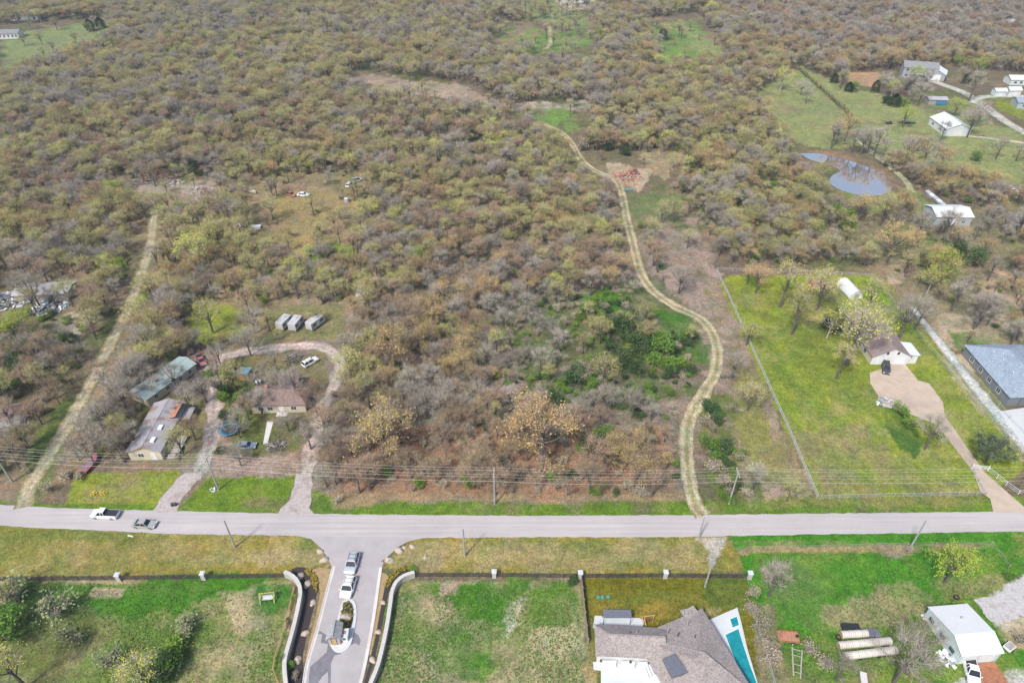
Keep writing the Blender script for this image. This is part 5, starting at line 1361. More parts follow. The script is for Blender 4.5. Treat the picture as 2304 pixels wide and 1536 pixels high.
PIL = [(270, 1304, "first pale stone fence pillar from the photo's left edge"), (460, 1301, "pale stone fence pillar between the left edge and the entrance wall"), (1112, 1297, "pale stone fence pillar behind the bare green lot"),
       (1305, 1299, "pale stone fence pillar where the wooden fence meets the black rails"), (1496, 1298, "pale stone fence pillar midway behind the taupe roofed house"), (1685, 1300, "pale stone fence pillar at the far right end of the black rails")]
for x, y, lb in PIL: pillar(x, y, lb)
for p0, p1, n, lb in (((-80, 1306), (263, 1304), 12, "black four-rail fence running out of the photo's left edge"), ((277, 1304), (453, 1301), 6, "black four-rail fence panel between the two left pillars"), ((467, 1301), (641, 1298), 6, "black four-rail fence panel ending at the left stone wall"),
    ((937, 1297), (1105, 1297), 6, "black four-rail fence panel starting at the right stone wall"), ((1119, 1297), (1298, 1299), 6, "black four-rail fence panel behind the bare green lot"), ((1312, 1299), (1489, 1298), 6, "black four-rail fence panel behind the brown lawn's left half"), ((1503, 1298), (1678, 1300), 6, "black four-rail fence panel behind the brown lawn's right half")):
    rail_fence(lb, p0, p1, n, group="black rail fence panels")
a, b = G(1307, 1306), G(1322, 1448)
t = thing('board_fence', "tall grey wooden board fence between the bare lot and the brown lawn", 'fence', a, math.atan2(b.y - a.y, b.x - a.x)); L_ = (b - a).length
m = MB(); m.box((L_ / 2, 0, .95), (L_, .04, 1.85)); m.build('boards', M['cedar_board'], t)
for k in range(6): m = MB(); m.box((L_ * k / 5, .09, .98), (.11, .11, 1.96)); m.build('post', M['old_timber'], t)
for z in (.4, 1.6): m = MB(); m.box((L_ / 2, .05, z), (L_, .05, .12)); m.build('rail', M['timber'], t)
# ---- paddock fences of the right-hand property
def wire_fence(label, pxs, h=1.3, mat='galv', sp=4.5, rails=(.35, .75, 1.2), r=.035, wr=.022, post=.06, name='wire_fence'):
    P = [G(*p) for p in pxs]; c = P[0]; t = thing(name, label, 'fence', (c.x, c.y, 0))
    pts = []
    for a, b in zip(P, P[1:]):
        n = max(1, round((b - a).length / sp)); pts += [a.lerp(b, k / n) for k in range(n)]
    pts.append(P[-1]); m0 = None
    for i, p in enumerate(pts[:100]):
        if m0 is None:
            m = MB(); m.tube([(0, 0, -.05), (0, 0, h)], post, 6); o = m.build('post', M[mat], t, loc=p - c); m0 = o.data
        else:
            o = bpy.data.objects.new('post', m0); COL.objects.link(o); o.parent = t; o.location = p - c
    for z in rails:
        m = MB()
        for a, b in zip(P, P[1:]): m.tube([(a.x - c.x, a.y - c.y, z), (b.x - c.x, b.y - c.y, z)], wr if z < max(rails) else r, 4)
        m.build('rail', M[mat], t)
wire_fence("long thin fence down the left side of the green paddock", [(1612, 612), (1640, 670), (1700, 805), (1770, 960), (1838, 1120)], mat='fence_grey', r=.07, wr=.06, sp=2.6, post=.08)
wire_fence("white topped fence along the back of the paddock", [(1612, 610), (1790, 614), (1962, 624)], mat='metal')
wire_fence("thin fence beside the pale gravel drive", [(1962, 624), (2050, 735), (2130, 832), (2230, 950), (2330, 1062)], mat='galv')
wire_fence("second thin fence on the far side of the gravel drive", [(2140, 800), (2200, 862), (2270, 942), (2340, 1012)], mat='galv')
wire_fence("white front fence of the paddock along the road verge", [(1845, 1122), (1990, 1118), (2216, 1114)], mat='galv', sp=2.0)
wire_fence("short fence beside the tan drive below the gate", [(2216, 1114), (2200, 1085), (2186, 1054)], mat='galv', sp=2.5)
wire_fence("short fence on the outer side of the tan drive", [(2222, 1060), (2262, 1092), (2290, 1112), (2330, 1104)], mat='white_paint', sp=2.5)
wire_fence("old wire fence line across the green field south of the road", [(1660, 1238), (1850, 1234), (2040, 1229), (2228, 1226), (2268, 1278)], mat='old_timber', sp=6, r=.02, wr=.015)
wire_fence("low timber fence between the left plot and the saplings", [(662, 1326), (652, 1372), (636, 1432), (620, 1480), (616, 1506), (628, 1545)], mat="timber", h=.9, rails=(.45, .85), r=.05, wr=.05, sp=3)
wire_fence("wire fence beside the brush strip east of the pool", [(1682, 1365), (1700, 1400), (1730, 1500), (1750, 1570)], mat='galv', sp=3)
a, b = G(2186, 1054), G(2222, 1058)
t = thing('field_gate', "pale tubular gate across the tan drive", 'gate', a, math.atan2(b.y - a.y, b.x - a.x)); L_ = (b - a).length
m = MB()
for z in (.25, .5, .75, 1.0, 1.25): m.tube([(0.1, 0, z), (L_ - .1, 0, z)], .035, 6)
for x in (.1, L_ / 2, L_ - .1): m.tube([(x, 0, .2), (x, 0, 1.28)], .035, 6)
m.build('gate_frame', M['white_paint'], t)
for x in (0, L_): m = MB(); m.tube([(x, 0, -.05), (x, 0, 1.6)], .09, 8); m.build('gate_post', M['white_paint'], t)

# ------------------------------------------------------------------ vehicles
def vehicle(label, cat, px, py, rz, kind, paint, L=4.7, W=1.85, name='parked_car', group=None):
    """Body along local +X (front). kind: sedan, suv, pickup."""
    t = thing(name, label, cat, G(px, py), rz, group); hw = W / 2
    H = {'sedan': 1.45, 'suv': 1.75, 'pickup': 1.85}[kind]; bl = {'sedan': .88, 'suv': 1.05, 'pickup': 1.1}[kind]
    def ring(x, w, z0, z1):
        return [(x, -w, z0), (x, -w * 1.0, (z0 + z1) * .55), (x, -w * .90, z1), (x, w * .90, z1), (x, w, (z0 + z1) * .55), (x, w, z0)]
    m = MB(); f = L / 2
    bed = kind == 'pickup'
    prof = [(-f, hw * .86, .45, bl * .82), (-f + .12, hw * .97, .32, bl), (-f * .5, hw, .28, bl), (0, hw, .28, bl), (f * .45, hw, .28, bl * .99), (f * .62, hw * .99, .30, bl * .95), (f - .25, hw * .93, .34, bl * .82), (f, hw * .78, .45, bl * .66)]
    m.loft([ring(*p) for p in prof]); m.build('body', M[paint], t, smooth=False)
    # greenhouse
    x0, x1, x2, x3 = {'sedan': (-f * .78, -f * .42, f * .12, f * .46), 'suv': (-f * .96, -f * .84, f * .12, f * .44), 'pickup': (-f * .12, -f * .06, f * .30, f * .55)}[kind]
    g = MB(); wb, wt = hw * .89, hw * .70
    g.add([(x0, -wb, bl - .02), (x0, wb, bl - .02), (x3, wb, bl - .02), (x3, -wb, bl - .02), (x1, -wt, H - .06), (x1, wt, H - .06), (x2, wt, H - .06), (x2, -wt, H - .06)],
          [(0, 4, 5, 1), (1, 5, 6, 2), (2, 6, 7, 3), (3, 7, 4, 0), (4, 7, 6, 5)]); g.build('window', M['dark_glass'], t)
    r = MB(); r.loft([[(x1 - .06, -wt * .98, H - .06), (x1 - .06, wt * .98, H - .06), (x1 + .05, wt * .95, H), (x1 + .05, -wt * .95, H)], [(x2 + .06, -wt * .98, H - .06), (x2 + .06, wt * .98, H - .06), (x2 - .1, wt * .95, H), (x2 - .1, -wt * .95, H)]])
    for s in (-1, 1):
        r.bar((x0 + .02, s * wb, bl - .02), (x1, s * wt, H - .04), .09); r.bar((x3 - .02, s * wb, bl - .02), (x2, s * wt, H - .04), .09); xm = (x1 + x2) / 2; r.bar((xm, s * wb * 1.0, bl), (xm, s * wt, H - .05), .09)
    ro = r.build('roof', M[paint], t)
    if kind == 'suv':
        for s in (-1, 1):
            m = MB(); m.tube([(x1 + .2, s * wt * .8, H), (x1 + .3, s * wt * .8, H + .08), (x2 - .3, s * wt * .8, H + .08), (x2 - .2, s * wt * .8, H)], .03, 5); m.build('roof_rail', M['black_plastic'], ro)
        for k in (.3, .7):
            x = x1 + (x2 - x1) * k; m = MB(); m.box((x, 0, H + .09), (.07, wt * 1.6, .03)); m.build('cross_bar', M['black_plastic'], ro)
    if bed:
        m = MB(); m.box((-f * .56, 0, bl + .005), (f * .84, hw * 1.62, .04)); m.build('bed_cover', M['black_plastic'], t)
    if kind == 'sedan':
        m = MB(); m.box((f * .98, 0, .46), (.06, hw * 1.2, .16)); m.build('grille', M['black_plastic'], t)
    for sx in (-f * .60, f * .62):
        for s in (-1, 1):
            w = MB(); w.lathe([(.0, -.11), (.25, -.11), (.34, -.07), (.34, .07), (.25, .11), (.0, .11)], 16); o = w.build('wheel', M['tyre'], t, loc=(sx, s * (hw - .07), .34)); o.rotation_euler = (math.pi / 2, 0, 0)
            w = MB(); w.lathe([(.0, -.125), (.21, -.115), (.21, .115), (.0, .125)], 12); w.build('rim', M['rim'], o)
    for s in (-1, 1):
        m = MB(); m.box((f - .10, s * hw * .70, bl * .70), (.16, .34, .14)); m.build('headlight', M['lamp_clear'], t)
        m = MB(); m.box((-f + .06, s * hw * .78, bl * .74), (.10, .22, .24)); m.build('tail_light', M['lamp_red'], t)
        m = MB(); m.box((x3 - .12, s * (hw + .08), bl + .08), (.14, .2, .14)); m.build('mirror', M[paint], t)
    return t
DOWN = -math.pi / 2
vehicle("white pickup with black bed cover driving on the road", 'pickup', 239, 1160, math.pi - .06, 'pickup', 'white_paint', 5.6, 2.0, 'pickup_truck')
vehicle("grey car driving on the road behind the white pickup", 'car', 327, 1182, -.07, 'sedan', 'grey_paint', 4.8, 1.85, 'car')
vehicle("silver estate car with roof bars leaving the junction towards the gatehouse", 'car', 793, 1271, DOWN - .07, 'suv', 'silver_paint', 4.5, 2.3, 'car', "cars queuing at the gatehouse")
vehicle("white estate car waiting right at the island's flower bed", 'car', 784, 1325, DOWN - .10, 'suv', 'white_paint', 4.3, 2.35, 'car', "cars queuing at the gatehouse")
vehicle("small dull blue car parked below the brown house walk", 'car', 556, 1006, .05, 'sedan', 'blue_paint', 4.3, 1.8)
vehicle("white car parked slantwise by the top of the loop drive", 'car', 699, 818, .85, 'suv', 'white_paint', 4.6, 1.85)
vehicle("faded maroon pickup left beside the teal roofed cabin", 'pickup', 454, 815, -.95, 'pickup', 'maroon_paint', 4.8, 1.8, 'pickup_truck')
vehicle("dark olive car parked at the top of the tan clearing", 'car', 655, 440, -.5, 'sedan', 'rust', 4.6, 1.8)
vehicle("white car next to the dark one in the tan clearing", 'car', 683, 441, -.1, 'sedan', 'white_paint', 4.6, 1.8)
vehicle("white van-like car at the right end of the tan clearing", 'car', 789, 418, 1.2, 'suv', 'white_paint', 4.8, 1.9)
vehicle("pale car half hidden by trees at the tan clearing's end", 'car', 805, 408, .6, 'suv', 'silver_paint', 4.5, 1.9)
vehicle("dark blue car parked in front of the white double garage", 'car', 1992, 832, DOWN - .35, 'suv', 'trim_dark', 4.7, 1.9)
vehicle("white truck parked in front of the white roofed barn", 'pickup', 2182, 1508, DOWN - .3, 'pickup', 'white_paint', 5.6, 2.1, 'pickup_truck')
vehicle("dark car on the drive of the two-storey grey house", 'car', 2120, 180, -1.2, 'suv', 'trim_dark', 4.7, 1.9)

def boat(label, px, py, rz, L, W, paint, name='boat'):
    t = thing(name, label, 'boat', G(px, py), rz); m = MB(); f = L / 2
    def ring(x, w, zt): return [(x, -w, zt), (x, -w * .75, .35), (x, 0, .2), (x, w * .75, .35), (x, w, zt), (x, w * .86, zt + .04), (x, 0, zt + .07), (x, -w * .86, zt + .04)]
    m.loft([ring(-f, W * .46, .95), ring(-f * .3, W * .5, .95), ring(f * .3, W * .46, 1.0), ring(f * .7, W * .28, 1.08), ring(f, .05, 1.15)]); m.build('hull', M[paint], t)
    for x in (-f * .52, -f * .02): m = MB(); m.box((x, 0, 1.02), (f * .36, W * .62, .07)); m.build('cockpit', M['dark_wall'], t)
    m = MB(); m.box((f * .24, 0, 1.2), (.06, W * .66, .4), ry=-.5); m.build('windscreen', M['pale_glass'], t)
    m = MB(); m.box((-f - .18, 0, .85), (.36, .4, .7)); m.build('motor', M['black_plastic'], t)
    m = MB(); m.bar((-f * .6, -.5, .18), (f * 1.1, 0, .25), .1); m.bar((-f * .6, .5, .18), (f * 1.1, 0, .25), .1); m.box((-f * .3, 0, .2), (.1, W, .08))
    for s in (-1, 1): m.lathe([(.05, -.08), (.28, -.06), (.28, .06), (.05, .08)], 10, (-f * .3, s * W * .48, .26))
    m.build('trailer', M['rust'], t)
boat("faded maroon boat on a trailer at the edge of the lawn", 205, 1046, heading((193, 1062), (222, 1028)), 5.6, 2.3, 'maroon_paint')
boat("narrow tan rowing boat lying at the top of the tan clearing", 565, 433, -.5, 5.6, 1.8, 'beige_wall')

P_('camper_skin', (.47, .465, .46), .6, .15, 1.2, dirt=(.33, .31, .29), dirt_amt=.6)
def camper(label, px, py, rz, L=5.0):
    t = thing('camper_trailer', label, 'camper', G(px, py), rz, "white campers behind the loop drive"); m = MB(); f = L / 2
    pr = [(-f, .5), (f * .86, .5), (f, .9), (f, 1.8), (f * .82, 2.6), (-f, 2.65)]
    m.loft([[(x, s * 1.15, z) for x, z in pr] for s in (-1, 1)]); m.build('body', M['camper_skin'], t)
    m = MB(); m.box((-.1, 0, 2.66), (L * .86, 2.36, .06)); m.box((.6, 0, 2.78), (.7, .7, .2)); m.box((-1.4, .3, 2.74), (.4, .4, .12)); m.build('roof', M['camper_skin'], t)
    for x in (-1.6, 1.2): m = MB(); m.box((x, -1.165, 1.75), (1.0, .03, .6)); m.build('window', M['window_glass'], t)
    m = MB(); m.box((-.2, -1.165, 1.35), (.65, .03, 1.6)); m.build('door', M['trim_white'], t)
    m = MB(); m.bar((f, 0, .5), (f + 1.2, 0, .5), .12); m.build('tow_bar', M['trim_dark'], t)
    for s in (-1, 1):
        m = MB(); m.lathe([(.0, -.1), (.33, -.08), (.33, .08), (.0, .1)], 12); o = m.build('wheel', M['tyre'], t, loc=(-.4, s * 1.08, .33)); o.rotation_euler = (math.pi / 2, 0, 0)
camper("white camper on the left of three behind the loop drive", 642, 733, 1.25)
camper("white camper in the middle of three behind the loop drive", 668, 735, 1.35)
camper("rounded white camper standing alone on the right of the three", 712, 733, 1.05, 5.6)

# ------------------------------------------------------------------ smaller things in the yards
t = thing('trampoline', "round trampoline with blue edge pad beside the gravel drive", 'trampoline', G(518, 971), 0)
def ring_mb(r0, r1, z0, z1, n=28):
    m = MB(); m.loft([[(r0 * math.cos(a), r0 * math.sin(a), z0), (r1 * math.cos(a), r1 * math.sin(a), z0), (r1 * math.cos(a), r1 * math.sin(a), z1), (r0 * math.cos(a), r0 * math.sin(a), z1)] for a in [2 * math.pi * k / n for k in range(n + 1)]], cap=False); return m
ring_mb(1.72, 2.08, .84, .92).build('edge_pad', M['blue_plastic'], t)
m = MB(); m.lathe([(.01, .85), (1.74, .87), (1.74, .88), (.01, .88)], 28); m.build('mat', M['black_plastic'], t)
ring_mb(2.04, 2.09, 1.75, 1.81).build('net_hoop', M['blue_plastic'], t)
for k in range(8):
    a = 2 * math.pi * k / 8; m = MB(); m.tube([(2.05 * math.cos(a), 2.05 * math.sin(a), 0), (2.05 * math.cos(a), 2.05 * math.sin(a), 1.8)], .035, 5); m.build('pole', M['blue_plastic'], t)

def debris(name, label, cat, px, py, n, R, h, mats, seed, size=(.3, 1.2), long=False, group=None, curl=False):
    """A heap: ONE thing of loosely stacked pieces."""
    r = random.Random(seed); m = MB()
    for k in range(n):
        a = r.uniform(0, 6.28); d = R * math.sqrt(r.random()); z = h * (1 - d / R) * r.random() + .08; m.mat(r.randrange(len(mats)))
        p = Vector((math.cos(a) * d, math.sin(a) * d * .8, z))
        if long: q = p + Vector((r.gauss(0, 1), r.gauss(0, 1), r.gauss(0, .22))).normalized() * r.uniform(*size); q.z = max(.06, q.z); m.tube([p, (p + q) / 2 + Vector((0, 0, r.uniform(0, .1))), q], [.09, .07, .04], 4)
        else: m.box(p, (r.uniform(*size), r.uniform(*size) * .6, r.uniform(.08, .3)), rz=r.uniform(0, 3.1), rx=r.gauss(0, .25), ry=r.gauss(0, .25))
    o = m.build(name, [M[k] for k in mats]); o.location = G(px, py)
    return tag(o, label, cat, group)
debris('rubble_heap', "heap of red brick and sandstone rubble by the winding track", 'rubble', 1408, 397, 260, 6.0, 1.3, ['brick', 'rust', 'concrete_tan', 'brick'], 1, (.3, 1.1))
debris('rubble_heap', "dark rusty scrap thrown on the back of the rubble heap", 'rubble', 1424, 392, 130, 2.4, 3.8, ['rust', 'dark_wall', 'rust_light'], 2, (.4, 1.5))
debris('plank_stack', "brown planks lying in front of the rubble heap", 'planks', 1416, 415, 16, 2.6, .5, ['timber', 'rust'], 3, (1.5, 4.0), True)
t = thing('tarpaulin', "teal tarpaulin spread at the foot of the rubble heap", 'tarp', G(1415, 426), .1)
m = MB(); r = random.Random(4); vs = [(x * .6 - 1.8, y * .5 - .8, .06 + .25 * r.random()) for y in range(4) for x in range(7)]
m.add(vs, [(y * 7 + x, y * 7 + x + 1, y * 7 + x + 8, y * 7 + x + 7) for y in range(3) for x in range(6)]); m.build('sheet', M['tarp_teal'], t)
debris('brush_pile', "long heap of cut brown branches above the pale dirt bank", 'brush pile', 345, 400, 260, 9, 1.6, ['bark', 'old_timber', 'rust'], 5, (1.5, 3.5), True)
debris('brush_pile', "smaller heap of brown branches at the left of the pale dirt bank", 'brush pile', 302, 412, 130, 5, 1.3, ['bark', 'old_timber'], 6, (1.2, 3.0), True)
debris('stone_heap', "pale heap of broken concrete on the dirt bank", 'rubble', 390, 412, 40, 4, .9, ['gravel', 'old_timber', 'boulder'], 7, (.4, 1.4))
debris('stone_heap', "pale stone bank at the right of the dirt bank", 'rubble', 450, 428, 60, 5, .9, ['gravel', 'boulder', 'old_timber'], 8, (.4, 1.4))
debris('brush_pile', "dark round brush pile beside the blue car", 'brush pile', 622, 1004, 120, 2.0, 1.2, ['bark', 'old_timber'], 9, (.8, 1.8), True)
debris('brush_pile', "dark stump-like brush heap left of the white slanted car", 'brush pile', 660, 806, 110, 2.0, 1.5, ['bark', 'old_timber'], 10, (.8, 1.8), True)
debris('scrap_heap', "clutter of grey and white scrap left of the pale roofed shed", 'scrap', 22, 676, 220, 6.5, 1.4, ['old_timber', 'dark_wall', 'galv', 'white_paint'], 11, (.4, 1.6))
debris('scrap_heap', "white and grey scrap strewn before the pale roofed shed", 'scrap', 112, 690, 130, 5.5, .9, ['white_paint', 'galv', 'old_timber', 'blue_panel'], 12, (.4, 1.5))
debris('plank_stack', "pale planks leaning at the corner of the teal roofed cabin", 'planks', 455, 838, 12, 1.8, .5, ['concrete_tan', 'old_timber'], 13, (2.0, 3.5), True)
debris('scrap_heap', "junk strewn in the middle of the tan clearing", 'scrap', 548, 512, 40, 4, .5, ['white_paint', 'rust', 'old_timber'], 14, (.4, 1.3))
debris('brush_pile', "grey brush heap low in the tan clearing", 'brush pile', 605, 558, 70, 3, .9, ['bark', 'old_timber'], 15, (1, 2.2), True)
debris('scrap_heap', "white junk beside the small far pond", 'scrap', 2278, 430, 70, 7, 1.2, ['white_paint', 'galv', 'rust', 'dark_wall'], 16, (.8, 3.0))
debris('scrap_heap', "reddish scrap at the left of the hoop shed", 'scrap', 1842, 640, 70, 3.2, .7, ['rust', 'brick', 'dark_wall'], 17, (.5, 1.8))
debris('scrap_heap', "pale junk on the ground at the tan drive's left corner", 'scrap', 1992, 905, 50, 2.2, .6, ['old_timber', 'concrete', 'blue_paint'], 18, (.3, 1.2))
debris('fallen_branch', "heap of fallen green boughs at the corner of the teal roofed cabin", 'branches', 447, 862, 60, 3.4, 1.0, ['bark', 'old_timber'], 19, (1.5, 3.5), True)
debris('scrap_heap', "small heap of rubbish by the white barn's left wall", 'scrap', 2098, 1392, 40, 1.6, .9, ['white_paint', 'rust', 'old_timber', 'blue_panel'], 20, (.3, 1.0))
debris('scrap_heap', "dark rubbish at the near left corner of the white barn", 'scrap', 2136, 1480, 50, 1.7, .8, ['white_paint', 'galv', 'dark_wall'], 21, (.4, 1.3))
debris('rubble_heap', "pale stones at the foot of the utility pole by the left driveway", 'rubble', 480, 1102, 18, .9, .3, ['concrete', 'gravel'], 22, (.2, .5))
t = thing('metal_panel', "white metal panel lying flat in the tan clearing", 'panel', G(577, 514), .2); m = MB(); m.box((0, 0, .5), (3.0, 1.6, .9)); m.build('box', M['white_wall'], t); m = MB(); m.box((0, 0, 1.0), (3.2, 1.8, .08)); m.build('lid', M['pale_roof'], t)
t = thing('water_tank', "grey upright tank at the right end of the tan clearing", 'tank', G(781, 454), 0); m = MB(); m.lathe([(.9, 0), (.95, .1), (.95, 1.5), (.6, 1.8), (.1, 1.9)], 16); m.build('tank', M['galv'], t); m = MB(); m.lathe([(.25, 1.84), (.25, 2.0), (.05, 2.02)], 10); m.build('lid', M['trim_dark'], t)
t = thing('water_barrel', "bright blue barrel in the brush at the left edge", 'barrel', G(23, 800), 0); m = MB(); m.lathe([(.40, 0), (.48, .3), (.50, .65), (.48, 1.0), (.40, 1.3)], 16); m.build('barrel', M['blue_plastic'], t); m = MB(); m.lathe([(.42, 1.305), (.42, 1.36), (.1, 1.37)], 14); m.build('lid', M['blue_panel'], t)
t = thing('fence_marker', "yellow upright marker post in the dry verge near the black rails", 'post', G(1550, 1273), 0); m = MB(); m.tube([(0, 0, 0), (0, 0, 1.3)], .05, 6); m.build('post', M['yellow_plastic'], t); m = MB(); m.box((0, 0, 1.35), (.12, .04, .22)); m.build('plate', M['yellow_plastic'], t)
for px, py, lb, sd in ((211, 1112, "left clump of yellow daffodils on the lawn", 1), (231, 1111, "right clump of yellow daffodils on the lawn", 2)):
    r = random.Random(sd); t = thing('daffodil_clump', lb, 'flowers', G(px, py), 0, "daffodil clumps on the roadside lawn"); a, b = MB(), MB()
    for k in range(34):
        x, y = r.gauss(0, .4), r.gauss(0, .3); a.bar((x, y, 0), (x + r.gauss(0, .05), y, .3), .04); b.box((x, y, .33), (.14, .14, .07), rz=r.random() * 3)
    a.build('leaves', M['leaf_green'], t); b.build('blooms', M['yellow_plastic'], t)

P_('swing_green', (.36, .40, .12), .8, .25, 4)
# bench swing
t = thing('garden_swing', "green framed garden swing with silver bench on the dark grass patch", 'swing', G(604, 1346), .12 + math.pi / 2)
for y in (-1.25, 1.25):
    m = MB(); m.bar((-1.1, y, 0), (-.1, y, 1.75), .15); m.bar((1.1, y, 0), (.1, y, 1.75), .15); m.bar((-.7, y, .7), (.7, y, .7), .13); m.build('side_frame', M['swing_green'], t)
m = MB(); m.bar((0, -1.4, 1.8), (0, 1.4, 1.8), .15); m.build('top_bar', M['swing_green'], t)
m = MB(); m.box((-.35, 0, .55), (.5, 1.9, .07)); m.build('seat', M['metal'], t); m = MB(); m.box((.0, 0, .88), (.07, 1.9, .6), ry=.2); m.build('backrest', M['metal'], t)
for y in (-.9, .9): m = MB(); m.bar((0, y, .6), (0, y, 1.78), .03); m.build('hanger', M['metal'], t)

# saplings by the wall
for i, (x, y, lb) in enumerate(((672, 1356, "topmost slender green sapling behind the left stone wall"), (660, 1407, "second slender green sapling down behind the left stone wall"), (652, 1441, "third slender green sapling down behind the left stone wall"), (642, 1490, "lowest slender green sapling behind the left stone wall"))):
    r = random.Random(60 + i); t = thing('sapling', lb, 'sapling', G(x - 6, y), r.uniform(0, 6), "slender saplings behind the entrance wall"); m = MB(); m.tube([(0, 0, 0), (.05, 0, 1.3), (0, .05, 2.6)], [.04, .03, .01], 5); m.build('trunk', M['bark'], t)
    m = MB()
    for k in range(130):
        z = r.uniform(.7, 2.7); q = .62 * (1 - abs(z - 1.5) / 1.6) + .1; a = r.uniform(0, 6.28); p = Vector((math.cos(a) * q * r.random(), math.sin(a) * q * r.random(), z)); d = Vector((math.cos(a), math.sin(a), .6)) * .16; w = Vector((-math.sin(a), math.cos(a), r.uniform(-.5, .5))) * .06
        m.add([p - w, p + w, p + d], [(0, 1, 2)])
    m.build('crown', M['leaf_dark'] if i % 2 else M['leaf_green'], t, fix=False)
    m = MB(); m.bar((.35, 0, 0), (.35, 0, 1.4), .05); m.bar((.35, 0, 1.3), (0, 0, 1.3), .025); m.build('stake', M['timber'], t)
# junction sign
t = thing('road_sign', "leaning dark wooden sign post with crossbars at the right junction corner", 'sign', G(866, 1274), .5)
m = MB(); m.bar((0, 0, -.05), (-.1, 0, 2.4), .09); m.build('post', M['trim_dark'], t); m = MB(); m.box((-.1, -.06, 2.2), (.9, .04, .16)); m.box((-.08, -.06, 1.9), (.5, .04, .14)); m.build('plate', M['rust'], t)
t = thing('drop_box', "small black box at the lawn's corner by the left driveway mouth", 'box', G(392, 1137), .2); m = MB(); m.box((0, 0, .35), (1.0, .5, .6)); m.build('body', M['black_plastic'], t); m = MB(); m.box((0, 0, .68), (1.1, .6, .06)); m.build('lid', M['trim_dark'], t); 
t = thing('pipe', "short white pipe lying on the dry verge below the road", 'pipe', G(294, 1206), -.25); m = MB(); m.tube([(-.6, 0, .12), (.6, 0, .12)], .12, 10); m.build('pipe', M['white_paint'], t); m = MB(); m.tube([(.45, 0, .12), (.62, 0, .12)], .16, 10); m.build('collar', M['white_paint'], t)

# ---- south-east field: trailer, bales, barn
t = thing('flatbed_trailer', "rusty orange flatbed trailer parked in the grass east of the pool", 'trailer', G(1772, 1436), -.08)
m = MB(); m.box((0, 0, .55), (3.6, 2.0, .1)); [m.box((x, 0, .61), (.06, 2.0, .03)) for x in (-1.4, -.7, 0, .7, 1.4)]; m.build('bed', M['rust_light'], t)
for y in (-1.0, 1.0): m = MB(); m.box((0, y, .9), (3.6, .06, .06)); m.box((0, y, .72), (3.6, .04, .1)); [m.box((x, y, .75), (.07, .07, .42)) for x in (-1.75, -.6, .6, 1.75)]; m.build('side_rail', M['rust'], t)
m = MB(); m.bar((1.8, -.8, .5), (3.3, 0, .5), .1); m.bar((1.8, .8, .5), (3.3, 0, .5), .1); m.tube([(3.2, 0, .0), (3.2, 0, .7)], .05, 6); m.build('drawbar', M['rust'], t)
for s in (-1, 1):
    m = MB(); m.lathe([(.0, -.1), (.34, -.08), (.34, .08), (.0, .1)], 14); o = m.build('wheel', M['tyre'], t, loc=(.5, s * 1.15, .34)); o.rotation_euler = (math.pi / 2, 0, 0); m = MB(); m.lathe([(.0, -.12), (.17, -.11), (.17, .11), (.0, .12)], 10); m.build('rim', M['white_paint'], o)
m = MB(); m.lathe([(.0, -.1), (.30, -.08), (.30, .08), (.0, .1)], 14); m.build('spare_wheel', M['tyre'], t, loc=(1.5, .2, .72))

bale = MB(); R_ = .66; secs = []
for i in range(6):
    x = -.58 + 1.16 * i / 5; rr = R_ * (1 if 0 < i < 5 else .95) * (1 + .012 * math.sin(i * 2.1))
    secs.append([(x, rr * math.cos(a), R_ + rr * math.sin(a)) for a in [2 * math.pi * k / 22 for k in range(22)]])
bale.loft(secs); bale_me = bale.mesh('bale_roll', M['hay'])
core = MB()
for s in (-1, 1):
    for rr in (.62, .42, .22): core.add([(s * (.585 + .004 * (.7 - rr)), rr * math.cos(a), R_ + rr * math.sin(a)) for a in [2 * math.pi * k / 18 for k in range(18)]] , [tuple(range(18)) if s > 0 else tuple(reversed(range(18)))])
core_me = core.mesh('bale_end', M['hay_core'])
net = MB()
for x in (-.42, 0, .42):
    net.loft([[(x + d, R_ * 1.008 * math.cos(a), R_ + R_ * 1.008 * math.sin(a)) for a in [2 * math.pi * k / 22 for k in range(22)]] for d in (-.05, .05)], cap=False)
net_me = net.mesh('bale_net', M['net_wrap'])
ORD = ['first', 'second', 'third', 'fourth', 'fifth', 'sixth', 'seventh', 'eighth']
for row, (p0, p1, n, rn) in enumerate((((1897, 1431), (1936, 1429), 4, 'short back'), ((1891, 1455), (1980, 1447), 8, 'middle'), ((1904, 1479), (1992, 1468), 8, 'front'))):
    a, b = G(*p0), G(*p1); ang = math.atan2(b.y - a.y, b.x - a.x); d = (b - a).normalized()
    for k in range(n):
        p = a + d * (1.19 * k)
        t = thing('hay_bale', f"pale net-wrapped round bale, {ORD[k]} from the left in the {rn} row", 'hay bale', p, ang + RT.uniform(-.03, .03), f"round hay bales in the {rn} row")
        for nm, me in (('roll', bale_me), ('end_face', core_me), ('net', net_me)):
            o = bpy.data.objects.new(nm, me); COL.objects.link(o); o.parent = t
t = thing('pallet_stack', "dark ribbed stack of black pallets behind the hay bales", 'pallets', G(1912, 1414), -.05)
for k in range(3):
    m = MB()
    for j in range(7): m.box((-1.35 + .45 * j, 0, .18 + .3 * k), (.34, 1.3, .06))
    for y in (-.55, .55): m.box((0, y, .07 + .3 * k), (3.0, .12, .14))
    m.build('pallet', M['black_plastic'], t)
t = thing('tarp_stack', "low stack covered by a dark blue sheet right of the short bale row", 'stack', G(1958, 1427), -.05)
m = MB(); m.box((0, 0, .35), (2.6, 1.2, .7)); m.build('load', M['old_timber'], t); m = MB(); m.box((0, 0, .73), (2.8, 1.4, .05)); m.box((0, -.71, .5), (2.8, .04, .5)); m.build('sheet', M['roof_inset'], t)
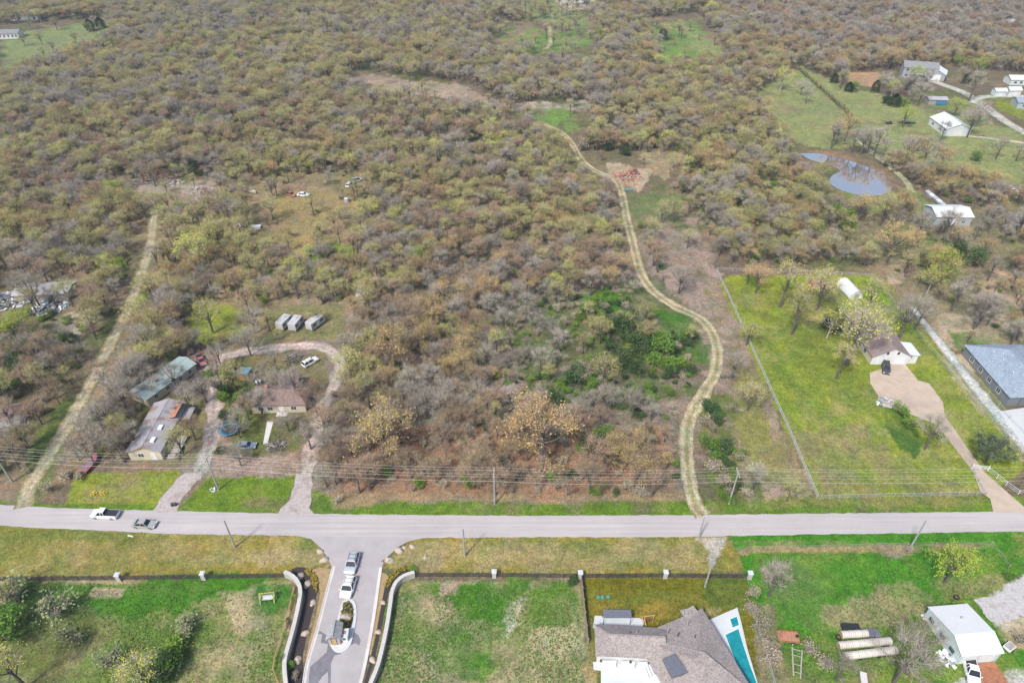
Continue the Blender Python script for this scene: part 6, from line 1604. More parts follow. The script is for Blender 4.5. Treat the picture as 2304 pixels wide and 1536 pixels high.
for i, (x, y, lb) in enumerate(((1934, 1478, "black tyre lying left of centre before the front bale row"), (1975, 1474, "black tyre before the right part of the front bale row"), (1990, 1473, "black tyre at the right end of the front bale row"), (2151, 1344, "lone black tyre on the grass behind the white barn"), (1886, 1434, "black tyre at the left end of the bale rows"))):
    t = thing('tyre', lb, 'tyre', G(x, y), 0, "old black tyres in the field"); m = ring_mb(.25, .52, .02, .3, 18); m.build('tread', M['tyre'], t); m = ring_mb(.16, .25, .06, .2, 18); m.build('rim', M['rust'], t)
t = thing('timber_rack', "pale ladder-like timber rack lying in the brush at the bottom", 'rack', G(1792, 1492), 1.25)
for y in (-.55, .55): m = MB(); m.bar((-2.6, y, .35), (2.6, y * 1.5, .35), .22); m.build('beam', M['old_timber'], t)
m = MB(); [m.bar((x, -.6, .4), (x, .6, .4), .12) for x in (-1.8, -.4, 1.2, 2.3)]; m.build('rung', M['old_timber'], t)
t = thing('hutch', "small pale wooden hutch at the bottom edge below the bales", 'hutch', G(1940, 1530), 1.3)
m = MB(); m.box((0, 0, .45), (1.9, .9, .8)); m.build('body', M['old_timber'], t); m = MB(); m.box((0, 0, .9), (2.1, 1.1, .07), rx=.1); m.build('roof', M['concrete'], t); m = MB(); m.box((.3, -.47, .45), (.8, .04, .5)); m.build('door', M['rust'], t)

# white roofed barn
A, B, C_, D = G(2087, 1364, 3.0), G(2177, 1357, 3.0), G(2261, 1469, 3.0), G(2164, 1476, 3.0)
cB = (A + B + C_ + D) / 4; t = thing('barn', "white metal roofed barn with pale bluish shade coloured into its side wall in the field", 'barn', (cB.x, cB.y, 0))
q = [Vector((p.x - cB.x, p.y - cB.y, 0)) for p in (A, B, C_, D)]
rl, rr_ = G(2147, 1428, 4.6) - cB, G(2238, 1420, 4.6) - cB
rl.z = rr_.z = 4.6
m = MB(); ins = [p * .95 for p in q]; m.prism([tuple(p[:2]) for p in ins], -.05, 2.9); 
li, ri = rl * .95, rr_ * .95
for a_, b_, e in ((ins[0], ins[3], li), (ins[1], ins[2], ri)):
    m.add([(a_.x, a_.y, 2.88), (b_.x, b_.y, 2.88), (e.x, e.y, 4.45)], [(0, 1, 2)])
m.build('wall', M['barn_sheet'], t)  # bluish shade of the side wall is put into this colour
e = [Vector((p.x, p.y, 3.0)) for p in q]; r = MB()
vs = [e[0], e[1], rr_, rl, e[2], e[3]]; r.add([tuple(v) for v in vs] + [(v.x, v.y, v.z - .1) for v in vs], [(0, 1, 2, 3), (3, 2, 4, 5), (6, 9, 8, 7), (9, 11, 10, 8), (0, 6, 7, 1), (5, 4, 10, 11), (0, 3, 9, 6), (3, 5, 11, 9), (1, 7, 8, 2), (2, 8, 10, 4)])
rf_ = r.build('roof', M['white_roof'], t); m = MB(); m.bar(rl + Vector((0, 0, .02)), rr_ + Vector((0, 0, .02)), .3, .05); m.build('ridge_cap', M['white_roof'], rf_)
m = MB(); p = (rl + e[1]) / 2; m.tube([(p.x, p.y, 3.6), (p.x, p.y, 4.5)], .12, 8); m.build('flue', M['metal'], rf_)
dv = (ins[3] - ins[0]).normalized(); nv = Vector((-dv.y, dv.x, 0)); nv = nv if nv.x < 0 else -nv; az = math.atan2(dv.y, dv.x)
for u, kind in ((.18, 'w'), (.34, 'd'), (.52, 'w'), (.8, 'w')):
    p = ins[0].lerp(ins[3], u) + nv * .03; m = MB()
    if kind == 'w': m.box((p.x, p.y, 1.5), (1.1, .07, .9), rz=az); m.build('window', M['window_glass'], t)
    else: m.box((p.x, p.y, 1.0), (.95, .07, 2.0), rz=az); m.build('door', M['trim_white'], t)
dv = (ins[2] - ins[3]).normalized(); az = math.atan2(dv.y, dv.x)
for u in (.25, .7): p = ins[3].lerp(ins[2], u) + Vector((0, -.04, 0)); m = MB(); m.box((p.x, p.y, 1.3), (2.6, .07, 2.5), rz=az); m.build('sliding_door', M['white_wall'], t)
m = MB(); p = ins[3].lerp(ins[2], .5); m.box((p.x + .8, p.y - 2.6, .05), (5.5, 5.0, .12), rz=az); m.build('apron', M['rust'], t)
for i, (x, y, lb) in enumerate(((2100, 1382, "white air unit by the upper left wall of the barn"), (2126, 1420, "white air unit by the lower left wall of the barn"))):
    o = thing('air_unit', lb, 'air conditioner', G(x, y), .6, "air units along the barn wall"); m = MB(); m.box((0, 0, .5), (.9, .8, .95)); m.build('case', M['white_paint'], o); m = MB(); m.lathe([(.33, .98), (.33, 1.02), (.1, 1.03)], 14); m.build('fan_grille', M['black_plastic'], o)
t = thing('utility_trailer', "small white utility trailer right of the white barn", 'trailer', G(2268, 1458), .5); m = MB(); m.box((0, 0, .6), (1.8, 1.3, .4)); m.build('bed', M['white_paint'], t); m = MB(); m.box((0, 0, .82), (1.6, 1.1, .03)); m.build('load', M['old_timber'], t); m = MB(); m.bar((.9, 0, .45), (1.9, 0, .45), .08); m.build('drawbar', M['metal'], t)
for s in (-1, 1): m = MB(); m.lathe([(.0, -.08), (.28, -.07), (.28, .07), (.0, .08)], 12); o = m.build('wheel', M['tyre'], t, loc=(0, s * .74, .28)); o.rotation_euler = (math.pi / 2, 0, 0)

# ---- the farms beyond the diagonal
def far(name, label, cat, px, py, rz, L, W, h, rise, wall, roof, wins=(), hip=0, doors=(), group=None):
    t, rf_ = gable(name, label, cat, G(px, py), rz, L, W, h, rise, M[wall], M[roof], hip=hip, group=group)
    for side, u, z, w, hh in wins: opening(t, side, u, z, w, hh, 'window', L / 2, W / 2)
    for side, u, w, hh in doors: opening(t, side, u, 0, w, hh, 'garage', L / 2, W / 2, pane='white_wall')
    return t, rf_
far('barn', "white roofed metal barn on the pond path with pale front", 'barn', 2127, 494, -.02, 12.5, 9, 3.4, 1.4, 'blue_grey_wall', 'pale_roof', [('-y', -3, 1, 1.2, 1.1), ('-y', 3.5, 1, 1.2, 1.1)], doors=[('-y', 0, 3, 2.7)])
far('barn', "pale gabled shed at the end of the pasture drive", 'barn', 2133, 293, heading((2116, 276), (2152, 302)), 15, 11, 3.4, 2.2, 'siding_white', 'pale_roof', [('-y', -4, 1, 1.4, 1.2), ('-y', 3, 1, 1.4, 1.2)], doors=[('+x', 0, 3.2, 2.8)])
t, rf_ = far('grey_house', "two-storey grey sided house among trees beyond the pasture", 'house', 2062, 172, heading((2035, 170), (2090, 174)), 17, 9, 5.6, 2.2, 'siding_grey', 'shingle_grey', [('-y', u, z, 1.5, 1.4) for u in (-6.5, -3.5, 2.5, 6) for z in (.8, 3.6)])
m = MB(); m.box((0, -5.2, 2.6), (6.0, 1.6, .14)); [m.box((x, -5.8, 1.3), (.16, .16, 2.6)) for x in (-2.8, 0, 2.8)]; m.build('porch', M['trim_white'], t)
far('garage', "white roofed garage with grey front right of the two-storey house", 'garage', 2106, 176, heading((2105, 184), (2110, 168)), 9, 8, 3.4, 1.8, 'siding_grey', 'pale_roof', doors=[('-x', 0, 3.6, 2.8)])
far('shed', "left one of the twin white sheds by the far lane", 'shed', 2245, 214, .0, 5.4, 4, 2.5, .9, 'siding_white', 'white_roof', doors=[('-y', 0, 2.2, 2.1)], group="twin white sheds by the far lane")
far('shed', "right one of the twin white sheds by the far lane", 'shed', 2276, 212, .05, 6.2, 4.2, 2.6, 1.1, 'siding_white', 'white_roof', doors=[('-y', 0, 2.2, 2.1)], group="twin white sheds by the far lane")
far('white_house', "long white bungalow with white roof behind the twin sheds", 'house', 2300, 188, -.05, 17, 7, 2.9, 1.3, 'siding_white', 'white_roof', [('-y', u, .9, 1.3, 1.2) for u in (-6, -3, 0, 4)])
far('shed', "blue-grey shed cut by the right edge near the far lane", 'shed', 2304, 240, -.2, 10, 8, 3.0, 1.2, 'blue_grey_wall', 'shingle_slate', [('-y', -2, 1, 1.2, 1.1)])
t, rf_ = far('shed', "low shed with blue tarp front at the pasture's wood edge", 'shed', 2103, 232, -.05, 9, 5, 2.4, .7, 'old_timber', 'grey_metal_roof'); m = MB(); m.box((1.6, -2.9, 1.0), (5, .5, 1.6)); m.build('tarp', M['blue_plastic'], t)
far('far_house', "far white house half lost in the wood at the right edge", 'house', 2285, 62, .0, 15, 9, 3.2, 1.8, 'siding_white', 'white_roof', [('-y', u, .9, 1.4, 1.3) for u in (-5, 0, 5)])
far('far_house', "far small grey roof in the wood above the white bungalow", 'house', 2234, 100, .2, 12, 9, 3, 1.8, 'siding_white', 'shingle_grey', [('-y', -2, .9, 1.4, 1.3)])
far('far_house', "pale buildings at the top edge beyond the green clearing", 'house', 1288, 4, .0, 16, 9, 3, 1.8, 'siding_white', 'shingle_grey', [('-y', -3, .9, 1.4, 1.3), ('-y', 3, .9, 1.4, 1.3)])
t = thing('panel_row', "row of pale blue sheets stacked along the field edge behind the pond barn", 'panels', G(2112, 456), heading((2095, 442), (2127, 468)))
for k in range(7): m = MB(); m.box((-7.5 + 2.5 * k, 0, .5), (2.2, 1.3, .9), rx=.25); m.build('sheet', M['pale_roof'] if k % 2 else M['blue_grey_wall'], t)
t = thing('farm_trailer', "low green hay trailer under the yellow-green pasture tree", 'trailer', G(2044, 277), -.05); m = MB(); m.box((0, 0, .7), (6, 2.2, .2)); m.build('bed', mat_plain('trailer_green', (.12, .18, .08), .7, .2, 2), t); m = MB(); m.bar((-3, 0, .5), (-6, 0, .5), .14); m.build('drawbar', M['rust'], t)
for x in (-1.8, 1.8):
    for s in (-1, 1): m = MB(); m.lathe([(.0, -.12), (.4, -.1), (.4, .1), (.0, .12)], 12); o = m.build('wheel', M['tyre'], t, loc=(x, s * 1.1, .4)); o.rotation_euler = (math.pi / 2, 0, 0)
t = thing('tractor_mower', "dark farm implement in front of the hay trailer", 'implement', G(1999, 279), .1); m = MB(); m.box((0, 0, .6), (2.6, 1.6, .5)); m.box((.6, 0, 1.0), (1.0, .8, .5)); m.build('body', M['trim_dark'], t); m = MB(); [m.lathe([(.0, -.12), (.4, -.1), (.4, .1), (.0, .12)], 12, (x, y, .4)) for x in (-.8, .8) for y in (-.9, .9)]; m.build('wheel', M['tyre'], t)

# ------------------------------------------------------------------ utility poles and wires
def pole(label, px, py, h, arm=True, rz=0, lean=(0, 0), transformer=False, group="utility poles"):
    t = thing('utility_pole', label, 'utility pole', G(px, py), rz, group); m = MB(); m.tube([(0, 0, -.1), (lean[0], lean[1], h)], [.19, .13], 8); m.build('pole', M['pole_wood'], t)
    if arm:
        m = MB(); m.box((0, 0, h - .35), (.14, 2.6, .16)); m.build('crossarm', M['old_timber'], t)
        for y in (-1.2, -.5, .5, 1.2): m = MB(); m.lathe([(.05, 0), (.09, .08), (.05, .2)], 8, (0, y, h - .27)); m.build('insulator', M['trim_white'], t)
    if transformer: m = MB(); m.lathe([(.25, 0), (.28, .1), (.28, .8), (.1, .9)], 12, (.42, 0, h - 1.9)); m.build('transformer', M['galv'], t)
    return t
HN = 10.0
PL = [(-330, 1062), (28, 1084), (492, 1102), (1113, 1133), (1640, 1133), (2345, 1128), (2700, 1120)]
names_ = [None, "tall utility pole in the brush at the photo's left edge", "tall utility pole with transformer between the two left driveways", "tall utility pole at the wood's front edge", "tall utility pole right of the winding track's mouth", None, None]
for (x, y), lb in zip(PL, names_):
    if lb: pole(lb, x, y, HN, rz=0, transformer='transformer' in lb)
wires = [("far-side top power line wire above the roadside verge", 1.2, HN - .08), ("second top power line wire above the roadside verge", .5, HN - .08), ("third top power line wire above the roadside verge", -.5, HN - .08), ("near-side top power line wire above the roadside verge", -1.2, HN - .08), ("thicker low cable under the roadside power wires", -.2, HN - 2.6)]
for lb, off, z in wires:
    m = MB(); pts_ = []
    for (a, b) in zip(PL, PL[1:]):
        A_, B_ = G(*a), G(*b); n = 10
        for k in range(n):
            f = k / n; p = A_.lerp(B_, f); pts_.append((p.x, p.y + off, z - 1.0 * 4 * f * (1 - f)))
    m.tube(pts_, .02 if z > 8 else .03, 4); o = m.build('overhead_wire', M['wire']); tag(o, lb, 'wire', "roadside power line wires")
for x, y, h, lb in ((529, 1231, 8.5, "slim pole on the dry verge below the road, left of the junction"), (1046, 1250, 8.5, "slim pole on the dry verge right of the junction"), (1586, 1320, 9.5, "slim pole inside the brown lawn by the black rails"), (1572, 1210, 6.5, "slim pole at the road edge opposite the winding track"), (2046, 1235, 9, "slim pole on the green verge at the right")):
    pole(lb, x, y, h, arm=False, group="slim poles south of the road")

# ------------------------------------------------------------------ single trees and shrubs of the open ground
SINGLE = [
    ('olive', 1905, 820, 1.75, "big olive budding tree over the left side of the plum roofed house"), ('olive', 1880, 852, 1.0, "olive budding tree before the plum roofed house's left wall"), ('yellow', 1860, 760, .9, "yellow-green tree left of the dark evergreen"),
    ('tan', 1700, 660, 1.0, "tan budding tree at the paddock's back left corner"), ('olive', 1755, 690, 1.35, "olive tree at the back of the paddock"), ('olive', 1780, 752, 1.25, "wide olive budding tree in the upper paddock"), ('olive', 1835, 700, 1.3, "olive tree left of the hoop shed"), ('tan', 1680, 640, .8, "small tan tree at the paddock's corner fence"),
    ('cedar', 1868, 745, 1.3, "dark evergreen beside the plum roofed house"), ('olive', 1945, 712, 1.15, "olive tree between the hoop shed and the plum roofed house"), ('grey', 2022, 760, 1.25, "grey bare tree leaning over the plum roof's right side"), ('grey', 2080, 1010, 1.05, "wide leafless tree in the middle of the front paddock"),
    ('grey', 2060, 740, .9, "grey bare tree by the pale gravel drive"), ('grey', 2190, 740, 1.0, "leafless tree on the bank above the slate roofed house"), ('grey', 2140, 700, .85, "grey tree on the brushy bank left of the tall one"), ('lime', 2105, 640, 1.3, "bright lime tree on the bank by the tan bare patch"), ('yellow', 2085, 660, 1.0, "yellow-green tree under the bright lime one"),
    ('grey', 1800, 215, .95, "lone leafless tree on the green strip left of the hedgerow"), ('grey', 1812, 232, .8, "thin leafless tree just left of the hedgerow"), ('yellow', 1755, 205, 1.4, "round yellow-green tree at the pasture's left edge"), ('lime', 2030, 288, 1.1, "small yellow-green tree over the hay trailer"), ('lime', 2145, 265, 1.15, "bright green tree behind the pale gabled shed"),
    ('grey', 2115, 318, 1.1, "leafless tree right in front of the pale gabled shed"), ('grey', 2175, 310, 1.25, "tall leafless tree right of the pale gabled shed"), ('grey', 2195, 285, 1.2, "wide leafless tree by the far lane"), ('grey', 2180, 228, 1.3, "leafless tree over the far lane's fork"), ('grey', 2065, 238, 1.1, "leafless tree at the wood edge left of the blue tarp shed"), ('grey', 2240, 358, 1.1, "lone leafless tree in the lower pasture"), ('grey', 2285, 362, .9, "lone thin leafless tree at the pasture's right edge"),
    ('cedar', 2010, 240, 1.4, "big dark cedar at the front of the pasture's wood edge"), ('cedar', 1875, 187, 1.1, "dark cedar at the head of the hedgerow"), ('cedar', 1908, 207, 1.1, "dark cedar right of the hedgerow's head"), ('lime', 2052, 200, 1.3, "bright green tree below the two-storey grey house"), ('cedar', 1968, 207, 1.0, "slim dark cedar on the pasture's upper edge"),
    ('yellow', 1836, 412, 1.0, "yellow-green tree at the pond's near left shore"), ('tan', 1925, 505, 1.15, "tan tree on the pond's near shore"), ('olive', 1980, 508, 1.15, "olive tree on the pond's near shore right of the tan one"), ('tan', 2018, 500, 1.05, "tan tree by the pond path"), ('grey', 2060, 545, 1.2, "leafless tree in front of the pond barn's left corner"), ('grey', 2120, 540, 1.05, "thin leafless tree before the pond barn"), ('tan', 1995, 590, 1.25, "spreading tan tree above the paddock's back corner"),
    ('grey', 1915, 345, 1.1, "leafless tree on the pond's far bank, left"), ('grey', 1935, 350, 1.15, "leafless tree on the pond's far bank, middle"), ('grey', 1965, 352, 1.1, "leafless tree on the pond's far bank, right"), ('grey', 1985, 358, 1.0, "leafless tree between the pond and its path"), ('tan', 1880, 325, 1.1, "tan tree above the pond's left arm"), ('tan', 1900, 318, 1.15, "tan tree above the pond's far bank"), ('grey', 2032, 375, 1.2, "leafless tree right of the pond path"), ('grey', 2075, 372, 1.15, "leafless tree well right of the pond path"), ('tan', 2050, 372, 1.1, "tan tree right of the pond path"),
    ('lime', 2125, 1310, 1.05, "round dark green tree in the field behind the white barn"), ('grey', 2060, 1470, .9, "pale leafless tree between the bales and the white barn"), ('grey', 2010, 1535, 1.05, "pale leafless tree at the bottom edge below the bales"), ('grey', 1880, 1530, .8, "bare tree at the bottom edge left of the hutch"), ('grey', 1730, 1340, .8, "thin grey tree in the green field by the black rails' end"),
    ('grey', 565, 800, 1.05, "leafless tree at the upper left of the loop drive"), ('grey', 575, 750, 1.0, "leafless tree behind the loop drive's left shoulder"), ('brown', 500, 870, .9, "brown bare tree between the teal cabin and the blue roofed shed"), ('grey', 430, 930, .95, "grey bare tree between the teal cabin and the rusty roofed house"), ('olive', 530, 880, .8, "olive tree by the blue roofed shed"), ('grey', 650, 970, .7, "small grey tree before the brown house"), ('grey', 600, 860, .7, "small grey tree behind the brown house"),
    ('grey', 320, 870, .95, "grey tree left of the teal roofed cabin"), ('grey', 290, 930, 1.0, "grey tree left of the two left houses"), ('grey', 260, 985, 1.0, "grey tree behind the maroon boat"), ('grey', 180, 1035, .8, "grey tree left of the maroon boat"), ('brown', 245, 880, 1.0, "brown tree right of the straight track"), ('grey', 340, 800, 1.05, "grey tree behind the teal roofed cabin"), ('olive', 480, 750, 1.1, "olive tree over the loop drive's left end"),
    ('brown', 735, 985, .9, "brown tree between the loop drive and the wood"), ('grey', 745, 1040, .8, "grey tree at the loop drive's lower right"), ('tan', 400, 745, 1.1, "tan tree left of the small lawn"),
    ('olive', 60, 1545, 1.0, "wide pale budding tree at the bottom left corner"),  ('olive', 335, 1550, .9, "olive tree at the bottom of the left plot"), ('olive', 15, 1400, .9, "hazy olive tree at the left edge of the plot"),
    ('grey', 300, 960, 0.68, "grey bare tree left of the rusty roofed house, upper"),
    ('brown', 285, 1010, 0.79, "brown bare tree left of the rusty roofed house, lower"),
    ('grey', 235, 1020, 0.73, "grey bare tree just behind the maroon boat's bow"),
    ('brown', 262, 945, 0.82, "brown bare tree right of the straight track, level with the teal cabin"),
    ('grey', 330, 850, 0.62, "grey bare tree at the teal cabin's back wall"),
    ('grey', 425, 900, 0.60, "grey bare tree squeezed between the two metal roofed houses"),
    ('brown', 410, 800, 0.89, "brown bare tree right behind the teal cabin's far end"),
    ('grey', 465, 905, 0.69, "grey bare tree between the drive and the rusty roofed house"),
    ('grey', 545, 975, 0.68, "grey bare tree between trampoline and walk"),
    ('brown', 715, 935, 0.95, "brown bare tree at the brown house's right, by the drive"),
    ('grey', 700, 1010, 0.76, "grey bare tree by the loop drive's right bend"),
    ('grey', 625, 840, 0.89, "grey bare tree behind the brown house's rear wing"),
    ('brown', 40, 1045, 0.77, "brown bare tree left of the straight track's lower half"),
    ('grey', 60, 1010, 0.82, "grey bare tree by the left utility pole"),
    ('grey', 20, 1000, 0.65, "grey bare tree in front of the edge cottage"),
    ('brown', 95, 955, 0.82, "brown bare tree left of the straight track, level with the cottage"),
    ('grey', 1885, 178, 1.0, "grey bare tree behind the hedgerow-head cedar"),
    ('lime', 1895, 190, 0.9, "bright green tree between the two hedgerow cedars"),
    ('grey', 1890, 200, 0.9, "grey bare tree in front of the hedgerow-head cedar"),
    ('green', 1918, 205, 1.6, "bright green bush right of the second hedgerow cedar"),
    ('grey', 1985, 200, 1.0, "grey bare tree right of the slim cedar"),
    ('grey', 1995, 215, 1.1, "grey bare tree in the pasture belt, left part"),
    ('yellow', 2003, 220, 1.0, "yellow-green tree in the pasture belt, behind the big cedar"),
    ('grey', 2022, 215, 1.15, "grey bare tree in the pasture belt, middle"),
    ('green', 2030, 240, 1.8, "bright green bush right of the big pasture cedar"),
    ('grey', 2040, 222, 1.1, "grey bare tree in the pasture belt, right part"),
    ('dark', 1990, 232, 1.8, "deep green bush left of the big pasture cedar"),
    ('grey', 2048, 235, 1.0, "grey bare tree at the right end of the pasture belt"),
    ('cedar', 2042, 205, 0.9, "small dark cedar below the two-storey house's left end"),
    ('grey', 2075, 205, 1.0, "grey bare tree below the two-storey house's right end"),
    ('cedar', 2172, 190, 1.0, "small dark cedar beside the far lane's bend"),
    ('lime', 2195, 175, 1.2, "bright green tree bright by the far lane's top"),
    ('grey', 2160, 190, 1.1, "grey bare tree over the far lane's top"),
    ('brown', 2020, 165, 1.0, "brown bare tree left of the two-storey house"),
    ('tan', 1995, 160, 1.1, "tan tree orange, left of the two-storey house"),
    ('grey', 1870, 335, 1.0, "grey bare tree on the pond's far bank, far left"),
    ('grey', 1950, 345, 1.1, "grey bare tree on the pond's far bank, between two others"),
    ('grey', 2090, 385, 1.1, "grey bare tree in the row right of the pond path, third"),
    ('tan', 2110, 390, 1.1, "tan tree in the row right of the pond path, fourth"),
    ('green', 2197, 362, 1.4, "bright green bush round and bright in the lower pasture"),
    ('grey', 590, 930, 0.8, "grey bare tree over the brown house's left front"),
    ('grey', 670, 905, 0.9, "grey bare tree over the brown house's right end"),
    ('brown', 560, 945, 0.75, "brown bare tree between trampoline and brown house"),
    ('grey', 630, 890, 0.8, "grey bare tree growing behind the brown house roof"),
    ('grey', 400, 880, 0.8, "grey bare tree over the teal cabin's front"),
    ('grey', 345, 895, 0.8, "grey bare tree over the teal cabin's near end"),
    ('grey', 310, 1010, 0.7, "grey bare tree at the rusty roofed house's near left corner"),
    ('brown', 440, 990, 0.7, "brown bare tree by the deck of the rusty roofed house"),
    ('grey', 500, 830, 0.95, "grey bare tree at the loop drive's left bend"),
    ('grey', 90, 690, 1.0, "grey bare tree in front of the pale roofed shed, left"),
    ('grey', 130, 695, 0.95, "grey bare tree in front of the pale roofed shed, middle"),
    ('olive', 165, 690, 0.9, "olive budding tree in front of the pale roofed shed, right"),
    ('grey', 60, 665, 1.0, "grey bare tree at the scrap clutter left of the shed"),
    ('brown', 30, 960, 0.8, "brown bare tree beside the edge cottage"),
    ('tan', 1218, 1045, 1.7, "big round tan tree at the front of the wood"), ('tan', 868, 1035, 1.4, "round tan tree above the wood's left front edge"), ('tan', 890, 840, 1.6, "big round tan tree in the left middle of the wood"), ('lime', 938, 605, .95, "single bright lime tree in the heart of the wood"), ('yellow', 450, 610, 1.5, "big pale yellow-green tree above the small lawn"), ('lime', 60, 770, 1.1, "bright green tree in the brush before the pale roofed shed"), ('lime', 265, 450, 1.0, "bright green tree left of the pale dirt bank"),
    ('cedar', 440, 395, 1.2, "dark cedar above the pale dirt bank"), ('cedar', 735, 580, 1.0, "dark evergreen at the right side of the tan clearing"), ('cedar', 1490, 90, 1.3, "dark cedar in the far right clearing"), ('cedar', 205, 70, 1.6, "left one of two dark cedars in the far corner field"), ('cedar', 228, 64, 1.5, "right one of two dark cedars in the far corner field"),
]
for k, x, y, s, lb in SINGLE: plant(k, G(x, y), s, lb)
# broad live oak by the tan drive
r = random.Random(9); tr_, cr_ = grow(99, 7.5, 4.0, 18, 500, 5200, ls=.17, base=.15, tl=1.2)
t = thing('live_oak', "dark evergreen round tree beside the tan drive's gate", 'tree', G(2215, 1042), 0); tr_.build('trunk', M['bark'], t, fix=False); cr_.build('crown', [M['twig_brown'], M['leaf_liveoak']], t, fix=False)
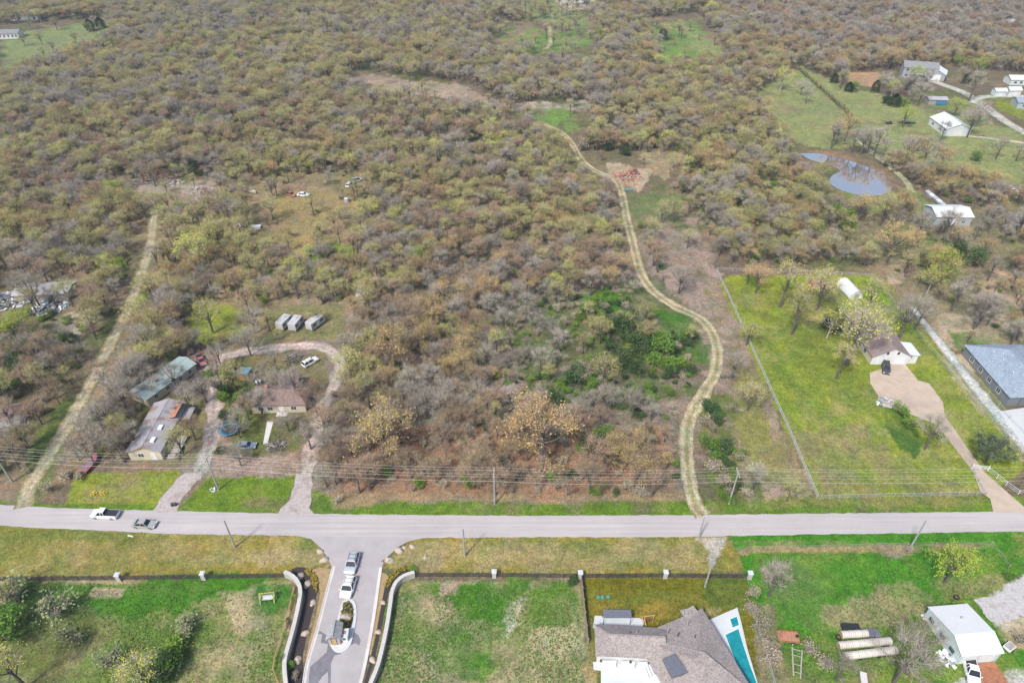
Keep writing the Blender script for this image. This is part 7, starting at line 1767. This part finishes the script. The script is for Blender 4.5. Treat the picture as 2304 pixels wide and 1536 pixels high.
# shrubs along beds and fences
SHR = [
    ('willow', 30, 1350, 2.2, "hazy grey-green bush at the left plot's top left, first"),
    ('willow', 135, 1380, 2.0, "hazy grey-green bush at the left plot's top left, third"),
    ('green', 20, 1440, 2.0, "bright green bush at the left plot's left edge"),
    ('willow', 170, 1440, 1.6, "hazy grey-green bush in the left plot's middle"),
    ('green', 400, 1470, 1.4, "bright green bush in the left plot, centre bottom"),
    ('green', 380, 1500, 1.6, "bright green bush in the left plot, low centre"),
    ('willow', 420, 1420, 1.5, "hazy grey-green bush in the left plot, above the bright bush"),
    ('dark', 365, 1525, 1.6, "deep green bush in the left plot, by the bright bush"),
    ('willow', 260, 1500, 1.6, "hazy grey-green bush in the left plot, lower left"),
    ('dark', 1400, 745, 2.2, "deep green bush tallest in the thicket, left"),
    ('dark', 1425, 775, 2.3, "deep green bush tallest in the thicket, middle"),
    ('dark', 1455, 770, 2.0, "deep green bush tallest in the thicket, right"),
    ('dark', 1390, 820, 1.8, "deep green bush in the thicket's lower left"),
    ('green', 1485, 800, 2.1, "bright green bush broadest in the thicket"),
    ('dark', 1350, 830, 1.7, "deep green bush left outside the thicket"),
    ('green', 1545, 760, 1.7, "bright green bush above the big bend"),
    ('dark', 1290, 860, 1.7, "deep green bush in the grey wood left of the thicket"),
    ('dark', 1250, 900, 1.5, "deep green bush in the grey wood, lower left of the thicket"),
    ('dark', 1330, 1010, 1.6, "deep green bush in the wood's front right, upper"),
    ('dark', 1370, 1030, 1.6, "deep green bush in the wood's front right, lower"),
    ('dark', 1450, 1000, 1.4, "deep green bush near the track's mouth, in the wood"),
    ('green', 1360, 990, 1.3, "bright green bush bright in the wood's front right"),
    ('green', 1330, 320, 2.0, "bright green bush behind the rubble, left"),
    ('dark', 1370, 340, 2.0, "deep green bush behind the rubble, middle"),
    ('green', 1345, 305, 1.9, "bright green bush behind the rubble, far left"),
    ('green', 1410, 325, 2.0, "bright green bush behind the rubble, right"),
    ('dark', 1400, 350, 1.8, "deep green bush behind the rubble, near"),
    ('brush', 1310, 340, 1.8, "hazy grey bush left of the rubble wood"),
    ('dark', 1655, 470, 2.2, "deep green bush in the wood right of the open strip"),
    ('dark', 1640, 480, 1.8, "deep green bush beside the deep green one by the open strip"),
    ('green', 1890, 500, 2.2, "bright green bush at the diagonal wood edge above the paddock"),
    ('green', 1900, 520, 2.0, "bright green bush at the diagonal wood edge, lower"),
    ('dark', 2160, 580, 2.2, "deep green bush in the brush right of the pond barn"),
    ('dark', 2190, 600, 2.2, "deep green bush lower in the brush right of the pond barn"),
    ('dark', 2060, 590, 1.8, "deep green bush below the pond barn's left tree"),
    ('green', 1760, 560, 1.8, "bright green bush in the wood behind the paddock"),
    ('dark', 1600, 925, 1.5, "deep green bush at the top of the strip right of the track"),
    ('dark', 1615, 950, 1.2, "deep green bush second in the strip right of the track"),
    ('brush', 1590, 960, 1.0, "grey bush in the strip right of the track, upper"),
    ('green', 1595, 1010, 1.4, "bright green bush in the middle of the strip right of the track"),
    ('dark', 1625, 1020, 1.4, "deep green bush beside the lime bush in the strip"),
    ('green', 1612, 1030, 1.2, "bright green bush below the lime bush in the strip"),
    ('dark', 1640, 1050, 1.1, "deep green bush low in the strip right of the track"),
    ('brush', 1600, 1060, 1.1, "grey bush pale in the strip's lower part"),
    ('brush', 1630, 1085, 1.1, "grey bush at the strip's lower end"),
    ('green', 1650, 1080, 1.0, "bright green bush at the strip's lower right"),
    ('dark', 1408, 760, 1.6, "deep green bush at the thicket's dark heart"),
    ('dark', 1440, 800, 1.6, "deep green bush right of the thicket's dark heart"),
    ('dark', 1380, 790, 1.4, "deep green bush left of the thicket's dark heart"),
    ('green', 1500, 830, 1.7, "bright green bush brightest at the thicket's right end"),
    ('green', 1530, 825, 1.5, "bright green bush at the thicket's end beside the track bend"),
    ('green', 1470, 820, 1.5, "bright green bush in the thicket, centre right"),
    ('dark', 1510, 850, 1.4, "deep green bush below the brightest thicket bush"),
    ('green', 1390, 740, 1.4, "bright green bush at the thicket's top"),
    ('dark', 1430, 840, 1.3, "deep green bush at the thicket's lower edge"),
    ('green', 1340, 690, 1.5, "bright green bush alone in the small green glade"),
    ('dark', 1540, 780, 1.2, "deep green bush right by the track's big bend"),
    ('dark', 520, 840, 1.3, "deep green bush left of the blue roofed shed"),
    ('dark', 510, 880, 1.3, "deep green bush between drive and blue roofed shed"),
    ('dark', 530, 920, 1.3, "deep green bush behind the trampoline"),
    ('dark', 560, 900, 1.2, "deep green bush at the brown house's left end"),
    ('dark', 500, 940, 1.0, "deep green bush left of the trampoline by the drive"),
    ('dark', 740, 575, 1.6, "deep green bush at the right of the tan clearing"),
    ('green', 700, 575, 1.3, "bright green bush low bright one right in the tan clearing"),
    ('dark', 25, 770, 1.6, "deep green bush by the blue barrel"),
    ('green', 60, 800, 1.6, "bright green bush right of the blue barrel"),
    ('dark', 40, 840, 1.6, "deep green bush below the blue barrel"),
    ('green', 20, 880, 1.5, "bright green bush above the edge cottage"),
    ('dark', 95, 830, 1.3, "deep green bush left of the straight track's middle"),
    ('green', 345, 1535, 1.5, "bright green bush bright at the left plot's bottom"),
    ('dark', 1285, 1310, 0.8, "deep green bush dark tuft at the wooden fence's head"),
    ('green', 2022, 930, 1.1, "dark green bush at the left edge of the tan drive"), ('green', 2040, 960, .9, "green bush just below the tan drive's left corner"), ('brush', 1690, 1380, .9, "grey brush beside the pool deck, top"), ('brush', 1705, 1415, 1.0, "grey brush beside the pool deck, second"), ('brush', 1715, 1450, 1.0, "grey brush beside the pool deck, third"), ('brush', 1728, 1490, 1.05, "grey brush beside the pool deck, lowest"),
       ('brush', 1820, 1470, .9, "grey brush by the timber rack"), ('brush', 1850, 1500, .9, "grey brush at the bottom between rack and hutch"), ('brush', 1690, 1340, .8, "thin grey brush by the end of the black rails"), ('brush', 1725, 1300, .8, "thin grey brush in the green field"),
       ('green', 655, 1500, .5, "silvery green plant low in the left mulch bed"), ('brush', 665, 1525, .5, "pale grassy tuft at the bottom of the left mulch bed"), ('green', 768, 1404, .45, "low grey-green plant by the gatehouse"), ('green', 930, 1284, .4, "small green plant at the right wall's pillar"),
       ('green', 515, 855, 1.1, "green bush left of the blue roofed shed"), ('green', 500, 900, 1.0, "green bush by the loop drive below the shed"), ('green', 540, 905, 1.0, "green bush at the brown house's left corner"), ('green', 560, 930, .9, "green bush under the brown house's front wall"), ('brush', 690, 985, .9, "grey brush by the loop drive's right side"), ('brush', 660, 950, .8, "grey brush before the brown house's right end"), ('brush', 480, 870, 1.0, "grey brush beside the loop drive's left side"), ('green', 470, 850, 1.0, "blue-green bush at the teal cabin's end"),
       ('brush', 760, 1130, .7, "grey brush at the wood's road corner by the left drive"), ('brush', 150, 1075, 1.0, "grey brush at the roadside lawn's left"), ('brush', 110, 1105, .9, "grey brush beside the straight track's mouth"), ('brush', 180, 1080, .8, "grey brush left of the maroon boat's lawn"), ('green', 85, 745, 1.2, "lime bush before the pale roofed shed"), ('green', 40, 735, 1.2, "lime bush at the scrap by the pale roofed shed"),
       ('green', 2270, 1305, .6, "low green bush by the gravel yard"), ('brush', 2040, 1240, .5, "mauve bush at the right slim pole"), ('brush', 2290, 1445, .8, "brown brush at the gravel yard's edge")]
for k, x, y, s, lb in SHR: plant(k, G(x, y), s, lb)
M['hedge_leaf'] = mat_leaf('hedge_leaf', (.12, .11, .045))
# hedgerow in the pasture: one grown-together line
t = thing('hedgerow', "long low hedgerow running down through the pasture", 'hedge', G(1795, 155)); r = random.Random(12); a, b = MB(), MB(); o0 = G(1795, 155)
for k in range(900):
    f = r.random(); p = G(1795 + 120 * f, 155 + 108 * f) - o0 + Vector((r.gauss(0, .8), r.gauss(0, .8), r.uniform(.1, 1.6))); u = Vector((r.gauss(0, 1), r.gauss(0, 1), r.gauss(0, .6))).normalized(); v = u.cross(Vector((0, .3, 1))).normalized(); s = r.uniform(.25, .5)
    a.add([p - u * s, p + v * s * .6, p + u * s, p - v * s * .6], [(0, 1, 2, 3)])
for k in range(60):
    f = k / 59; p = G(1795 + 120 * f, 155 + 108 * f) - o0; b.tube([(p.x, p.y, 0), (p.x + r.gauss(0, .4), p.y, 1.5)], [.06, .02], 4, cap=False)
a.build('foliage', M['hedge_leaf'], t, fix=False); b.build('stems', M['bark'], t, fix=False)
# ------------------------------------------------------------------ tufts of grass on the plots near the camera (one object)
P_('tuft_dark', (.05, .12, .015), .95, .4, 1); P_('tuft_green', (.085, .19, .02), .95, .4, 1)
def tufts(label, poly, n, seed, mats, hmin=.15, hmax=.4, name='grass', cond=None):
    r = random.Random(seed); vs, fs, mi = [], [], []; xs = [p[0] for p in poly]; ys = [p[1] for p in poly]; k = 0
    X_ = np.array([r.uniform(min(xs), max(xs)) for _ in range(n * 2)]); Y_ = np.array([r.uniform(min(ys), max(ys)) for _ in range(n * 2)]); ok = inside(X_, Y_, poly)
    for x, y in zip(X_[ok][:n], Y_[ok][:n]):
        p = G(x, y); dn = float(fbm(np.array(p.x * .12), np.array(p.y * .12), seed)); 
        if r.random() > (dn - .3) * 3: continue
        a = r.uniform(0, 6.28); s = r.uniform(.07, .2); h = r.uniform(hmin, hmax) * .5; d = Vector((math.cos(a), math.sin(a), 0)); e = Vector((-d.y, d.x, 0)); q = p + d * r.uniform(-.2, .3) + Vector((0, 0, h)); b = len(vs)
        vs += [tuple(p - e * s + Vector((0, 0, .01))), tuple(p + e * s + Vector((0, 0, .01))), tuple(q + e * s * .5), tuple(q - e * s * .5)]; fs.append((b, b + 1, b + 2, b + 3)); mi.append(r.randrange(len(mats)))
    m = MB(); m.v, m.f, m.m = vs, fs, mi; o = m.build(name, [M[k] for k in mats], fix=False); tag(o, label, kind="stuff")

tufts("weeds and grass over the left plot", [(-20, 1312), (630, 1312), (620, 1536), (-20, 1536)], 9000, 23, ['tuft_dark', 'tuft_green'])
tufts("weeds and grass over the bare middle lot", [(890, 1330), (1300, 1312), (1312, 1536), (850, 1536)], 8000, 24, ['tuft_dark', 'tuft_green'])
tufts("rough grass over the green field", [(1700, 1245), (2290, 1240), (2300, 1300), (2180, 1350), (2080, 1370), (2140, 1500), (1800, 1536), (1720, 1400)], 9000, 25, ['tuft_dark', 'tuft_green'])
